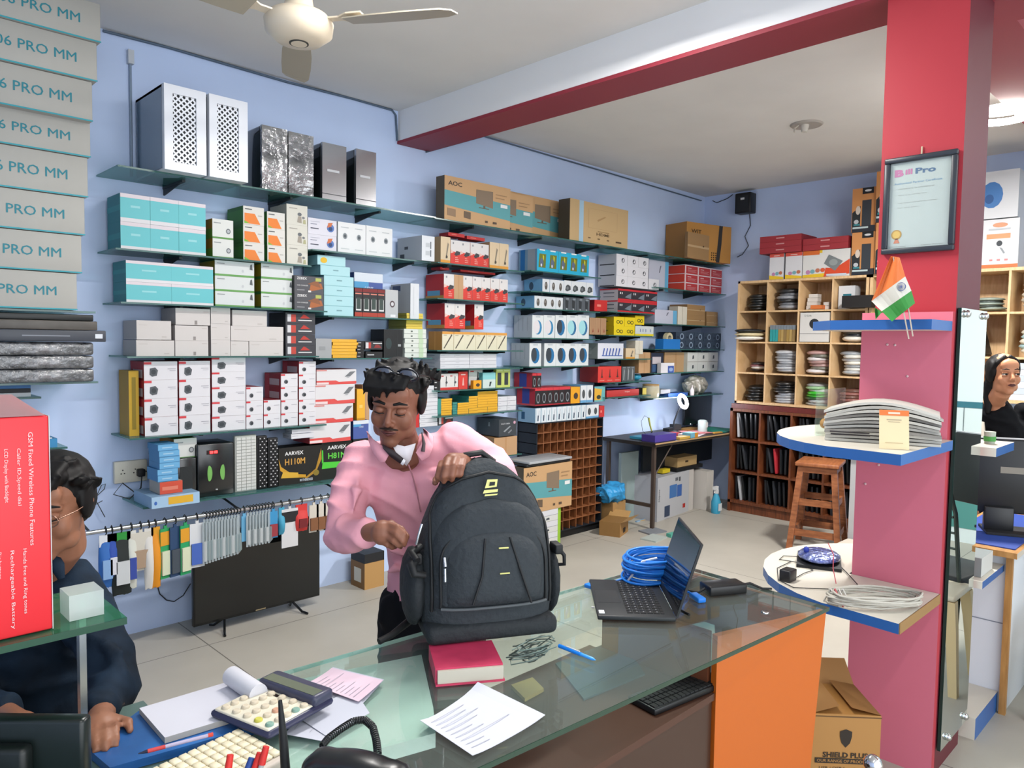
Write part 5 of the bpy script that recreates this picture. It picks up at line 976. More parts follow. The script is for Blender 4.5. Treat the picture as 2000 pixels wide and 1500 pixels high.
# wooden stool
t = thing('wooden_stool', (5.86, 2.44, 0), rz=.25); WS = wood('#a2643c', '#7f4a2a', .5, (3, 3, 12)); H_ = .70
b = MB(); b.bbox(-.19, .19, -.16, .16, H_-.03, H_, wood('#8a5030', '#a8693f'), .006); b.build('seat', t)
for sx in (-1, 1):
    for sy in (-1, 1):
        b = MB(); a, c = (sx*.14, sy*.12), (sx*.20, sy*.18); w = .022
        R = [[(p[0]+dx*w, p[1]+dy*w, z) for dx, dy in ((-1, -1), (1, -1), (1, 1), (-1, 1))] for p, z in ((c, 0), (a, H_-.03))]
        b.rings(R, WS, smooth=False); b.build('leg', t)
for z in (.12, .36):
    k = 1-z/(H_)*.3
    for s in (-1, 1):
        b = MB(); b.box(-.19*k, .19*k, s*.17*k-.01, s*.17*k+.01, z, z+.05, WS); b.build('rail', t)
        b = MB(); b.box(s*.19*k-.01, s*.19*k+.01, -.17*k, .17*k, z, z+.05, WS); b.build('rail', t)
b = MB(); b.box(-.165, .165, -.135, .135, H_-.08, H_-.03, WS); b.build('apron', t)
tag(t, 'worn brown wooden stool before the laptop cabinet', 'stool')
b = MB(); b.box(-.2, .2, -.1, .14, 0, .18, wood('#c9a777', '#b38f60')); b.box(-.2, .2, -.1, .14, .181, .2, '#d9cfc0'); tag(b.build('low_bench', loc=(5.35, 1.95, 0)), 'low pale wooden step partly behind the pillar', 'bench')
t = thing('white_cabinet', (5.62, 1.95, 0)); b = MB(); b.box(-.02, .28, -.3, .16, 0, .80, '#d9dadb', '#c9cacc'); b.build('carcass', t); b = MB(); b.box(-.04, .3, -.32, .18, .8, .83, '#c9a870'); b.build('top_board', t); tag(t, 'white laminate cabinet behind the pink panel', 'cabinet')
# more small things on the bench
random.seed(12)
for i, (x, y, w, d, h, c, l) in enumerate(((5.62, 3.74, .10, .03, .012, '#c9433f', 'red screwdriver handle'), (5.98, 3.78, .12, .05, .02, '#e6e0e6', 'white small board'), (6.05, 3.98, .14, .06, .03, '#23262a', 'black cable bundle'), (6.20, 4.02, .08, .08, .05, '#2b2d30', 'black speaker part'), (6.12, 3.70, .09, .04, .01, '#e08a90', 'pink circuit strip'), (6.42, 3.68, .12, .03, .012, '#d8a24a', 'yellow ribbon strip'), (6.55, 3.76, .16, .02, .008, '#2aa088', 'green board strip'), (5.80, 3.92, .10, .06, .025, '#3f8fb0', 'blue tool pouch'), (5.56, 3.90, .08, .05, .03, '#c94a4a', 'red spool'))):
    bxo('bench_item', x-w/2, x+w/2, y-d/2, y+d/2, TT+.0015+(.02 if 6.0 < x < 6.4 else 0), TT+.0015+h+(.02 if 6.0 < x < 6.4 else 0), c, l+' among the workbench clutter', 'tool', rz=random.uniform(-.5, .5))
# ------------------------------------------------------------------ pillar dressings
PK = mat('#cf7084', .4, spec=.3, noise=.05, scale=2)
BL = mat('#2c5c9c', .35); LAM = mat('#cdc8bb', .35, spec=.4)
b = MB(); b.box(3.015, 3.048, .80, 1.115, 0, 1.735, mat('#a83440', .5), PK); struct(b.build('trim_4'))
def pshelf(zt, pts, label, edge_m=BL):
    t = thing('corner_shelf', (3.0, 1.0, zt-.035)); b = MB(); P = [(x-3.0, y-1.0) for x, y in pts]
    b.prism(P, 0, .035, LAM, edge_m); b.build('shelf_board', t); return tag(t, label, 'shelf')
def pill(x0, y0, x1, y1, xr):   # rounded plan wrapping the pillar's far side; leaves the pillar free
    P = [(3.014, y0), (x0, y0)]
    cx, cy = (x0+xr)/2, y0+.18; rx, ry = (xr-x0)/2, y1-cy
    for i in range(0, 13):
        a = math.pi-math.pi*i/12*.92; P.append((cx+rx*math.cos(a), cy+ry*math.sin(a)))
    P += [(xr, 1.14), (3.014, 1.12)]
    return P[::-1]
def halfdisc(x0, y0, xr, y1):
    P = [(3.013, y0), (x0, y0), (x0+.01, y0+.15)]
    cx, rx, cy, ry = (x0+xr)/2, (xr-x0)/2, y0+.15, y1-y0-.15
    for i in range(1, 16):
        a = math.pi-math.pi*i/15; P.append((cx+rx*math.cos(a), cy+ry*math.sin(a)))
    P += [(xr, 1.125), (3.013, 1.125)]
    return P[::-1]
pshelf(.70, halfdisc(2.58, .80, 3.62, 1.47), 'lowest white shelf with blue edge wrapping the pink pillar panel')
pshelf(1.27, halfdisc(2.47, .78, 3.45, 1.36), 'middle white shelf with blue edge holding newspapers')
pshelf(1.70, [(3.013, .80), (3.013, 1.125), (3.30, 1.125), (3.2, 1.22), (2.95, 1.28), (2.80, 1.15), (2.78, .80)], 'top white shelf with blue edge behind the small flag')
b = MB(); b.box(2.585, 3.013, .796, .7995, .664, .70, '#a07c4c'); tag(b.build('wood_edging', world=True), 'bare wood edge strip on the right side of lowest corner shelf', 'edge strip')
# screw marks on the pink panel
for (px, py) in ((1733, 673), (1748, 674), (1772, 735), (1805, 848), (1716, 908), (1690, 945)):
    P = on(px, py, 0, 3.013); b = MB(); b.ell((0, 0, 0), (.003, .005, .005), '#e9c3c8', 8); SN = globals().get('SN', -1)+1; tag(b.build('screw_cap', loc=(3.013, P.y, P.z)), 'tiny pale screw mark on the pink panel '+('under the flag sticks, left', 'under the flag sticks, right', 'above the newspapers', 'beside the payment card', 'below the middle shelf, upper', 'below the middle shelf, lower')[SN], 'screw')
# mirror
t = thing('mirror', (3.235, .79, .09)); MIR = mat('#dfe9e6', .01, metal=1.0)
b = MB(); b.box(-.175, .175, -.006, .006, .0, 1.66, MIR, mat('#16332e', .2)); b.build('mirror_glass', t)
for x, z in ((-.10, .03), (.13, .03), (-.12, 1.64), (.13, 1.64)):
    b = MB(); b.ell((x, -.012, z), (.014, .012, .014), mat('#c9c9c9', .15, metal=1), 10); b.build('holder_knob', t)
tag(t, 'tall narrow frameless mirror on the side of the pillar', 'mirror')
# certificate
P = [on(x, y, 0, 3.045) for x, y in ((1731, 313), (1874, 292), (1862, 488), (1727, 498))]
y0, y1 = P[0].y, P[1].y; z1, z0 = P[0].z, P[3].z; yc, zc = (y0+y1)/2, z0
wC, hC = abs(y0-y1), z1-z0; t = thing('framed_certificate', (3.048, yc, zc)); FR = mat('#2b3038', .35)
b = MB(); f = .02
for a in ((-wC/2, wC/2, 0, f), (-wC/2, wC/2, hC-f, hC), (-wC/2, -wC/2+f, f, hC-f), (wC/2-f, wC/2, f, hC-f)): b.bbox(-.022, 0, a[0], a[1], a[2], a[3], FR, .004)
b.build('frame', t)
b = MB(); b.box(-.008, 0, -wC/2+f, wC/2-f, f, hC-f, '#cfd1cc')
def ct(s, u, v, h, c, w=None, bold=.01): b.text(s, (-.0086, wC/2-u*wC, v*hC), (0, -1, 0), (0, 0, 1), h*hC, c, w=w and w*wC, bold=bold)
ct('B', .14, .80, .075, '#d678a8', .13, .06); ct('ill', .29, .815, .055, '#d678a8', .10, .04); ct('Pro', .43, .81, .06, '#4a6a92', .28, .04)
ct('Authorized Partner Certificate', .14, .72, .02, '#7fa3c4', .66); ct('CERTIFICATE OF PARTNERSHIP', .2, .665, .012, '#b0aca4', .5)
ct('This is to certify that', .2, .60, .012, '#b0aca4', .4); ct('is an authorised software partner', .2, .52, .012, '#b0aca4', .55); ct('for the year', .2, .47, .012, '#b0aca4', .3)
for i in range(2):
    n = 16; c = (wC/2-.2*wC, .2*hC); r = (.075, .055)[i]*wC
    b.poly([(-.009-i*.0003, c[0]-r*math.cos(2*math.pi*k/n), c[1]+r*math.sin(2*math.pi*k/n)) for k in range(n)], ('#c9962f', '#e3bb5e')[i])
b.poly([(-.009, wC/2-.16*wC, .11*hC), (-.009, wC/2-.19*wC, .16*hC), (-.009, wC/2-.22*wC, .16*hC), (-.009, wC/2-.25*wC, .11*hC)], '#e0825a')
ct('Director', .1, .07, .012, '#b0aca4', .25); ct('Regional Manager', .55, .07, .012, '#b0aca4', .3)
b.build('certificate_sheet', t); b = MB(); b.box(-.0095, -.0092, -wC/2+f, wC/2-f, f, hC-f, glass('#dfe6e6', .97, .02)); b.build('glass_pane', t)
b = MB(); b.tube([(-.003, 0, hC), (-.003, 0, hC+.03)], .003, '#d9c7a7', 6); b.build('hanging_nail', t)
tag(t, 'certificate with pink and blue lettering in dark frame on red pillar', 'framed certificate')
# flag
t = thing('small_flag', (2.76, .90, 1.63)); L = t['_base']
fp = lambda px, py, dx=0: (on(px, py, 0, 2.75+dx)-Vector(L))
b = MB(); b.tube([tuple(fp(1775, 662)), tuple(fp(1745, 502))], .0022, '#cbbfae', 6); b.tube([tuple(fp(1783, 657)), tuple(fp(1772, 590))], .0022, '#cbbfae', 6); b.build('stick', t)
cols = ('#ef7f3c', '#e9e6da', '#3f9a45'); TL, TR, BLp, BRp = (1743, 500), (1752, 502), (1712, 625), (1785, 590)
rows = [((1733, 505), (1757, 505)), ((1722, 545), (1765, 525)), ((1706, 585), (1772, 548)), ((1712, 600), (1776, 562)), ((1730, 617), (1784, 590)), ((1716, 625), (1783, 600))]
def quadstrip(a0, a1, b0, b1, m, n=8):
    vs = []; fs = []
    for i in range(n+1):
        u = i/n; w = .012*math.sin(u*7)
        for (p, q) in ((a0, a1), (b0, b1)):
            vs.append(tuple(fp(p[0]+(q[0]-p[0])*u, p[1]+(q[1]-p[1])*u, w)))
    for i in range(n): fs.append((2*i, 2*i+1, 2*i+3, 2*i+2))
    n0 = len(vs); vs += [(x+.0012, y, z) for x, y, z in vs]
    fs += [tuple(n0+k for k in f[::-1]) for f in fs]
    return vs, fs
b = MB()
b.add(*quadstrip((1740, 500), (1757, 503), (1702, 588), (1768, 540), 0), '#ef7f3c')
b.add(*quadstrip((1702, 588), (1768, 540), (1722, 608), (1780, 568), 0), '#e9e6da')
b.add(*quadstrip((1722, 608), (1780, 568), (1742, 628), (1787, 592), 0), '#3f9a45')
b.add(*quadstrip((1708, 600), (1724, 610), (1710, 624), (1722, 610), 0), '#3f9a45', )
c = fp(1760, 560, -.014); R = []
for i in range(25):
    a = 2*math.pi*i/24; R.append([(c.x+.0015*math.cos(q*1.57), c.y+(.014+.0012*math.cos(q*1.57))*math.cos(a), c.z+(.014+.0012*math.sin(q*1.57))*math.sin(a)) for q in range(4)])
b.rings(R, '#5b6aa0', cap=False)
for i in range(12): a = math.pi*i/12; b.tube([(c.x, c.y+.013*math.cos(a), c.z+.013*math.sin(a)), (c.x, c.y-.013*math.cos(a), c.z-.013*math.sin(a))], .0004, '#5b6aa0', 4)
b.build('flag_cloth', t); tag(t, 'small orange, white and green flag with wheel on thin sticks', 'flag')
# newspapers and payment card on the middle shelf
random.seed(5)
for i in range(11):
    b = MB(); n = 10; w, d = .36, .21; vs = []; fs = []; z0 = .0095*i; R_ = []
    k = random.uniform(-.012, .012); bow = .0035*i
    for q in range(n+1):
        u = q/n; z = bow*math.sin(math.pi*u)*1.1; R_.append((-w/2+w*u, z))
    for (x, z) in R_: vs += [(x, -d/2, z), (x, d/2, z), (x, d/2, z+.0088), (x, -d/2, z+.0088)]
    for q in range(n): fs += [(4*q+a, 4*q+(a+1) % 4, 4*q+4+(a+1) % 4, 4*q+4+a) for a in range(4)]
    fs += [(3, 2, 1, 0), (4*n, 4*n+1, 4*n+2, 4*n+3)]
    b.add(vs, fs, ['#cfcdc4', '#bdbbb2', '#d9d7ce', '#8f8c86'][i % 4 if i != 3 else 3])
    if i in (2, 3): b.box(-w*.45, -w*.1, -d/2-.001, -d/2, .002, .007, '#3a3436')
    o = b.build('newspaper', loc=(2.79+k, .95+k*.5, 1.2715+z0), rz=math.radians(-90+18)+random.uniform(-.05, .05)); tag(o, 'folded newspaper in the pile on middle corner shelf, '+('lowest' if i == 0 else 'topmost' if i == 10 else ORD[i]+' from bottom'), 'newspaper', 'folded newspapers')
# the payment card
t = thing('payment_card_stand', (2.575, .835, 1.2715), rz=math.radians(-62)); b = MB(); h = .125; w = .088
b.add([(-w/2, 0, 0), (w/2, 0, 0), (w/2, .03, h), (-w/2, .03, h), (-w/2, .003, 0), (w/2, .003, 0), (w/2, .033, h), (-w/2, .033, h)], [(0, 1, 2, 3), (4, 7, 6, 5), (0, 3, 7, 4), (1, 5, 6, 2), (3, 2, 6, 7)], '#f0dcb0')
def cq(u0, v0, u1, v1, m, e=.001): b.poly([(-w/2+w*u0, .03*v0-e, h*v0), (-w/2+w*u1, .03*v0-e, h*v0), (-w/2+w*u1, .03*v1-e, h*v1), (-w/2+w*u0, .03*v1-e, h*v1)], m)
cq(0, .86, 1, 1, '#ee7a35'); cq(.3, .9, .7, .95, '#f8d8bf', .0015); cq(.25, .74, .75, .765, '#b9ab8c'); cq(.3, .69, .7, .705, '#b9ab8c'); cq(.2, .15, .8, .17, '#c9b68c')
b.build('card_face', t); b = MB(); b.add([(-.02, .03, h*.6), (.02, .03, h*.6), (.02, .075, 0), (-.02, .075, 0)], [(0, 1, 2, 3)], '#d9c79c'); b.build('back_strut', t)
tag(t, 'cream payment card with orange header standing before newspapers', 'card')
b = MB(); b.box(-.13, .13, -.003, .003, 0, .17, glass('#a9b8b4', .9, .02)); tag(b.build('upright_glass', loc=(2.86, 1.16, 1.2715), rz=.0), 'small upright glass pane behind the newspapers', 'glass pane')
b = MB(); b.lathe([(.015, 0), (.02, .03), (.012, .05)], (0, 0, 0), '#c9832f', 10); b.ell((0, 0, .06), (.014, .02, .012), '#c9832f'); b.ell((.0, .02, .03), (.02, .015, .02), '#d98e34'); tag(b.build('figurine', loc=(2.90, 1.18, 1.4425-.17)), 'small orange-brown figure standing behind the newspapers', 'figurine')
# things on the lowest corner shelf
zs = .7008
t = thing('power_adapter', (2.74, 1.25, zs)); b = MB(); b.bbox(-.03, .03, -.022, .022, 0, .045, mat('#232427', .4), .004); b.build('body', t)
def lowp(px, py, dz=.004):
    P = on(px, py, 2, .70+dz); return (P.x-2.74, P.y-1.25, dz)
b = MB(); b.tube([lowp(*q) for q in ((1572, 1088), (1530, 1086), (1522, 1093), (1560, 1099), (1580, 1108), (1588, 1114), (1570, 1120), (1556, 1128))], .0018, '#26272a', 6); b.tube([lowp(*q) for q in ((1545, 1097), (1518, 1110), (1520, 1133), (1550, 1148), (1600, 1150), (1640, 1152))], .0018, '#26272a', 6); b.tube([lowp(*q) for q in ((1597, 1092), (1635, 1100), (1655, 1120), (1675, 1142), (1655, 1150))], .0018, '#26272a', 6); b.build('cord', t)
tag(t, 'small black power adapter with thin cord on lowest corner shelf', 'adapter')
t = thing('cable_coil', (2.70, .92, zs)); b = MB(); GC = mat('#b5b1a6', .5)
for k in range(9):
    P = []; 
    for i in range(33):
        a = 2*math.pi*i/32; r1 = .155+random.uniform(-.006, .006)+.006*math.sin(3*a+k); r2 = .052+.004*k*.6+.006*math.sin(2*a+k)
        ca, sa = math.cos(a)*r1, math.sin(a)*r2; th = math.radians(-46); P.append((ca*math.cos(th)-sa*math.sin(th), ca*math.sin(th)+sa*math.cos(th), .006+.0045*k+.006*abs(math.sin(a*2+k))))
    b.tube(P, .0042, GC, 6, cap=False)
b.build('coiled_cable', t); th = math.radians(134); c = (.15*math.cos(th), .15*math.sin(th))
b = MB()
for i in range(4): b.tube([(c[0]+.01*i, c[1]-.01*i-.03, .0), (c[0]+.01*i, c[1]-.01*i, .055), (c[0]+.01*i+.015, c[1]-.01*i+.03, .0)], .003, '#c9525a' if i == 1 else '#d9d7d0', 6)
b.build('tie', t); tag(t, 'coil of grey network cable tied with red string on lowest shelf', 'cable')
b = MB(); P = [on(x, y, 0, 2.72) for x, y in ((1617, 1060), (1628, 1083), (1627, 1110), (1633, 1140))]; b.tube([tuple(p) for p in P], .0016, '#e0606a', 6)
tag(b.build('red_string', world=True), 'thin red string running down to the grey cable coil', 'string')
b = MB(); random.seed(8); R = []
b.box(-.11, .11, -.085, .085, 0, .012, '#17181c'); b.ell((0, 0, .03), (.11, .085, .022), mat('#8f9cc0', .15, metal=.5, spec=.9, bump=.8, scale=30, noise=.6, var='#2f3f9a'), 18); b.ell((-.03, .05, .055), (.012, .012, .015), '#2a3fa8', 8)
tag(b.build('component_pack', loc=(3.07, 1.27, zs), rz=.4), 'silver and blue crinkled antistatic pack behind the pillar panel', 'packet')

# ------------------------------------------------------------------ counter
CA = math.radians(-4.0)
CN = Vector((2.281, .906, 0)); ux = Vector((math.cos(CA), math.sin(CA), 0)); uy = Vector((-math.sin(CA), math.cos(CA), 0))
def cp(u, v, z=0): p = CN+ux*u+uy*v; return (p.x, p.y, z)     # u<0 to the left along the counter, v into the shop
t = thing('shop_counter', (CN.x-1.0, CN.y+.3, 0)); L = t['_base']
GT = glass('#c2d2cc', .94, .012, .75); GE = mat('#1d3a2c', .15, spec=.7)
def cprism(b, u0, u1, v0, v1, z0, z1, m, side=None): b.prism([cp(u0, v0)[:2], cp(u1, v0)[:2], cp(u1, v1)[:2], cp(u0, v1)[:2]], z0, z1, m, side)
b = MB(); cprism(b, -1.72, 0, .001, .615, .790, .7999, GT); b.build('glass_top', t, world=True)
b = MB(); cprism(b, -1.72, 0, -.001, .001, .789, .8, GE); cprism(b, -.001, .001, 0, .615, .789, .8, GE); cprism(b, -1.72, 0, .614, .6155, .79, .8, mat('#8fb5a8', .15)); b.build('glass_edge', t, world=True)
OR = mat('#b65a17', .3, spec=.5)
b = MB(); b.add([(1.852, 1.041, .785), (2.283, .916, .785), (2.215, .936, 0), (1.852, 1.041, 0), (1.858, 1.061, .785), (2.289, .936, .785), (2.221, .956, 0), (1.858, 1.061, 0)], [(0, 3, 2, 1), (4, 5, 6, 7), (0, 1, 5, 4), (1, 2, 6, 5), (0, 4, 7, 3)], OR); b.build('orange_panel', t, world=True)
b = MB(); b.prism([(2.27, .95), (2.29, .95), (2.31, 1.47), (2.29, 1.47)], 0, .788, '#8f4a22', '#5a3020'); b.build('end_panel', t, world=True)
DB = mat('#3b261c', .35, spec=.5); DB2 = mat('#4a2f24', .4)
b = MB(); b.box(1.05, 1.852, 1.045, 1.50, .60, .62, DB2); b.box(1.86, 2.27, 1.07, 1.45, .58, .60, '#7d9a94'); b.build('inner_board', t, world=True)
b = MB(); b.box(1.05, 1.85, 1.052, 1.07, 0, .60, DB); b.build('front_apron', t, world=True)
b = MB(); b.box(1.852, 1.87, 1.07, 1.45, .0, .788, '#6a3a22'); b.build('divider_panel', t, world=True)
b = MB(); b.box(1.05, 1.068, 1.07, 1.5, 0, .60, DB); b.box(.60, .62, 1.25, 1.6, 0, .755, DB); b.build('leg_panel', t, world=True)
MI = mat('#c3cdc8', .25, spec=.5)
b = MB(); b.prism([(.60, 1.23), (.823, 1.202), (.947, 1.171), (1.011, 1.259), (1.163, 1.499), (.809, 1.60), (.60, 1.63)], .757, .788, MI); b.build('mint_board', t, world=True)
b = MB(); b.lathe([(.012, 0), (.012, .003), (.006, .004)], cp(-.20, .10, .80), mat('#c9c9c9', .2, metal=1), 12); b.build('glass_screw', t, world=True)
tag(t, 'glass topped shop counter with orange end panel', 'counter')
t = thing('side_desk', (0, 1.4, 0)); b = MB(); b.box(-.6, .555, -.45, .32, .745, .79, mat('#5a6f6a', .3)); b.build('desk_top', t); b = MB(); b.box(-.58, .53, -.42, -.4, 0, .744, DB); b.box(.53, .55, -.4, .3, 0, .744, DB); b.box(-.58, -.56, -.4, .3, 0, .744, DB); b.build('desk_body', t); tag(t, 'dark desk extending the counter under keyboard and paper pad', 'desk')
# things inside the counter
def flat(name, pts, z, h, m, label, cat, side=None, grp=None):
    b = MB(); cx = sum(p[0] for p in pts)/len(pts); cy = sum(p[1] for p in pts)/len(pts)
    a = sum(pts[i][0]*pts[(i+1) % len(pts)][1]-pts[(i+1) % len(pts)][0]*pts[i][1] for i in range(len(pts)))
    if a < 0: pts = pts[::-1]
    b.prism([(x-cx, y-cy) for x, y in pts], 0, h, m, side); return tag(b.build(name, loc=(cx, cy, z)), label, cat, grp)
def pxy(L_, z): return [tuple(on(x, y, 2, z))[:2] for x, y in L_]
NP = mat('#a8a49c', .8, noise=.5, scale=9, var='#5c8f96')
flat('newspaper', pxy([(1215, 1255), (1395, 1215), (1400, 1322), (1250, 1290)], .622), .6215, .01, NP, 'printed newspaper lying on the board under the counter glass', 'newspaper')
flat('yellow_card', pxy([(998, 1345), (1040, 1330), (1062, 1352), (1025, 1372)], .62), .6215, .01, '#b89a5a', 'yellow brown card under the counter glass by the white paper', 'card')
flat('dark_folder', pxy([(1085, 1300), (1210, 1250), (1260, 1320), (1140, 1370)], .62), .6215, .006, '#41565c', 'dark slate folder under the counter glass', 'folder')
flat('yellow_paper', pxy([(1340, 1185), (1372, 1172), (1385, 1190), (1352, 1202)], .62), .6215, .01, '#d9bf7a', 'small yellow paper ball under the counter glass behind laptop', 'paper')
flat('teal_magazine', [(2.02, 1.15), (2.24, 1.1), (2.26, 1.28), (2.05, 1.33)], .6015, .012, '#8f5f58', 'reddish magazine inside the counter under its right end', 'magazine')
b = MB()
for k in range(10): b.tube([(random.uniform(-.05, .05)+.06*math.cos(a*.8+k), .035*math.sin(a*.8+k)+random.uniform(-.004, .004), .006+.004*k) for a in range(9)], .002, ['#20242a', '#a9b4b4'][k % 2], 5)
tag(b.build('cable_tangle', loc=tuple(on(1040, 1282, 2, .625))[:2]+(.6215,)), 'tangle of thin cables under the counter glass behind red book', 'cable')
t = thing('keyboard', (1.78, 1.11, .6215), rz=math.radians(-8)); b = MB(); b.bbox(-.16, .10, -.05, .05, 0, .018, mat('#101113', .4), .004); b.build('case', t); b = MB()
for r in range(4):
    for c in range(14): b.box(-.155+.018*c, -.155+.018*c+.015, -.044+.022*r, -.044+.022*r+.018, .018, .022, '#1c1d20')
b.build('keys', t); tag(t, 'black keyboard on the dark board under the counter glass', 'keyboard')

# ------------------------------------------------------------------ things on the counter
ZC_ = .8005
# open laptop
t = thing('open_laptop', (1.856, 1.349, ZC_), rz=math.radians(223.8)); w, d = .333, .225; LB = mat('#222528', .45, spec=.4)
b = MB(); b.bbox(-w/2, w/2, -d/2, d/2, .004, .017, LB, .003); b.build('base', t)
b = MB()
for r in range(6):
    for c in range(14):
        x = -w/2+.022+c*.0207; y = -d/2+.088+r*.0195; b.box(x, x+.0175, y, y+(.0165 if r < 5 else .010), .017, .0185, '#131416')
        if r < 5: b.box(x+.003, x+.007, y+.008, y+.012, .0185, .0188, '#8d9195')
b.build('keys', t); b = MB(); b.box(-.055, .055, -d/2+.01, -d/2+.078, .017, .0174, mat('#2b2e31', .3)); b.build('touchpad', t)
b = MB(); b.box(w/2-.045, w/2-.018, -d/2+.006, -d/2+.022, .017, .0176, '#dfe6ea'); b.build('sticker', t)
b = MB(); T = math.radians(107); hx_, hz_ = d/2, .017; cs, sn = -math.cos(T), math.sin(T)
def lp(x, s, o): return (x, hx_+s*cs+o*sn, hz_+s*sn-o*cs)   # s along the lid, o outwards
def lidbox(b, x0, x1, s0, s1, o0, o1, m):
    vs = [lp(x0, s0, o0), lp(x1, s0, o0), lp(x1, s1, o0), lp(x0, s1, o0), lp(x0, s0, o1), lp(x1, s0, o1), lp(x1, s1, o1), lp(x0, s1, o1)]
    b.add(vs, [(0, 1, 2, 3), (4, 7, 6, 5), (0, 4, 5, 1), (1, 5, 6, 2), (2, 6, 7, 3), (3, 7, 4, 0)], m)
lidbox(b, -w/2, w/2, 0, .225, 0, .006, mat('#1a1c1e', .35)); b.build('lid', t)
b = MB(); lidbox(b, -w/2+.006, w/2-.006, .02, .219, -.0008, 0, mat('#08090a', .06, spec=.8)); b.build('screen', t)
b = MB(); b.tube([(w/2-.08, d/2-.005, .008), (w/2-.10, d/2+.03, .004), (w/2-.06, d/2+.05, .004)], .004, '#101113', 6); b.box(w/2-.10, w/2-.094, -d/2-.01, -d/2-.001, .004, .008, '#d9dadb'); b.build('plug', t)
tag(t, 'open black laptop on the glass counter', 'laptop')
# blue cable coil
t = thing('cable_coil', (2.10, 1.42, ZC_)); b = MB(); BC = mat('#1f78d6', .4); random.seed(4)
for k in range(20):
    P = []; rr = .115-.003*(k % 5)+random.uniform(-.004, .004); z0 = .008+.0042*k; ph = random.uniform(0, 6)
    for i in range(29): a = 2*math.pi*i/28; P.append((rr*1.15*math.cos(a)+.01*math.sin(k), rr*.8*math.sin(a), z0+.008*math.sin(a+ph)))
    b.tube(P, .0046, BC, 6, cap=False)
b.tube([(-.10, .03, .03), (-.15, .06, .012), (-.2, .08, .008), (-.22, .085, .008)], .004, BC, 6); b.build('coiled_cable', t)
b = MB(); b.tube([(-.13, .02, .02), (-.12, -.03, .095), (-.07, -.05, .10)], .004, '#dfe6ee', 6); b.build('tie', t)
b = MB(); b.bbox(-.012, .012, -.02, .02, 0, .013, BC, .003); b.v = [(x-.235, y+.09, z+.002) for x, y, z in b.v]; b.build('plug', t); tag(t, 'bright blue network cable coil behind the open laptop', 'cable')
P = on(1362, 1172, 2, ZC_); b = MB(); b.bbox(-.014, .014, -.03, .03, 0, .016, BC, .004); b.tube([(0, .03, .008), (0, .06, .006)], .004, BC, 6); tag(b.build('cable_connector', loc=(P.x, P.y, ZC_), rz=-.5), 'blue cable plug lying on the glass right of the laptop', 'connector')
t = thing('laptop_charger', (2.16, 1.20, ZC_), rz=math.radians(-28)); b = MB(); b.bbox(-.068, .068, -.034, .034, 0, .032, mat('#17181a', .35), .005); b.build('brick', t); b = MB(); b.tube([(.066, 0, .018), (.1, .0, .022), (.14, -.01, .004), (.17, -.02, .004)], .004, '#17181a', 6); b.tube([(-.066, 0, .018), (-.09, .0, .006), (-.12, .04, .004), (-.15, .08, .004)], .004, '#17181a', 6); b.build('cord', t)
b = MB(); b.box(-.068, -.0675, -.012, .002, .01, .02, '#e6e6e6'); b.build('label_sticker', t); tag(t, 'black laptop charger brick on the counter before blue cable', 'charger')
# pen
P0, P1 = on(1092, 1262, 2, .805), on(1163, 1290, 2, .805); t = thing('blue_pen', ((P0.x+P1.x)/2, (P0.y+P1.y)/2, ZC_)); L_ = Vector(t['_base']); a = P0-L_; c = P1-L_; a.z = c.z = .0055
b = MB(); b.tube([a, a.lerp(c, .62)], .0052, mat('#1d7fe0', .3), 10); b.build('cap', t); b = MB(); b.tube([a.lerp(c, .62), a.lerp(c, .92), c], [.0045, .0045, .001], mat('#3f97ea', .3), 10); b.build('barrel', t)
b = MB(); b.tube([a.lerp(c, .2)+Vector((0, 0, .006)), a.lerp(c, .58)+Vector((0, 0, .006))], .0015, '#dfe8f0', 6); b.build('clip', t); tag(t, 'blue pen lying on the glass between backpack and laptop', 'pen')
# red book under the bag
t = thing('thick_book', (1.163, 1.32, ZC_), rz=math.radians(-32)); b = MB(); RB = mat('#c2375a', .5, noise=.15, scale=30)
b.box(-.078, .078, -.058, .085, .004, .034, '#cfc8b8'); b.build('page_block', t)
b = MB(); b.box(-.081, .083, -.062, .09, 0, .004, RB); b.box(-.078, .083, -.050, .09, .034, .038, RB); b.box(.078, .083, -.05, .09, .004, .034, RB); b.v = [(-x, y, z) for x, y, z in b.v]; b.f = [f[::-1] for f in b.f]; b.build('cover', t)
tag(t, 'thick red-pink ledger book partly under the backpack', 'book')
# loose papers
WP = mat('#bec1cd', .6)
def sheet(pix, label, lift=0, rule=0, z=ZC_, m=WP, name='paper_sheet', th=.0006):
    pts = [on(x, y, 2, z) for x, y in pix]; A, B_, C_, D_ = pts; L_ = Vector(((A.x+C_.x)/2, (A.y+C_.y)/2, z)); n = 8; vs = []
    def q(u, v, e=0):
        p = A.lerp(B_, u).lerp(D_.lerp(C_, u), v)-L_; return (p.x, p.y, e+(abs(u-.5)*2)**3*lift*(1-v*.5))
    vs = [q(i/n, j/n) for i in range(n+1) for j in range(n+1)]
    fs = [(i*(n+1)+j, (i+1)*(n+1)+j, (i+1)*(n+1)+j+1, i*(n+1)+j+1) for i in range(n) for j in range(n)]
    b = MB(); b.add([(x, y, zz+th) for x, y, zz in vs], fs, m); b.add(vs, [f[::-1] for f in fs], m)
    for k in range(rule):
        v = .12+.74*k/max(rule-1, 1); u1 = random.uniform(.3, .9)
        b.poly([q(.08, v, th+.0008), q(u1, v, th+.0008), q(u1, v+.008, th+.0008), q(.08, v+.008, th+.0008)], '#a9abb8')
    return tag(b.build(name, loc=tuple(L_)), label, 'paper')
sheet([(820, 1418), (933, 1342), (1065, 1402), (923, 1482)], 'white paper with faint table lying before the red book', .012, 9)
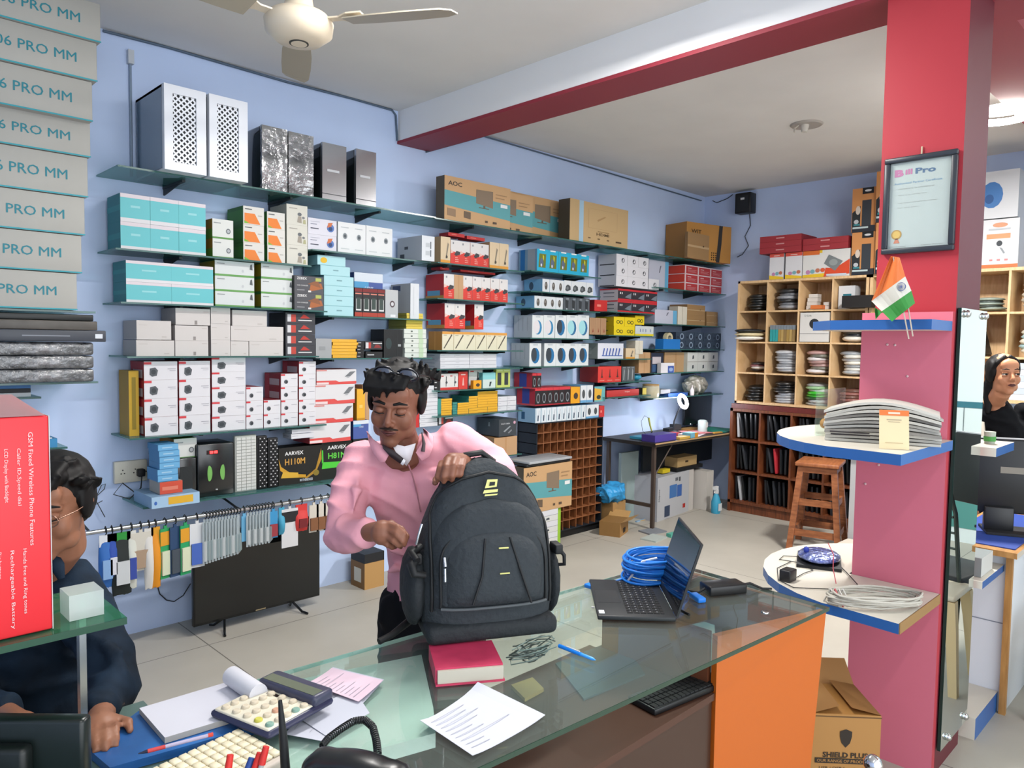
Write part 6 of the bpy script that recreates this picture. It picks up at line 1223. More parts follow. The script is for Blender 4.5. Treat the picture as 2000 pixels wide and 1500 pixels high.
sheet([(556, 1440), (650, 1308), (750, 1330), (636, 1452)], 'white paper curling beside the calculator', .006, 3)
sheet([(600, 1336), (648, 1307), (748, 1330), (700, 1372)], 'pink printed bill lying over the white papers', .003, 10, z=ZC_+.008, m=mat('#d9c0ce', .6))
sheet([(580, 1400), (690, 1345), (722, 1393), (640, 1440)], 'white slip peeping from under the curled papers', .0, 0, z=ZC_+.004)
# paper pad, rolled sheet, blue folder
FB = mat('#2f6fb8', .35, noise=.35, scale=5, var='#20406f')
flat('blue_folder', pxy([(172, 1475), (270, 1400), (430, 1395), (500, 1430), (215, 1512)], .795), .7915, .016, FB, 'glossy blue folder on the desk under the paper pad', 'folder')
flat('paper_pad', pxy([(272, 1388), (322, 1446), (500, 1392), (452, 1334)], .815), .8085, .012, '#e4e4f0', 'white writing pad on the blue folder beside calculator', 'pad', '#c9c3b8')
b = MB(); A = on(452, 1338, 2, .82); B_ = on(505, 1375, 2, .82); t = None; R = []
for i in range(2): pass
dd = (B_-A).normalized()
b.tube([tuple(A+Vector((0, 0, .022))), tuple(B_+Vector((0, 0, .022)))], .021, '#e6e6ee', 16); b.tube([tuple(A-dd*.001+Vector((0, 0, .022))), tuple(A-dd*.0005+Vector((0, 0, .022)))], .015, '#b9b9c4', 16); tag(b.build('rolled_paper', world=True), 'rolled white sheet at the far edge of the writing pad', 'paper')
P0, P1 = on(270, 1472, 2, .83), on(416, 1434, 2, .83); b = MB(); b.tube([P0, P0.lerp(P1, .12)], [.001, .0035], '#1d2340', 8); b.tube([P0.lerp(P1, .12), P0.lerp(P1, .35)], .0038, '#d9474a', 8); b.tube([P0.lerp(P1, .35), P0.lerp(P1, .93)], .0036, '#c3b8d4', 8); b.tube([P0.lerp(P1, .93), P1], .004, '#e04a3c', 8)
tag(b.build('ball_pen', world=True), 'clear ball pen with red cap lying beside the cream keyboard', 'pen')
# cream keyboard
A, B_, C_, D_ = pxy([(280, 1512), (468, 1425), (548, 1482), (380, 1580)], .812)
t = thing('keyboard', (A[0], A[1], .7915+.0005)); ang = math.atan2(B_[1]-A[1], B_[0]-A[0]); Lk = math.hypot(B_[0]-A[0], B_[1]-A[1])
t.rotation_euler[2] = ang; b = MB(); Wk = .16; b.bbox(-.06, Lk, -Wk, 0, 0, .022, mat('#bfb5aa', .5), .005); b.build('case', t); b = MB()
nk = int((Lk+.05)/.0185)
for r in range(6):
    for c in range(nk): b.bbox(-.05+.0185*c, -.05+.0185*c+.0168, -.016-.0235*r-.012, -.016-.0235*r+.009, .022, .029, mat('#e3d9bb', .5), .002, 1)
b.build('keys', t); tag(t, 'cream keyboard at the bottom edge beside the pen holder', 'keyboard')
# calculator
cc = pxy([(440, 1368), (500, 1437), (620, 1368), (568, 1306)], .845); cx = sum(p[0] for p in cc)/4; cy = sum(p[1] for p in cc)/4
ang = math.atan2(cc[3][1]-cc[0][1], cc[3][0]-cc[0][0]); Lc = math.hypot(cc[3][0]-cc[0][0], cc[3][1]-cc[0][1]); Wc = math.hypot(cc[1][0]-cc[0][0], cc[1][1]-cc[0][1])
t = thing('calculator', (cx, cy, .8215), rz=ang); b = MB(); b.bbox(-Lc/2, Lc/2, -Wc/2, Wc/2, 0, .016, mat('#2c2f4a', .35), .008); b.bbox(Lc*.18, Lc/2, -Wc/2+.002, Wc/2-.002, .01, .036, mat('#3a3c50', .35), .008); b.build('case', t)
b = MB(); b.bbox(-Lc/2+.006, Lc*.2, -Wc/2+.008, Wc/2-.008, .012, .019, mat('#d9d3c0', .4), .003); b.build('face_plate', t)
b = MB(); b.box(Lc*.22, Lc*.37, -Wc/2+.012, Wc/2-.012, .0355, .0365, mat('#5f6655', .2)); b.build('display', t)
b = MB(); b.box(Lc*.10, Lc*.15, Wc*.05, Wc*.24, .0185, .0195, mat('#2a1f1a', .15)); b.build('solar_cell', t)
b = MB(); ky = ['#e3d6bd']
for r in range(5):
    for c in range(5):
        x = -Lc/2+.02+r*(Lc*.58)/4.6; y = -Wc/2+.02+c*(Wc-.04)/4.2
        col = '#d9d35a' if (r, c) == (0, 1) else '#8fb4a4' if (r, c) in ((0, 0), (3, 0)) else '#e0a98a' if (r, c) == (2, 1) else '#e3d6bd'
        if r == 4 and c > 3: continue
        b.lathe([(.0085, 0), (.0085, .004), (.006, .006)], (x, y, .0185), col, 10)
b.build('buttons', t); tag(t, 'cream and navy desk calculator lying on the writing pad edge', 'calculator')
# telephone
t = thing('telephone', (.65, 1.045, ZC_), rz=math.radians(-62)); BK = mat('#15171a', .3, spec=.5)
b = MB(); b.bbox(-.10, .10, -.13, .09, 0, .035, BK, .01); b.build('base', t)
b = MB(); R = []
for i in range(13):
    u = i/12; x = -.10+.2*u; z = .052+.022*math.sin(math.pi*u); ww = .030 if .15 < u < .85 else .034; hh = .014 if .2 < u < .8 else .02
    if i in (0, 12): ww *= .5; hh *= .5
    R.append([(x, .045+ww*math.cos(2*math.pi*k/14), z+hh*math.sin(2*math.pi*k/14)) for k in range(14)])
b.rings(R, BK); b.build('handset', t)
tag(t, 'black desk telephone at the bottom of the picture', 'telephone')
pp = [Vector(on(x, y, 2, .84)) for x, y in ((628, 1458), (640, 1452), (665, 1440), (690, 1428), (712, 1425), (728, 1435), (735, 1455), (738, 1472))]
b = MB(); N = 620; S = []
for i in range(N+1):
    u = i/N*(len(pp)-1); k = min(int(u), len(pp)-2); f_ = u-k; p = pp[k].lerp(pp[k+1], f_); d = (pp[k+1]-pp[k]).normalized(); s1 = d.cross(Vector((0, 0, 1))).normalized(); s2 = d.cross(s1); a = 2*math.pi*i/13
    S.append(tuple(p+s1*math.cos(a)*.0062+s2*math.sin(a)*.0062+Vector((0, 0, .02*math.sin(math.pi*i/N)-.028*(1 if 0 else 0)))))
b.tube(S, .0016, BK, 5); tag(b.build('coiled_cord', world=True), 'coiled black telephone cord arching onto the mint glass', 'cord')
# pens in a holder and antenna
t = thing('pen_holder', (.515, 1.165, .7915)); b = MB(); b.lathe([(.04, 0), (.042, .07), (.038, .07), (.036, .004)], (0, 0, 0), mat('#b9bcc0', .3, metal=.6), 20); b.build('cup', t); tag(t, 'metal pen cup at the bottom edge holding red pens', 'pen holder')
for i, (px, py, c, l) in enumerate(((450, 1474, '#e02f26', 'red capped pen, leftmost in the cup'), (492, 1480, '#2a4f9a', 'blue pen tip in the cup'), (508, 1470, '#e02f26', 'thick red marker in the cup'), (520, 1458, '#d9302a', 'red capped clear pen, rightmost in the cup'))):
    B0 = Vector((.515+.012*(i-1.5), 1.165-.008*(i-1.5), .80)); T_ = on(px, py, 1, 1.175-.012*(i-1.5)); b = MB()
    d = T_-B0; b.tube([B0, B0+d*.75], .0045, '#b7b3b0', 8); b.tube([B0+d*.75, T_], [.0062, .0055], c, 10); tag(b.build('pen', world=True), l, 'pen')
A = on(560, 1520, 2, .82); B_ = on(547, 1368, 1, A.y+.01); b = MB(); b.tube([A-Vector((0, 0, .018)), A.lerp(B_, .5), B_], [.009, .0075, .0035], '#17191b', 10); tag(b.build('antenna', world=True), 'black router antenna rising beside the pens', 'antenna')
# black monitor back at lower left
t = thing('computer_monitor', (.20, 1.50, .7915), rz=math.radians(-44)); 
b = MB(); b.bbox(-.30, .20, 0, .03, .03, .165, mat('#121a19', .3, spec=.4), .008); b.bbox(-.1, .12, -.03, .0, .04, .13, mat('#0f1514', .4), .01); b.build('screen_panel', t); b = MB(); b.box(-.1, .12, -.06, .1, 0, .01, '#15181a'); b.box(-.02, .04, .0, .02, .01, .06, '#15181a'); b.build('stand', t)
tag(t, 'back of a black monitor at the lower left corner', 'monitor')

# ------------------------------------------------------------------ things in front of and beside the pillar
t = thing('carton', (2.535, .935, 0), rz=math.radians(-47.6)); CB = '#b98748'
b = MB(); b.box(-.115, .115, 0, .23, 0, .36, CB, '#a5763c'); b.box(-.117, .117, -.001, -.0005, .35, .354, '#6a4a24')
b.text('SHIELD PLUS', (-.075, -.002, .21), (1, 0, 0), (0, 0, 1), .019, '#2c2218', w=.15, bold=.03); b.poly([(-.020, -.002, .285), (-.014, -.002, .262), (0, -.002, .246), (.014, -.002, .262), (.020, -.002, .285), (.020, -.002, .302), (0, -.002, .310), (-.020, -.002, .302)], '#2c2218')
b.box(-.1, .1, -.0025, -.002, .19, .208, '#2c2218'); b.text('OUR RANGE OF PRODUCTS', (-.094, -.0030, .194), (1, 0, 0), (0, 0, 1), .01, '#b98748', w=.188, bold=.01)
b.text('USB / OSB Junction Box', (-.085, -.002, .165), (1, 0, 0), (0, 0, 1), .013, '#2c2218', w=.17); b.text('PVC Water Proof Junction Box', (-.1, -.002, .14), (1, 0, 0), (0, 0, 1), .013, '#2c2218', w=.2)
b.build('carton_body', t)
b = MB(); b.add([(-.115, .23, .36), (.115, .23, .36), (.105, .30, .43), (-.105, .30, .43)], [(0, 1, 2, 3), (3, 2, 1, 0)], '#c4935a'); b.add([(-.115, 0, .361), (-.115, .23, .361), (-.02, .22, .385), (-.02, .01, .385)], [(0, 1, 2, 3), (3, 2, 1, 0)], '#c4935a'); b.add([(.115, 0, .361), (.115, .23, .361), (.02, .22, .38), (.02, .01, .38)], [(0, 1, 2, 3), (3, 2, 1, 0)], '#b98850'); b.build('flap', t)
tag(t, 'brown carton with shield print on the floor beside orange panel', 'box')
b = MB(); b.lathe([(.06, 0), (.055, .02), (.07, .1), (.075, .13)], (0, 0, 0), '#4a4440', 18); tag(b.build('round_stool_cup', loc=(2.95, 1.32, .53)), 'dark cylinder hanging below the lowest corner shelf', 'container')
for k, q in enumerate(([(2.75, 1.35, .0), (2.8, 1.2, .02), (2.9, 1.15, .02), (3.0, 1.2, .004)],)):
    b = MB(); b.tube(q, .006, '#17181b', 6); tag(b.build('floor_cable', world=True), 'thick black cable on the floor behind the counter end', 'cable')
bxo('plastic_wrap', 2.62, 2.85, 1.2, 1.4, .0, .05, '#c9c9c6', 'pale plastic wrapped bundle on floor behind shield carton', 'packet', rz=.3)
# chrome knob at the bottom edge
b = MB(); b.ell((0, 0, 0), (.018, .018, .018), mat('#d0d0d2', .1, metal=1), 14); tag(b.build('chrome_knob', loc=tuple(on(1705, 1492, 1, .50))), 'round chrome knob of a glass clamp at the bottom edge', 'knob'); 
P = on(1705, 1500, 1, .50); b = MB(); b.box(-.005, .3, -.2, .004, -.06, -.05, glass('#b9c9c9', .8)); 
# small shelf beyond the pillar side
t = thing('corner_shelf', (3.62, .80, 1.17)); b = MB(); b.box(-.16, .14, -.06, .12, 0, .035, BL, LAM); b.build('shelf_board', t); tag(t, 'small blue edged shelf right of the mirror holding a cup', 'shelf')
b = MB(); b.lathe([(.02, 0), (.022, .05)], (0, 0, 0), '#b9c4b4', 12); b.lathe([(.0225, .01), (.0235, .03)], (0, 0, 0), '#4aa04a', 12); tag(b.build('tape_roll', loc=(3.62, .80, 1.2055)), 'small cup with green band on shelf right of mirror', 'cup')
# reception desk behind the mirror
PW = mat('#d3d8e0', .45)
t = thing('reception_desk', (4.3, .9, 0)); L = t['_base']; WDG = wood('#b5854a', '#9c6f3a')
b = MB(); b.box(3.80, 4.7, .735, 1.0, 0, .71, PW, PW); b.build('body', t, world=True)
b = MB(); b.box(3.775, 3.80, .725, .75, 0, .71, WDG); b.build('corner_trim', t, world=True)
b = MB(); b.box(3.72, 4.72, .70, 1.02, .71, .735, '#d9cfc0', WDG); b.build('desk_top', t, world=True)
b = MB(); b.box(3.44, 3.798, .76, 1.09, .0, .09, BL, LAM); b.build('foot_shelf', t, world=True); b = MB(); b.box(3.44, 3.798, .76, 1.05, .63, .66, BL, LAM); b.build('side_shelf', t, world=True)
b = MB(); b.box(3.798, 3.80, .755, 1.0, .395, .399, '#8f9aa8'); b.build('panel_seam', t, world=True)
tag(t, 'pale reception desk with wooden edging at the right border', 'desk')
flat('blue_mat', [(3.78, .72), (4.6, .72), (4.6, 1.0), (3.78, 1.0)], .7355, .004, '#2a49a0', 'glossy blue sheet on the reception desk', 'mat')
t = thing('computer_monitor', (4.12, .76, .7405), rz=math.radians(-66)); b = MB(); b.bbox(-.25, .31, 0, .03, .09, .44, mat('#15171a', .3), .006); b.box(-.10, .02, -.002, -.0005, .28, .31, '#8d8a80'); b.build('screen_panel', t)
b = MB(); b.box(-.25, .31, .002, .012, .441, .447, '#c9ccd0'); b.build('top_rim', t); b = MB(); b.bbox(-.16, -.04, -.02, .02, 0, .12, mat('#15171a', .35), .005); b.box(-.16, .12, -.08, .1, 0, .012, '#15171a'); b.build('stand', t); tag(t, 'back of a large black monitor on the reception desk', 'monitor')
bxo('printer', 3.50, 3.68, .78, .98, .661, .74, '#d9d9d6', 'white and silver printer partly hidden by the mirror', 'printer', '#8f9a9a')
# reflected corner: plastic stool and steel chair stand before the mirror, right of the camera
t = thing('plastic_stool', (3.97, .47, 0)); PS = mat('#cdb588', .4)
b = MB(); b.bbox(-.15, .15, -.15, .15, .43, .455, mat('#d3c9b4', .4), .012); b.build('seat', t)
for sx in (-1, 1):
    for sy in (-1, 1):
        b = MB(); b.rings([[(sx*x+dx*w_, sy*x+dy*w_, z) for dx, dy in ((-1, -1), (1, -1), (1, 1), (-1, 1))] for x, w_, z in ((.165, .018, 0), (.14, .022, .3), (.125, .024, .43))], PS, smooth=False); b.build('leg', t)
tag(t, 'beige plastic stool seen in the pillar mirror', 'stool')
t = thing('steel_chair', (4.32, .42, 0), rz=math.radians(100)); CH = mat('#3f4642', .25, metal=.6); BS = mat('#17191b', .5)
b = MB(); b.bbox(-.2, .2, -.2, .2, .43, .48, BS, .02); b.build('seat', t)
for s in (-1, 1):
    b = MB(); b.tube([(s*.19, -.2, 0), (s*.18, -.19, .43)], .011, CH); b.build('leg', t)
    b = MB(); b.tube([(s*.19, .24, 0), (s*.18, .19, .45), (s*.17, .24, .8), (s*.13, .27, .98)], .011, CH); b.build('back_post', t)
for z, x in ((.62, .17), (.70, .165), (.78, .16), (.86, .15), (.95, .13)):
    b = MB(); b.tube([(-x, .21+(z-.6)*.17, z), (x, .21+(z-.6)*.17, z)], .006, CH); b.build('back_rung', t)
tag(t, 'dark steel chair with rung back seen in the mirror', 'chair')
# ------------------------------------------------------------------ people
def V3(px, py, zd):   # point seen at pixel (px,py) at view depth zd
    return Vector((0, 0, H)) + (_f + RT*((px-1000)/F) - UP*((py-750)/F))*zd
SKIN = mat('#805340', .5, spec=.35, noise=.05, scale=25); SKIN2 = mat('#8d5f48', .5, spec=.35, noise=.04, scale=25); SKIN3 = mat('#b57d5c', .5, spec=.35, noise=.08, scale=25)
HAIR = mat('#0c0a0a', .6, spec=.25, noise=.3, scale=60); LIP = mat('#5a2d28', .45)
def head_mat(C, right, up, s):
    r = right.normalized(); u = (up-r*up.dot(r)).normalized(); bk = u.cross(r)   # x right, y back, z up
    m = Matrix((r, bk, u)).transposed().to_4x4()
    return Matrix.Translation(C) @ m @ Matrix.Scale(s, 4)
class HB(MB):
    def __init__(s, m): super().__init__(); s.M = m
    def e(s, c, r, mt, n=16): 
        k = len(s.v); s.ell(c, r, mt, n); s.v[k:] = [tuple(s.M @ Vector(p)) for p in s.v[k:]]; return s
    def t(s, P, r, mt, n=8):
        k = len(s.v); s.tube(P, r, mt, n); s.v[k:] = [tuple(s.M @ Vector(p)) for p in s.v[k:]]; return s
def head_parts(b, sk, fem=False, mouth=True):
    w = .92 if fem else 1
    b.e((0, .09, .16), (.335*w, .40, .345), sk); b.e((0, -.04, -.08), (.275*w, .31, .36), sk); b.e((0, -.12, -.28), (.20*w, .20, .19), sk)
    b.e((0, -.22, -.415), (.105*w, .095, .085), sk); b.e((.15*w, -.22, -.13), (.105, .10, .13), sk); b.e((-.15*w, -.22, -.13), (.105, .10, .13), sk)
    b.e((.17*w, -.06, -.30), (.09, .14, .12), sk); b.e((-.17*w, -.06, -.30), (.09, .14, .12), sk)
    b.e((0, -.27, .20), (.22*w, .10, .16), sk)
    b.t([(0, -.335, .06), (0, -.375, -.02), (0, -.425, -.115), (0, -.41, -.16)], [.03, .034, .048, .04], sk); b.e((.045, -.375, -.155), (.034, .04, .03), sk); b.e((-.045, -.375, -.155), (.034, .04, .03), sk)
    b.t([(-.21*w, -.26, .065), (-.1, -.335, .085), (0, -.345, .07), (.1, -.335, .085), (.21*w, -.26, .065)], .036, sk)
    b.e((0, -.33, -.26), (.10, .045, .06), sk)
    for s in (-1, 1): b.e((s*.325*w, .06, -.02), (.03, .07, .11), sk); b.e((s*.345*w, .075, .03), (.022, .05, .06), sk)
def face_extras(M, par, sk, look='down', fem=False, beard=False, hairm=HAIR, white='#d8d2cc'):
    for s in (-1, 1):
        b = HB(M); b.e((s*.125, -.285, -.005), (.055, .050, .042), white, 12)
        if look != 'down': b.e((s*.125+(.018 if look == 'right' else 0), -.333, -.005), (.027, .012, .03), '#1a100c', 10)
        else: b.e((s*.125, -.325, -.03), (.026, .016, .02), '#1a100c', 10)
        b.build('eye', par, world=True)
        b = HB(M); zc = .02 if look == 'down' else .022; b.e((s*.125, -.29, 0 if look == 'down' else .026), (.066, .064 if look == 'down' else .058, .05 if look == 'down' else .034), sk, 12); b.e((s*.125, -.29, -.045), (.062, .052, .026), sk, 12)
        b.t([(s*.065, -.335, -.028 if look == 'down' else .0), (s*.125, -.350, -.036 if look == 'down' else .010), (s*.185, -.325, -.026 if look == 'down' else .004)], .007, '#120c0a', 6); b.build('eyelid', par, world=True)
        b = HB(M); b.t([(s*.05, -.362, .095), (s*.12, -.362, .118), (s*.205, -.30, .09)], [.016 if not fem else .009, .019 if not fem else .011, .006], hairm, 8); b.build('eyebrow', par, world=True)
    b = HB(M); b.t([(-.085, -.345, -.262), (-.03, -.375, -.245), (0, -.378, -.25), (.03, -.375, -.245), (.085, -.345, -.262)], [.008, .017, .015, .017, .008], LIP, 8); b.t([(-.075, -.345, -.27), (0, -.375, -.283), (.075, -.345, -.27)], [.008, .021, .008], LIP, 8)
    b.t([(-.08, -.355, -.264), (0, -.39, -.264), (.08, -.355, -.264)], .0035, '#2a1512', 6); b.build('lips', par, world=True)
    b = HB(M)
    for s in (-1, 1): b.e((s*.032, -.405, -.168), (.013, .013, .008), '#24130e', 8)
    b.build('nostrils', par, world=True) if False else None
    if beard:
        b = HB(M); b.t([(-.11, -.335, -.225), (-.04, -.385, -.205), (.04, -.385, -.205), (.11, -.335, -.225)], [.008, .014, .014, .008], mat('#24170f', .8), 8); b.build('moustache', par, world=True)
def hairdo(M, par, seed, clumps, base, name='hair', n=14, vox=.0045, ln=.16, updir=(0, 0, 1), r=.03):
    random.seed(seed); b = HB(M)
    for i in range(16):
        x = -.26+.44*i/15; z = random.uniform(.14, .24) if i < 11 else random.uniform(.24, .32); b.t([(x*.8+.06, -.12, .46), (x, -.30, .40), (x-.03, -.385, .30), (x-.05+random.uniform(-.03, .03), -.375, z)], [.05, .045, .035, .010], HAIR, 7)
    for c, rr in base: b.e(c, rr, HAIR, 18)
    for (c0, c1, k) in clumps:
        for i in range(k):
            u = random.random(); p = Vector(c0).lerp(Vector(c1), u)+Vector((random.uniform(-.06, .06), random.uniform(-.06, .06), random.uniform(-.03, .03)))
            d = (p-Vector((0, .1, .05))).normalized()*.6+Vector(updir)*.5+Vector((random.uniform(-.5, .5), random.uniform(-.5, .4), random.uniform(-.3, .3))); d.normalize()
            q = p+d*ln*random.uniform(.5, 1); e = q+Vector((d.x, d.y-.3, d.z-.5)).normalized()*ln*.5
            b.t([p-d*.05, p, q, e], [r, r, r*.7, r*.2], HAIR, 7)
    o = b.build(name, par, world=True); remesh(o, vox, 2, .4); o.data.materials.clear() if False else None
    return o
def finger(b, P, r0, sk):   # P list of points knuckle->tip
    n = len(P); b.tube(P, [r0*(1-.28*i/(n-1)) for i in range(n)], sk, 8); b.ell(P[-1], (r0*.74,)*3, sk, 8)
    for p in P[1:-1]: b.ell(p, (r0*.95,)*3, sk, 8)
def capchain(b, P, R, m, n=14):
    b.tube(P, R, m, n)
    for p, r in zip(P, R): b.ell(p, (r, r, r), m, 12)
def cloth(b, name, par, vox=.008, sm=8): o = b.build(name, par, world=True); return remesh(o, vox, sm, .5)

# --- standing man in the pink shirt
PINK = mat('#e5a2ae', .7, spec=.15, bump=.25, scale=9, noise=.05)
t = thing('person', tuple(V3(815, 900, 2.3))[:2]+(0,)); MAN = t
hd = 2.17
Mh = head_mat(V3(774, 787, hd), (RT*.985-UP*.10+_f*-.06), (UP*.93-_f*.26+RT*-.10), .238)
b = HB(Mh); head_parts(b, SKIN)
Nk = V3(790, 880, 2.26)
b.tube([Mh @ Vector((0, .10, -.22)), Mh @ Vector((0, .15, -.45)), Nk-Vector((0, 0, .03))], [.055, .055, .066], SKIN, 14)
# bare torso core and legs, arms run inside the clothes
hipL, hipR = V3(800, 1190, 2.36), V3(895, 1190, 2.36)
b.tube([Nk-Vector((0, 0, .02)), V3(805, 960, 2.32), V3(840, 1060, 2.36), V3(850, 1180, 2.36)], [.06, .085, .08, .085], SKIN, 16)
shR, elR, wrR = V3(700, 895, 2.28), V3(672, 1042, 2.10), V3(722, 1040, 1.96)
shL, elL, wrL = V3(893, 870, 2.28), V3(975, 925, 2.16), V3(914, 912, 2.03)
capchain(b, [shR, shR.lerp(elR, .5), elR], [.04, .032, .03], SKIN); capchain(b, [elR, elR.lerp(wrR, .5), wrR], [.03, .028, .024], SKIN)
capchain(b, [shL, shL.lerp(elL, .5), elL], [.04, .032, .03], SKIN); capchain(b, [elL, elL.lerp(wrL, .5), wrL], [.03, .028, .025], SKIN)
for hp, kx in ((hipL, 790), (hipR, 880)):
    kn = V3(kx, 1430, 2.36); kn.z = .47; an = kn+Vector((.0, .02, 0)); an.z = .09
    capchain(b, [hp, kn, an], [.085, .055, .038], SKIN)
# image-left hand: palm then fingers reaching the zip
pc = V3(747, 1040, 1.93); b.ell(pc, (.032, .03, .034), SKIN, 12); capchain(b, [wrR, V3(735, 1038, 1.945), V3(756, 1040, 1.93)], [.025, .027, .025], SKIN)
for P in ([(758, 1024, 1.925), (776, 1030, 1.905), (789, 1043, 1.90), (794, 1054, 1.91)], [(757, 1034, 1.92), (774, 1043, 1.895), (786, 1056, 1.895), (790, 1064, 1.905)], [(752, 1044, 1.92), (768, 1056, 1.90), (778, 1064, 1.905), (783, 1068, 1.92)], [(744, 1052, 1.93), (757, 1064, 1.92), (766, 1068, 1.93), (772, 1068, 1.945)]):
    finger(b, [V3(*q) for q in P], .0098, SKIN)
finger(b, [V3(742, 1028, 1.95), V3(764, 1022, 1.96), V3(784, 1034, 1.955), V3(795, 1048, 1.94)], .0115, SKIN)
# image-right hand closing over the bag's top
capchain(b, [wrL, V3(902, 905, 2.0), V3(884, 904, 1.975)], [.026, .029, .028], SKIN); b.ell(V3(886, 906, 1.985), (.036, .03, .028), SKIN, 12)
for P in ([(905, 898, 1.965), (902, 912, 1.93), (899, 926, 1.93), (897, 932, 1.945)], [(890, 895, 1.955), (886, 910, 1.92), (883, 928, 1.92), (883, 938, 1.935)], [(876, 897, 1.955), (871, 912, 1.92), (867, 930, 1.92), (867, 941, 1.935)], [(864, 903, 1.965), (859, 915, 1.935), (855, 930, 1.935), (855, 938, 1.95)]):
    finger(b, [V3(*q) for q in P], .0108, SKIN)
finger(b, [V3(878, 915, 2.0), V3(862, 925, 2.01), V3(852, 937, 2.0), V3(850, 943, 1.98)], .0125, SKIN)
o = b.build('body', t, world=True); remesh(o, .0042, 3, .4)
face_extras(Mh, t, SKIN, 'down', beard=True)
hairdo(Mh, t, 11, [((-.25, .0, .42), (.25, .1, .45), 26), ((-.30, -.1, .30), (-.33, .2, .25), 12), ((.30, -.1, .30), (.36, .15, .2), 14), ((-.15, -.26, .36), (.12, -.28, .38), 14), ((.2, .2, .4), (.4, .3, .3), 10)],
       [((0, .12, .22), (.355, .40, .325)), ((-.31, .06, .05), (.055, .16, .2)), ((.31, .06, .06), (.055, .16, .2)), ((0, .28, .0), (.31, .26, .32)), ((-.14, -.19, .39), (.2, .14, .10)), ((.02, -.24, .33), (.16, .10, .11))], ln=.085, r=.034)
# sunglasses pushed up on the hair
t2 = thing('sunglasses', tuple(Mh @ Vector((0, -.2, .5)))); b = HB(Mh); BKG = mat('#101014', .12, spec=.8)
for s in (-1, 1):
    b.e((s*.14+.04, -.255, .44), (.125, .03, .085), mat('#191a26', .05, spec=1, coat=1), 16); b.t([(s*.14+.04+.13*math.cos(a*.5236), -.262-.01*math.sin(a*.5236), .44+.09*math.sin(a*.5236)) for a in range(13)], .011, BKG, 6)
b.build('lens_pair', t2, world=True); b = HB(Mh); b.t([(-.02, -.285, .46), (.04, -.295, .47), (.1, -.285, .46)], .011, BKG, 6)
for s in (-1, 1): b.t([(.04+s*.27, -.24, .46), (.04+s*.35, 0, .38), (.02+s*.36, .18, .25)], .011, BKG, 6)
b.build('temple_arms', t2, world=True); tag(t2, 'dark sunglasses pushed up on the standing man\'s hair', 'sunglasses')
# shirt
b = MB()
b.tube([Nk+Vector((0, 0, -.02)), V3(798, 915, 2.30), V3(806, 965, 2.32), V3(825, 1040, 2.34), V3(838, 1100, 2.35), V3(842, 1150, 2.36)], [.085, .125, .135, .122, .125, .135], PINK, 20)
b.ell(V3(745, 900, 2.29), (.09, .075, .065), PINK); b.ell(V3(850, 885, 2.29), (.09, .075, .065), PINK)
b.ell(V3(770, 960, 2.26), (.085, .07, .10), PINK); b.ell(V3(845, 950, 2.26), (.085, .07, .10), PINK)
capchain(b, [V3(712, 900, 2.29), V3(686, 960, 2.22), V3(668, 1042, 2.12)], [.068, .062, .054], PINK); capchain(b, [V3(668, 1042, 2.12), V3(695, 1046, 2.03), V3(712, 1042, 1.985)], [.056, .046, .038], PINK)
capchain(b, [V3(885, 868, 2.29), V3(935, 888, 2.24), V3(978, 922, 2.17)], [.066, .058, .052], PINK); capchain(b, [V3(978, 922, 2.17), V3(950, 922, 2.10), V3(928, 912, 2.05)], [.052, .044, .036], PINK)
for q0, q1 in (((700, 930, 2.19), (690, 1000, 2.10)), ((960, 885, 2.2), (985, 915, 2.12)), ((790, 1000, 2.21), (845, 985, 2.21)), ((775, 1035, 2.22), (850, 1020, 2.21)), ((758, 1075, 2.22), (800, 1090, 2.22)), ((755, 1120, 2.23), (790, 1110, 2.24)), ((660, 1020, 2.07), (690, 1060, 2.02))):
    b.tube([V3(*q0), V3(*q0).lerp(V3(*q1), .5)+UP*.006, V3(*q1)], [.008, .014, .006], PINK, 8)
shirt = wrinkle(cloth(b, 'shirt', t, .007, 6), .010, (6, 6, 12))
# collar, placket, undershirt, pocket pen
b = MB(); n = 14
def strip3(b, L1, L2, m, th=.003):
    vs = [tuple(p) for p in L1]+[tuple(p) for p in L2]; k = len(L1); off = -_f*th
    b.add(vs, [(i, i+1, k+i+1, k+i) for i in range(k-1)], m); b.add([tuple(Vector(p)+off) for p in vs], [(i, k+i, k+i+1, i+1) for i in range(k-1)], m)
def wing(b, L1, L2, m, th=.006):
    n = len(L1); vs = [tuple(p) for p in L1]+[tuple(p) for p in L2]; off = _f*th
    vs += [tuple(Vector(p)+off) for p in vs]; N = 2*n
    b.add(vs, [(i, i+1, n+i+1, n+i) for i in range(n-1)]+[(N+i, N+n+i, N+n+i+1, N+i+1) for i in range(n-1)]+[(i, N+i, N+i+1, i+1) for i in range(n-1)]+[(n+i, n+i+1, N+n+i+1, N+n+i) for i in range(n-1)], m, True)
wing(b, [V3(716, 842, 2.24), V3(728, 858, 2.165), V3(748, 872, 2.145), V3(764, 880, 2.14)], [V3(720, 862, 2.20), V3(728, 884, 2.150), V3(742, 903, 2.135), V3(752, 902, 2.135)], PINK)
wing(b, [V3(826, 836, 2.24), V3(828, 850, 2.18), V3(822, 868, 2.15), V3(812, 884, 2.14)], [V3(846, 852, 2.22), V3(846, 872, 2.16), V3(838, 892, 2.14), V3(824, 900, 2.135)], PINK); b.build('collar', t, world=True)
b = MB(); wing(b, [V3(764, 866, 2.150), V3(790, 872, 2.140), V3(812, 866, 2.150)], [V3(782, 900, 2.155), V3(794, 910, 2.155), V3(802, 898, 2.155)], mat('#e6e0e4', .7)); o = b.build('undershirt', t, world=True); o['label'] = 'white undershirt at the open collar'
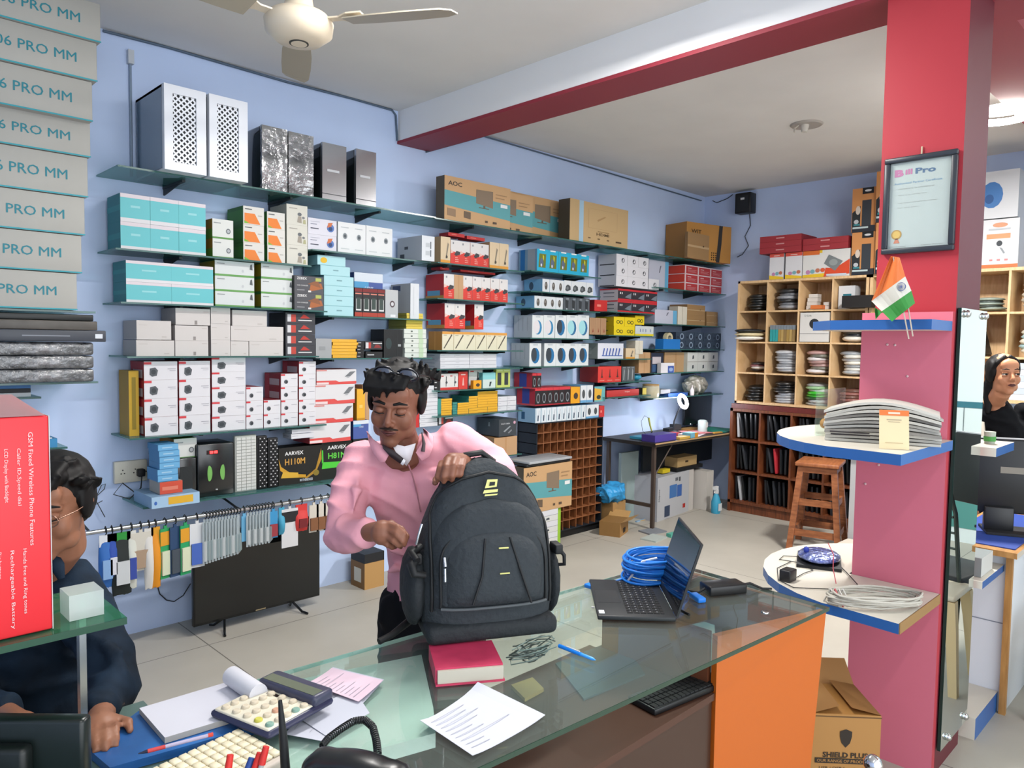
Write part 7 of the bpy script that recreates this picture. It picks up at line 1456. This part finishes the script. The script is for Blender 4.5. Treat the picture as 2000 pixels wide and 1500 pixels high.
b = MB(); wing(b, [V3(746, 868, 2.130), V3(768, 880, 2.125), V3(788, 896, 2.135)], [V3(748, 876, 2.130), V3(762, 892, 2.125), V3(782, 906, 2.135)], mat('#2a1f24', .6)); wing(b, [V3(788, 896, 2.135), V3(792, 900, 2.135)], [V3(782, 906, 2.135), V3(787, 909, 2.135)], mat('#e6e6ea', .6)); o = b.build('collar_lining', t, world=True); o['label'] = 'dark lining of the open collar, left side'; b = MB(); b.tube([V3(824, 845, 2.155), V3(828, 866, 2.135), V3(826, 882, 2.13)], [.002, .005, .006], '#55484c', 8); o = b.build('collar_lining', t, world=True); o['label'] = 'dark striped collar lining'
b = MB(); b.tube([V3(798, 908, 2.160), V3(806, 930, 2.172), V3(815, 965, 2.185), V3(822, 1000, 2.195)], .0022, '#c98a94', 6); b.build('placket', t, world=True)
# trousers, belt and shoes
TR = mat('#15161a', .8, spec=.1, bump=.2, scale=8); b = MB()
b.tube([V3(842, 1135, 2.36), V3(842, 1180, 2.36), V3(845, 1230, 2.36)], [.125, .135, .12], TR, 18)
for hp, kx in ((hipL, 790), (hipR, 880)):
    kn = V3(kx, 1430, 2.36); kn.z = .47; an = kn+Vector((0, .02, 0)); an.z = .07; capchain(b, [hp, hp.lerp(kn, .5), kn, an], [.10, .09, .075, .065], TR)
b.ell(V3(760, 1200, 2.30), (.04, .04, .06), TR); wrinkle(cloth(b, 'trousers', t, .01, 6), .010)
for kx in (790, 880):
    kn = V3(kx, 1430, 2.36); b = MB(); b.ell((kn.x-.03, kn.y-.05, .045), (.05, .05, .045), '#17171a', 12); b.ell((kn.x-.07, kn.y-.10, .035), (.045, .06, .035), '#17171a', 12); b.build('shoe', t, world=True)
tag(t, 'man in pink shirt standing behind the counter, opening a black backpack', 'person')

# --- backpack
BG = mat('#33383c', .78, spec=.2, bump=.3, scale=60, noise=.12); BG2 = mat('#24282b', .7, spec=.25, bump=.25, scale=50); SEAM = mat('#101214', .6)
t = thing('backpack', (1.338, 1.462, .8495), rz=math.radians(-27)); BAG = t; t.scale = (.93, 1, .865)
def prof(z):   # half width, front y, back y
    pts = [(0, .165, -.115, .10), (.03, .188, -.125, .11), (.12, .196, -.13, .11), (.22, .192, -.12, .105), (.31, .176, -.10, .095), (.39, .145, -.08, .085), (.45, .105, -.06, .075), (.49, .06, -.04, .06), (.505, .02, -.01, .04)]
    for a, c in zip(pts, pts[1:]):
        if z <= c[0]: u = (z-a[0])/(c[0]-a[0]); return [a[i]+(c[i]-a[i])*u for i in (1, 2, 3)]
    return pts[-1][1:]
b = MB(); R = []
for i in range(26):
    z = .505*i/25; w, f0, f1 = prof(z); e = .62; r = []
    for k in range(28):
        a = 2*math.pi*k/28; ca, sa = math.cos(a), math.sin(a); x = w*math.copysign(abs(ca)**e, ca); s_ = math.copysign(abs(sa)**e, sa); y = (f0+f1)/2+(f1-f0)/2*s_
        r.append((x, y, z+.008*math.sin(3*a+z*9)*(.4 if z > .1 else 1)))
    R.append(r)
b.rings(R, BG); b.build('main_compartment', t)
# front panel (arched) standing proud
def fy(x, z, o=.0):
    w, f0, f1 = prof(min(max(z, 0), .504)); q = min(abs(x)/max(w, .01), .999); return f0+(f1-f0)/2*(1-(1-q**3.2)**(1/3.2))-o
def arch(hw, z0, z1, o, m, name, lab=None, n=18):
    R = []
    for i in range(n+1):
        u = i/n; z = z0+(z1-z0)*u; hwz = hw*((1-max(0, (u-.45)/.55)**2.6)**(1/2.0)) if u < 1 else .004
        hwz = max(hwz, .006); r = []
        for k in range(13):
            x = -hwz+2*hwz*k/12; bul = (1-abs(x/hwz)**4)*(1-abs(2*u-1)**5); r.append((x, fy(x, z, .004+o*bul), z))
        for k in range(12, -1, -1): x = -hwz+2*hwz*k/12; r.append((x, fy(x, z, -.012), z))
        R.append(r)
    b = MB(); b.rings(R, m); return b.build(name, t)
arch(.165, .085, .40, .020, BG, 'front_panel'); 
arch(.148, .095, .325, .040, BG, 'front_pocket')
def piping(hw, z0, z1, o, r, name, bottom=True, m=SEAM):
    P = []
    N = 22
    for i in range(N+1):
        u = i/N; z = z0+(z1-z0)*u; h = hw*((1-max(0, (u-.45)/.55)**2.6)**.5) if u < 1 else 0; P.append((-h, z))
    P = P+[(-x, z) for x, z in P[::-1][1:]]
    b = MB(); b.tube([(x, fy(x, z, o), z) for x, z in P], r, m, 6)
    if bottom: b.tube([(x, fy(x, z0, o+.004), z0) for x in [-hw+hw*2*k/10 for k in range(11)]], r*1.2, mat('#4a4f52', .6), 6)
    return b.build(name, t)
piping(.150, .095, .333, .012, .004, 'pocket_zip'); piping(.17, .08, .475, .006, .0045, 'arch_zip', False)
b = MB(); b.tube([(-.075, fy(-.075, .12, .045), .12), (-.05, fy(-.05, .2, .05), .2), (-.035, fy(-.035, .30, .042), .30)], .003, SEAM, 6); b.tube([(.09, fy(.09, .11, .045), .11), (.06, fy(.06, .2, .05), .2), (.035, fy(.035, .30, .042), .30)], .003, SEAM, 6); b.build('seam', t)
b = MB(); LG = mat('#c9c67a', .5)
for z in (.2, .27): b = MB(); b.bbox(-.0, .028, fy(.01, z, .0475), fy(.01, z, .044), z, z+.004, LG, .001); b.build('small_tab', t)
b = MB(); yL = fy(0, .435, .004)
b.poly([(-.020, yL-.004, .445), (.014, yL-.004, .448), (.018, yL, .470), (-.012, yL, .470)], LG); b.poly([(-.008, yL-.0055, .452), (.008, yL-.0055, .453), (.010, yL-.003, .463), (-.005, yL-.003, .463)], BG2)
b.poly([(-.026, yL-.006, .430), (.016, yL-.006, .433), (.018, yL-.005, .441), (-.022, yL-.005, .440)], LG); b.poly([(-.022, yL-.008, .422), (.014, yL-.008, .424), (.017, yL-.0065, .428), (-.02, yL-.0065, .427)], LG); o = b.build('logo_patch', t); o['label'] = 'pale yellow emblem on the bag'
for o_ in (o,): o_.location.z = -.012; o_.location.y = -.012
b = MB(); SM = mat('#b9bcbe', .25, metal=.9); b.tube([(-.143, fy(-.14, .24, .03), .248), (-.143, fy(-.14, .22, .036), .225)], .005, SM, 8); b.tube([(-.145, fy(-.14, .22, .04), .222), (-.145, fy(-.14, .18, .04), .185)], .004, SM, 8); b.build('zip_pull', t)
b = MB(); b.tube([(-.19, -.06, .33), (-.20, -.065, .30), (-.205, -.06, .27)], .004, SM, 8); b.build('zip_pull', t)
b = MB(); b.ell((-.205, -.01, .13), (.035, .085, .12), BG2, 14); b.build('side_pocket', t); b = MB(); b.ell((.20, -.01, .12), (.025, .08, .11), BG2, 14); b.build('side_pocket', t)
b = MB()
for s in (-1, 1):
    b.bbox(s*.205-.012, s*.205+.012, -.085, -.035, .215, .245, SEAM, .004)
b.build('buckle', t)
b = MB(); b.tube([(-.20, -.07, .235), (-.225, -.095, .22), (-.22, -.11, .20), (-.19, -.10, .19)], [.012, .014, .012, .01], SEAM, 8); b.tube([(-.19, -.05, .26), (-.22, -.07, .25), (-.21, -.1, .235)], .010, SEAM, 8); b.build('side_strap', t)
b = MB(); b.tube([(.205, -.07, .235), (.222, -.08, .21), (.225, -.075, .18), (.205, -.06, .175)], .006, SEAM, 8); b.build('side_strap', t)
b = MB(); b.tube([(-.07, .03, .485), (-.05, .02, .515), (.0, .02, .522), (.04, .03, .49)], .010, SEAM, 8); b.build('carry_handle', t)
b = MB(); b.tube([(-.08, .09, .44), (-.12, .13, .3), (-.13, .13, .1), (-.13, .10, .02)], .018, BG2, 8); b.build('shoulder_strap', t); b = MB(); b.tube([(.08, .09, .44), (.12, .13, .3), (.13, .13, .1), (.13, .10, .02)], .018, BG2, 8); b.build('shoulder_strap', t)
b = MB(); b.bbox(-.187, .187, -.134, .11, -.012, .045, BG2, .02, 3); b.build('base_panel', t)
b = MB(); b.tube([(-.15, .08, .02), (-.2, .04, .0), (-.26, .0, -.022), (-.30, -.02, -.030)], [.014, .012, .010, .010], SEAM, 8); b.build('loose_strap', t)
tag(t, 'large dark grey backpack with pale emblem standing on the counter', 'backpack')

# --- seated man at the left
DK = mat('#1b2b3c', .75, spec=.15, bump=.3, scale=12, noise=.4, var='#0d1620')
t = thing('person', tuple(V3(95, 1200, 1.8))[:2]+(0,)); h2 = 1.72
Ms = head_mat(V3(100, 988, h2), (RT*.985+_f*.17), (UP*.97-_f*.2-RT*.08), .235)
b = HB(Ms); head_parts(b, SKIN2)
Nk2 = V3(62, 1120, 1.84)
b.tube([Ms @ Vector((0, .1, -.2)), Ms @ Vector((0, .16, -.45)), Nk2], [.055, .056, .07], SKIN2, 14)
hip = V3(60, 1450, 1.95); hip.z = .52
b.tube([Nk2, Nk2.lerp(hip, .5), hip], [.06, .08, .09], SKIN2, 16)
s1, e1, w1 = V3(150, 1150, 1.84), V3(232, 1345, 1.72), V3(196, 1398, 1.55)
capchain(b, [s1, e1], [.038, .032], SKIN2); capchain(b, [e1, w1], [.038, .025], SKIN2)
s0, e0, w0 = V3(-60, 1150, 1.9), V3(-90, 1350, 1.8), V3(20, 1400, 1.6); capchain(b, [s0, e0], [.038, .032], SKIN2); capchain(b, [e0, w0], [.038, .025], SKIN2)
for (wr, sg) in ((w1, -1), (w0, 1)):
    dr = (V3(196, 1430, 1.46)-w1).normalized() if sg < 0 else (V3(70, 1440, 1.5)-w0).normalized(); sd_ = dr.cross(Vector((0, 0, 1))).normalized()
    pc = wr+dr*.055; b.ell(pc, (.036, .036, .024), SKIN2, 12); capchain(b, [wr, pc], [.025, .026], SKIN2)
    for k in range(4):
        st = pc+dr*.025+sd_*(k-1.5)*.018; L_ = (.062, .072, .068, .052)[k]; finger(b, [st, st+dr*L_*.5+Vector((0, 0, .004)), st+dr*L_*.85-Vector((0, 0, .008)), st+dr*L_-Vector((0, 0, .02))], .0092, SKIN2)
    st = pc-dr*.01+sd_*sg*.03; finger(b, [st, st+dr*.03+sd_*sg*.02, st+dr*.055+sd_*sg*.022-Vector((0, 0, .01))], .011, SKIN2)
for s in (-1, 1):
    hp = hip+RT*.09*s; kn = hp-_f*.36; kn.z = .50; ft = kn-_f*.02; ft.z = .08; capchain(b, [hp, kn], [.085, .06], SKIN2); capchain(b, [kn, ft], [.06, .04], SKIN2)
o = b.build('body', t, world=True); remesh(o, .0055, 3, .4)
face_extras(Ms, t, SKIN2, 'down')
hairdo(Ms, t, 21, [((-.28, -.05, .38), (.3, .0, .40), 26), ((.30, -.12, .28), (.34, .15, .2), 12), ((-.2, -.26, .34), (.22, -.28, .34), 14)], [((0, .12, .2), (.36, .40, .33)), ((.31, .06, .06), (.055, .17, .22)), ((-.31, .06, .06), (.055, .17, .22)), ((0, .28, .0), (.32, .26, .34)), ((0, -.2, .36), (.26, .14, .12))], ln=.08, r=.034)
b = HB(Ms); GF = mat('#8a6a5a', .2, metal=.7)
for s in (-1, 1):
    b.t([(s*.13+.085*math.cos(a*.5236), -.385, -.02+.06*math.sin(a*.5236)) for a in range(13)], .006, GF, 6); b.t([(s*.215, -.38, .0), (s*.30, -.2, .01), (s*.35, .05, .02)], .006, GF, 6)
b.t([(-.045, -.39, -.01), (.045, -.39, -.01)], .006, GF, 6); t2 = thing('eyeglasses', tuple(Ms @ Vector((0, -.38, 0)))); b.build('frame', t2, world=True); tag(t2, 'thin framed eyeglasses worn by the seated man', 'eyeglasses')
b = MB(); b.tube([Nk2+Vector((0, 0, -.0)), V3(60, 1180, 1.9), V3(65, 1290, 1.93), hip], [.085, .145, .16, .17], DK, 18)
b.ell(V3(125, 1150, 1.86), (.085, .08, .07), DK); b.ell(V3(-10, 1150, 1.9), (.085, .08, .07), DK)
capchain(b, [V3(145, 1150, 1.85), V3(190, 1240, 1.79), V3(225, 1335, 1.72)], [.07, .062, .055], DK); capchain(b, [V3(225, 1335, 1.72), V3(205, 1372, 1.63), V3(197, 1388, 1.58)], [.055, .045, .04], DK)
capchain(b, [s0, e0], [.07, .055], DK); capchain(b, [e0, w0.lerp(e0, .15)], [.055, .04], DK)
for q0, q1 in (((205, 1260, 1.72), (240, 1280, 1.70)), ((210, 1290, 1.70), (245, 1300, 1.69)), ((215, 1310, 1.68), (248, 1318, 1.68))): b.tube([V3(*q0), V3(*q1)], [.012, .010], DK, 8)
wrinkle(cloth(b, 'shirt', t, .008, 6), .010, (6, 6, 12), 3)
b = MB(); b.tube([V3(100, 1080, 1.74), V3(112, 1105, 1.73), V3(120, 1130, 1.73)], [.012, .016, .008], DK, 8); b.tube([V3(40, 1090, 1.8), V3(60, 1115, 1.76), V3(85, 1130, 1.74)], [.012, .016, .008], DK, 8); b.build('collar', t, world=True)
b = MB()
for s in (-1, 1): hp = hip+RT*.09*s; kn = hp-_f*.36; kn.z = .50; ft = kn-_f*.02; ft.z = .08; capchain(b, [hp, kn], [.10, .075], TR); capchain(b, [kn, ft], [.075, .06], TR)
cloth(b, 'trousers', t, .01, 5)
for s in (-1, 1): hp = hip+RT*.09*s; kn = hp-_f*.38; b = MB(); b.ell((kn.x, kn.y, .04), (.05, .05, .04), '#17171a', 12); b.ell((kn.x-.05, kn.y-.05, .03), (.05, .05, .03), '#17171a', 12); b.build('shoe', t, world=True)
tag(t, 'seated man in dark patterned shirt, face half behind the red carton', 'person')
C_ = hip; t = thing('office_stool', (C_.x, C_.y, 0)); b = MB(); b.lathe([(.17, .36), (.18, .38), (.17, .40)], (0, 0, 0), '#1c1d20', 24); b.build('seat', t); b = MB(); b.cyl((0, 0, .03), (0, 0, .36), .025, mat('#8a8d90', .3, metal=.8)); b.build('post', t); b = MB(); b.lathe([(.2, 0), (.2, .02), (.03, .04)], (0, 0, 0), '#1c1d20', 24); b.build('base', t)
tag(t, 'black round stool under the seated man', 'stool')

# --- girl at the right, looking over her shoulder
t = thing('person', tuple(V3(1965, 900, 4.3))[:2]+(0,)); h3 = 4.15
Mg = head_mat(V3(1962, 731, h3), (RT*.985-_f*.17), (UP*.99+RT*.05), .235)
b = HB(Mg); head_parts(b, SKIN3, True); Ng = V3(1940, 783, 4.28)
b.tube([Mg @ Vector((0, .08, -.2)), Mg @ Vector((0, .14, -.42)), Ng], [.048, .048, .055], SKIN3, 14)
b.tube([Ng, V3(1958, 880, 4.35), V3(1960, 980, 4.35)], [.055, .07, .08], SKIN3, 14)
for s in (-1, 1):
    hp = V3(1960+s*28, 1000, 4.35); kn = hp.copy(); kn.z = .45; an = hp.copy(); an.z = .06; capchain(b, [hp, kn, an], [.08, .055, .035], SKIN3)
    sh = V3(1958+s*52, 800, 4.33); el = V3(1958+s*66, 900, 4.35); wr = V3(1965+s*40, 975, 4.2); capchain(b, [sh, el, wr], [.04, .033, .023], SKIN3)
    pc = wr+(wr-el).normalized()*.04; b.ell(pc, (.028, .028, .028), SKIN3, 10)
    for k in range(4): st = pc+RT*(k-1.5)*.015; finger(b, [st, st-Vector((0, 0, .03))-_f*.01, st-Vector((0, 0, .055))], .008, SKIN3)
    finger(b, [pc-RT*s*.02, pc-RT*s*.035-Vector((0, 0, .02)), pc-RT*s*.035-Vector((0, 0, .045))], .009, SKIN3)
o = b.build('body', t, world=True); remesh(o, .006, 3, .4)
face_extras(Mg, t, SKIN3, 'right', fem=True, white='#e3ddd6')
b = HB(Mg); b.e((0, .14, .17), (.345, .40, .34), HAIR, 18); b.e((-.27, .06, .08), (.09, .2, .28), HAIR); b.e((.27, .08, .1), (.07, .2, .26), HAIR); b.e((0, .3, -.05), (.30, .24, .34), HAIR); b.e((-.12, .40, -.30), (.17, .16, .3), HAIR); b.t([(-.1, .42, -.2), (-.16, .44, -.55), (-.2, .40, -.95)], [.15, .13, .05], HAIR, 10); b.t([(-.05, -.2, .43), (-.24, -.17, .28), (-.31, -.04, .06)], .05, HAIR, 8); b.t([(.02, -.2, .43), (.22, -.17, .30), (.29, -.04, .1)], .045, HAIR, 8)
o = b.build('hair', t, world=True); remesh(o, .006, 3, .4)
BD = mat('#121316', .85, spec=.1, bump=.2, scale=10); b = MB()
b.tube([Ng-Vector((0, 0, .03)), V3(1958, 850, 4.35), V3(1960, 930, 4.35), V3(1960, 1010, 4.35)], [.08, .125, .12, .15], BD, 18); b.tube([V3(1960, 980, 4.35), V3(1960, 1080, 4.35)], [.15, .19], BD, 18)
for s in (-1, 1):
    sh = V3(1958+s*45, 805, 4.33); el = V3(1958+s*64, 900, 4.35); wr = V3(1965+s*42, 965, 4.22); capchain(b, [sh, el, wr], [.06, .05, .036], BD)
wrinkle(cloth(b, 'dress', t, .011, 6), .012)
b = MB(); b.tube([V3(1915, 825, 4.24), V3(1920, 870, 4.2), V3(1925, 905, 4.2)], [.02, .018, .02], mat('#b9b0a2', .6), 8); b.build('shoulder_strap', t, world=True)
for s in (-1, 1): hp = V3(1960+s*28, 1000, 4.35); b = MB(); b.ell((hp.x-.03, hp.y-.02, .035), (.09, .045, .035), '#1b1719', 12); b.build('shoe', t, world=True)
tag(t, 'young woman in black with tied hair looking over her shoulder at right', 'person')
# ------------------------------------------------------------------ left rack: stacked cartons, laptops and red carton
KB = mat('#a09f99', .6, noise=.04, scale=8); TL2 = mat('#2a8f9c', .5)
yK = 3.70; edge = [(200, 20), (196, 80), (186, 162), (178, 236), (176, 308), (172, 383), (166, 460), (161, 533), (152, 606)]
bots = [(197, 84), (190, 160), (181, 238), (177, 308), (172, 386), (166, 460), (160, 534), (151, 606)]
for i in range(8):
    ex, ey = bots[i]; yf = yK-.012*(7-i) if i < 3 else yK-.004*(7-i)
    P = on(ex, ey, 1, yf); z0 = P.z; z1 = on(ex, bots[i-1][1] if i else 8, 1, yf).z-.002; x1 = P.x; z1 = min(z1, ZC-.004)
    t = thing('keyboard_carton', (x1-.4, yf, z0)); h = z1-z0; b = MB(); b.bbox(-.25, .4, 0, .30, 0, h, KB, .003); b.text('M-506 PRO MM', (.4-.46, -.0012, h*.38), (1, 0, 0), (0, 0, 1), h*.24, '#1f8494', w=.38); b.text('M-506 PRO MM', (.4-.4592, -.0013, h*.38+.0008), (1, 0, 0), (0, 0, 1), h*.24, '#1f8494', w=.38); b.build('carton_body', t)
    b = MB(); b.box(-.25, .401, -.0015, 0, 0, .006, TL2); b.build('teal_strip', t)
    tag(t, 'grey carton with teal model lettering in tall left stack, '+('topmost' if i == 0 else 'lowest' if i == 7 else ORD[i]+' from top'), 'box', 'grey cartons in tall left stack')
zb = on(151, 606, 1, yK).z
shelf(-.3, 1.02, zb-.002, 'glass shelf carrying the tall grey carton stack at left', 3.72, (.0, .6))
# laptops and wrapped packs below
z = on(186, 745, 1, 3.72).z; zw1 = on(186, 668, 1, 3.72).z; x1 = on(184, 700, 1, 3.72).x
shelf(-.3, x1+.02, z-.001, 'glass shelf carrying the wrapped black packs at left', 3.74, (.0, .6))
WR = mat('#77797c', .14, spec=1, bump=1.0, scale=22, noise=.75, var='#24262a', coat=.7)
for i in range(3):
    a, c = z+(zw1-z)*i/3, z+(zw1-z)*(i+1)/3; b = MB(); b.bbox(-.3, .3, 0, .3, 0, c-a-.002, WR, .012, 3); tag(b.build('wrapped_laptop', loc=(x1-.3, 3.72, a)), 'black pack in crinkled clear wrap at left, %s of three' % ('lowest', 'middle', 'topmost')[i], 'laptop', 'wrapped black packs')
zz0 = zw1+.001
b = MB(); b.bbox(-.45, .045, 0, .3, 0, .05, mat('#3c4048', .4), .004); b.box(-.0, .03, -.0012, 0, .015, .035, '#e6ecf2'); b.box(-.28, -.1, -.0012, 0, .022, .027, '#8d929b'); tag(b.build('laptop_box', loc=(x1, 3.70, zz0)), 'slate grey slim box with round white sticker at left', 'box')
b = MB(); b.bbox(-.45, .01, 0, .3, 0, .04, mat('#57534e', .45, noise=.3), .004); tag(b.build('closed_laptop', loc=(x1, 3.70, zz0+.051)), 'grey-brown closed laptop above the slate grey slim box', 'laptop')
b = MB(); b.bbox(-.45, .0, 0, .3, 0, .028, mat('#191c1c', .4), .004); tag(b.build('closed_laptop', loc=(x1, 3.72, zz0+.092)), 'black closed laptop directly under the tall carton stack', 'laptop')
# papers on small shelf at left edge
P = on(45, 775, 1, 3.9)
for i in range(4): b = MB(); b.box(-.25, .03, 0, .2, 0, .018, ['#e3e6ea', '#2b2d33', '#4f86c6', '#dfe3e6'][i]); tag(b.build('flat_pack', loc=(P.x, 3.9, P.z+i*.019)), 'flat '+['white', 'black', 'blue', 'pale'][i]+' pack under the wrapped packs at left edge', 'packet')
shelf(-.3, on(48, 775, 1, 3.9).x+.06, P.z-.001, 'short glass shelf at left edge above the red carton', 3.88, (.2,))
P = on(112, 868, 1, 3.95); shelf(-.3, on(132, 876, 1, 3.93).x, P.z-.012, 'short glass shelf behind the seated man\'s head', 3.93, (.4,))
b = MB(); b.box(-.4, .0, 0, .15, 0, .04, '#3f96cc'); b.box(-.38, -.02, .002, .15, .0405, .045, '#dfe8f0'); tag(b.build('blue_box', loc=(P.x, 3.95, P.z-.0115)), 'blue and white flat box behind the seated man\'s head', 'box')
P0, P1 = on(148, 935, 1, 4.20), on(166, 998, 1, 4.20); b = MB(); b.box(P0.x, P1.x, 4.206, 4.218, P1.z, P0.z, '#e3e6ea'); tag(b.build('wall_note', world=True), 'small white paper fixed to the wall beside the seated man', 'paper')
# red carton on a glass ledge
yR = 1.42; A = on(103, 1228, 1, yR); T_ = on(92, 812, 1, yR); h = T_.z-A.z; t = thing('red_carton', (A.x, yR, A.z)); RC = mat('#d2262f', .45)
b = MB(); b.bbox(-.32, 0, 0, .12, 0, h, RC, .003); b.add([(-.32, .0, h+.001), (-.005, .0, h+.001), (-.03, .115, h+.030), (-.32, .115, h+.030)], [(0, 1, 2, 3), (3, 2, 1, 0)], '#e3b9bc')
lines = [('GSM Fixed Wireless Phone Features', .93, .52), ('Caller ID,Speed dial', .86, .26), ('LCD Display with Backlight', .86, .24), ('FM Radio, Alarm, Calendar', .86, .42), ('Supports all GSM networks', .86, .42), ('Phonebook and Call log', .86, .38)]
for i, (s, v, ln) in enumerate(lines): b.text(s, (-.030-.0175*i, -.0012, h*v), (0, 0, -1), (1, 0, 0), .0068, '#f0cfcf', w=h*ln)
for i, (s, ln) in enumerate((('Hands free and Ring tones', .30), ('Rechargeable Battery', .36), ('Big buttons', .12), ('Memory and Redial Option', .36), ('Speaker phone', .2))): b.text(s, (-.042-.0175*i, -.0012, h*.40), (0, 0, -1), (1, 0, 0), .0068, '#f0cfcf', w=h*ln)
b.build('carton_body', t); b = MB(); b.box(0, .0012, 0, .12, 0, h, '#d9d3d0'); b.build('white_side', t); tag(t, 'red carton with sideways white lettering at the left edge', 'box')
zl = A.z
t = thing('glass_display', (A.x-.05, 1.5, zl-.30)); b = MB(); b.box(-.30, .16, -.10, .12, .288, .298, glass('#3f7a5c', .6)); b.build('glass_ledge', t); b = MB(); b.box(-.30, .16, -.103, -.1, .286, .298, mat('#12402c', .15)); b.build('edge', t)
b = MB()
for x in (-.28, .13): b.box(x, x+.012, .08, .1, .79-(zl-.30)-.0+.002, .288, mat('#9aa0a3', .2, metal=.8))
b.build('upright', t); tag(t, 'green edged glass ledge on the desk carrying the red carton', 'shelf')
b = MB(); b.box(0, .055, 0, .06, 0, .045, glass('#c9cfcc', .5)); tag(b.build('clear_box', loc=(A.x+.03, 1.44, zl-.0015)), 'small clear box beside the red carton on the glass ledge', 'box')

# ------------------------------------------------------------------ ceiling fan and lamps
FC = (1.45, 2.66); FZ = 2.80; CR = mat('#d9cbb4', .35, spec=.4); t = thing('ceiling_fan', (FC[0], FC[1], ZC))
D_ = FZ-ZC
b = MB(); b.lathe([(.03, D_-.068), (.085, D_-.062), (.125, D_-.03), (.13, D_+.01), (.11, D_+.035), (.07, D_+.045)], (0, 0, 0), CR, 32); b.lathe([(.036, D_-.071), (.036, D_-.066)], (0, 0, 0), '#3a3834', 24); b.lathe([(.030, D_-.0725), (.030, D_-.067)], (0, 0, 0), CR, 24); b.build('motor_housing', t)
b = MB(); b.lathe([(.07, D_+.05), (.055, D_+.07), (.045, D_+.13), (.05, D_+.14)], (0, 0, 0), CR, 24); b.build('lower_canopy', t)
b = MB(); b.cyl((0, 0, D_+.1), (0, 0, -.02), .014, CR); b.build('down_rod', t)
b = MB(); b.lathe([(.035, -.09), (.06, -.02), (.065, 0)], (0, 0, 0), CR, 24); b.build('ceiling_canopy', t)
for a in (303, 63, 183):
    a = math.radians(a); ca, sa = math.cos(a), math.sin(a)
    def q(r, s, z): return (r*ca-s*sa, r*sa+s*ca, z)
    b = MB(); pr = [(.11, .022), (.17, .02), (.21, .045), (.27, .045)]
    vs = []; 
    for (r, w) in pr: vs += [q(r, -w, D_-.0+.008), q(r, w, D_+.012), q(r, w, D_+.018), q(r, -w, D_+.014)]
    fs = [(4*i+k, 4*i+(k+1) % 4, 4*i+4+(k+1) % 4, 4*i+4+k) for i in range(3) for k in range(4)]+[(0, 3, 2, 1), (12, 13, 14, 15)]
    b.add(vs, fs, CR); b.build('blade_bracket', t)
    b = MB(); vs = []; prb = [(.20, .052), (.3, .06), (.45, .062), (.58, .058), (.62, .04)]
    for (r, w) in prb: vs += [q(r, -w, D_-.012), q(r, w, D_+.010), q(r, w, D_+.014), q(r, -w, D_-.007)]
    n = len(prb)-1; fs = [(4*i+k, 4*i+(k+1) % 4, 4*i+4+(k+1) % 4, 4*i+4+k) for i in range(n) for k in range(4)]+[(0, 3, 2, 1), (4*n, 4*n+1, 4*n+2, 4*n+3)]
    b.add(vs, fs, mat('#a39a88', .4, spec=.4)); b.build('blade', t)
tag(t, 'cream three-blade ceiling fan near the wall', 'fan')
P = on(1530, 8, 2, 3.10); b = MB(); b.lathe([(.02, -.075), (.07, -.06), (.095, -.02), (.095, 0)], (0, 0, 0), mat('#e6dede', .4), 24); tag(b.build('ceiling_dome', loc=(P.x, P.y, ZC-.0)), 'round pale dome fitting on ceiling at top border', 'lamp')
P = on(1575, 250, 2, 3.13); t = thing('ceiling_plate', (P.x, P.y, ZC)); b = MB(); b.lathe([(.10, -.012), (.11, -.004), (.11, 0)], (0, 0, 0), '#b9b4ac', 28); b.build('plate', t); b = MB(); b.lathe([(.02, -.06), (.03, -.02), (.03, -.012)], (-.03, 0, 0), '#e0dcd2', 14); b.tube([(-.08, .02, -.02), (-.12, .03, -.05), (-.14, .02, -.08)], .006, '#cfcac0', 6); b.build('lamp_holder', t)
tag(t, 'round ceiling plate with bare lamp holder beyond the beam', 'lamp holder')
# lit ring lamp right of the pillar
P = on(1958, 225, 2, 2.93); t = thing('ceiling_lamp', (P.x, P.y, 2.93)); b = MB(); R = []
for i in range(33):
    a = 2*math.pi*i/32; R.append([((.15+.02*math.cos(q*math.pi/4))*math.cos(a), (.15+.02*math.cos(q*math.pi/4))*math.sin(a), .02*math.sin(q*math.pi/4)) for q in range(8)])
b.rings(R, mat('#fff8f0', emit=22), cap=False); b.build('glowing_tube', t)
b = MB(); b.cyl((0, 0, .01), (0, 0, ZC-2.93), .012, '#d9d9d9'); b.lathe([(.14, .03), (.05, .05), (.02, .06)], (0, 0, 0), '#dcdcdc', 20); b.build('lamp_base', t); tag(t, 'brightly lit round lamp right of the red pillar', 'lamp')
# unseen tube fittings: counter one set by shadow angle, other two added for brightness
for x, y, l in ((2.1, 1.95, 'white tube light on the ceiling above the counter'), (.3, -.3, 'added unseen tube light on the ceiling near the left wall'), (5.2, -.7, 'added unseen tube light on the ceiling above the reception side')):
    t = thing('unseen_tube_light', (x, y, ZC)); b = MB(); b.bbox(-.62, .62, -.03, .03, -.03, 0, '#e6e6e6', .005); b.build('fitting', t); b = MB(); b.cyl((-.6, 0, -.055), (.6, 0, -.055), .014, mat('#ffffff', emit=3)); b.build('tube', t); tag(t, l, 'lamp')
# things on the shop-front side that only the mirror sees
b = MB(); b.box(3.2, 6.9, -1.7, -1.62, 0, 2.3, mat('#cfe0dc', .3)); struct(b.build('wall_front'))
b = MB(); b.box(XB-.03, XB-.002, -.75, .45, 0, 2.75, mat('#dfeaec', .25, spec=.5)); b.box(XB-.034, XB-.03, -.75, .45, 1.12, 1.17, '#3f8496'); b.box(XB-.034, XB-.03, -.75, .45, .62, .78, '#4f98a8'); b.box(XB-.034, XB-.03, -.75, .45, .12, .42, '#5fa6a0'); b.box(XB-.034, XB-.03, -.16, -.155, .78, 1.12, '#6b7a80'); struct(b.build('door_1'))
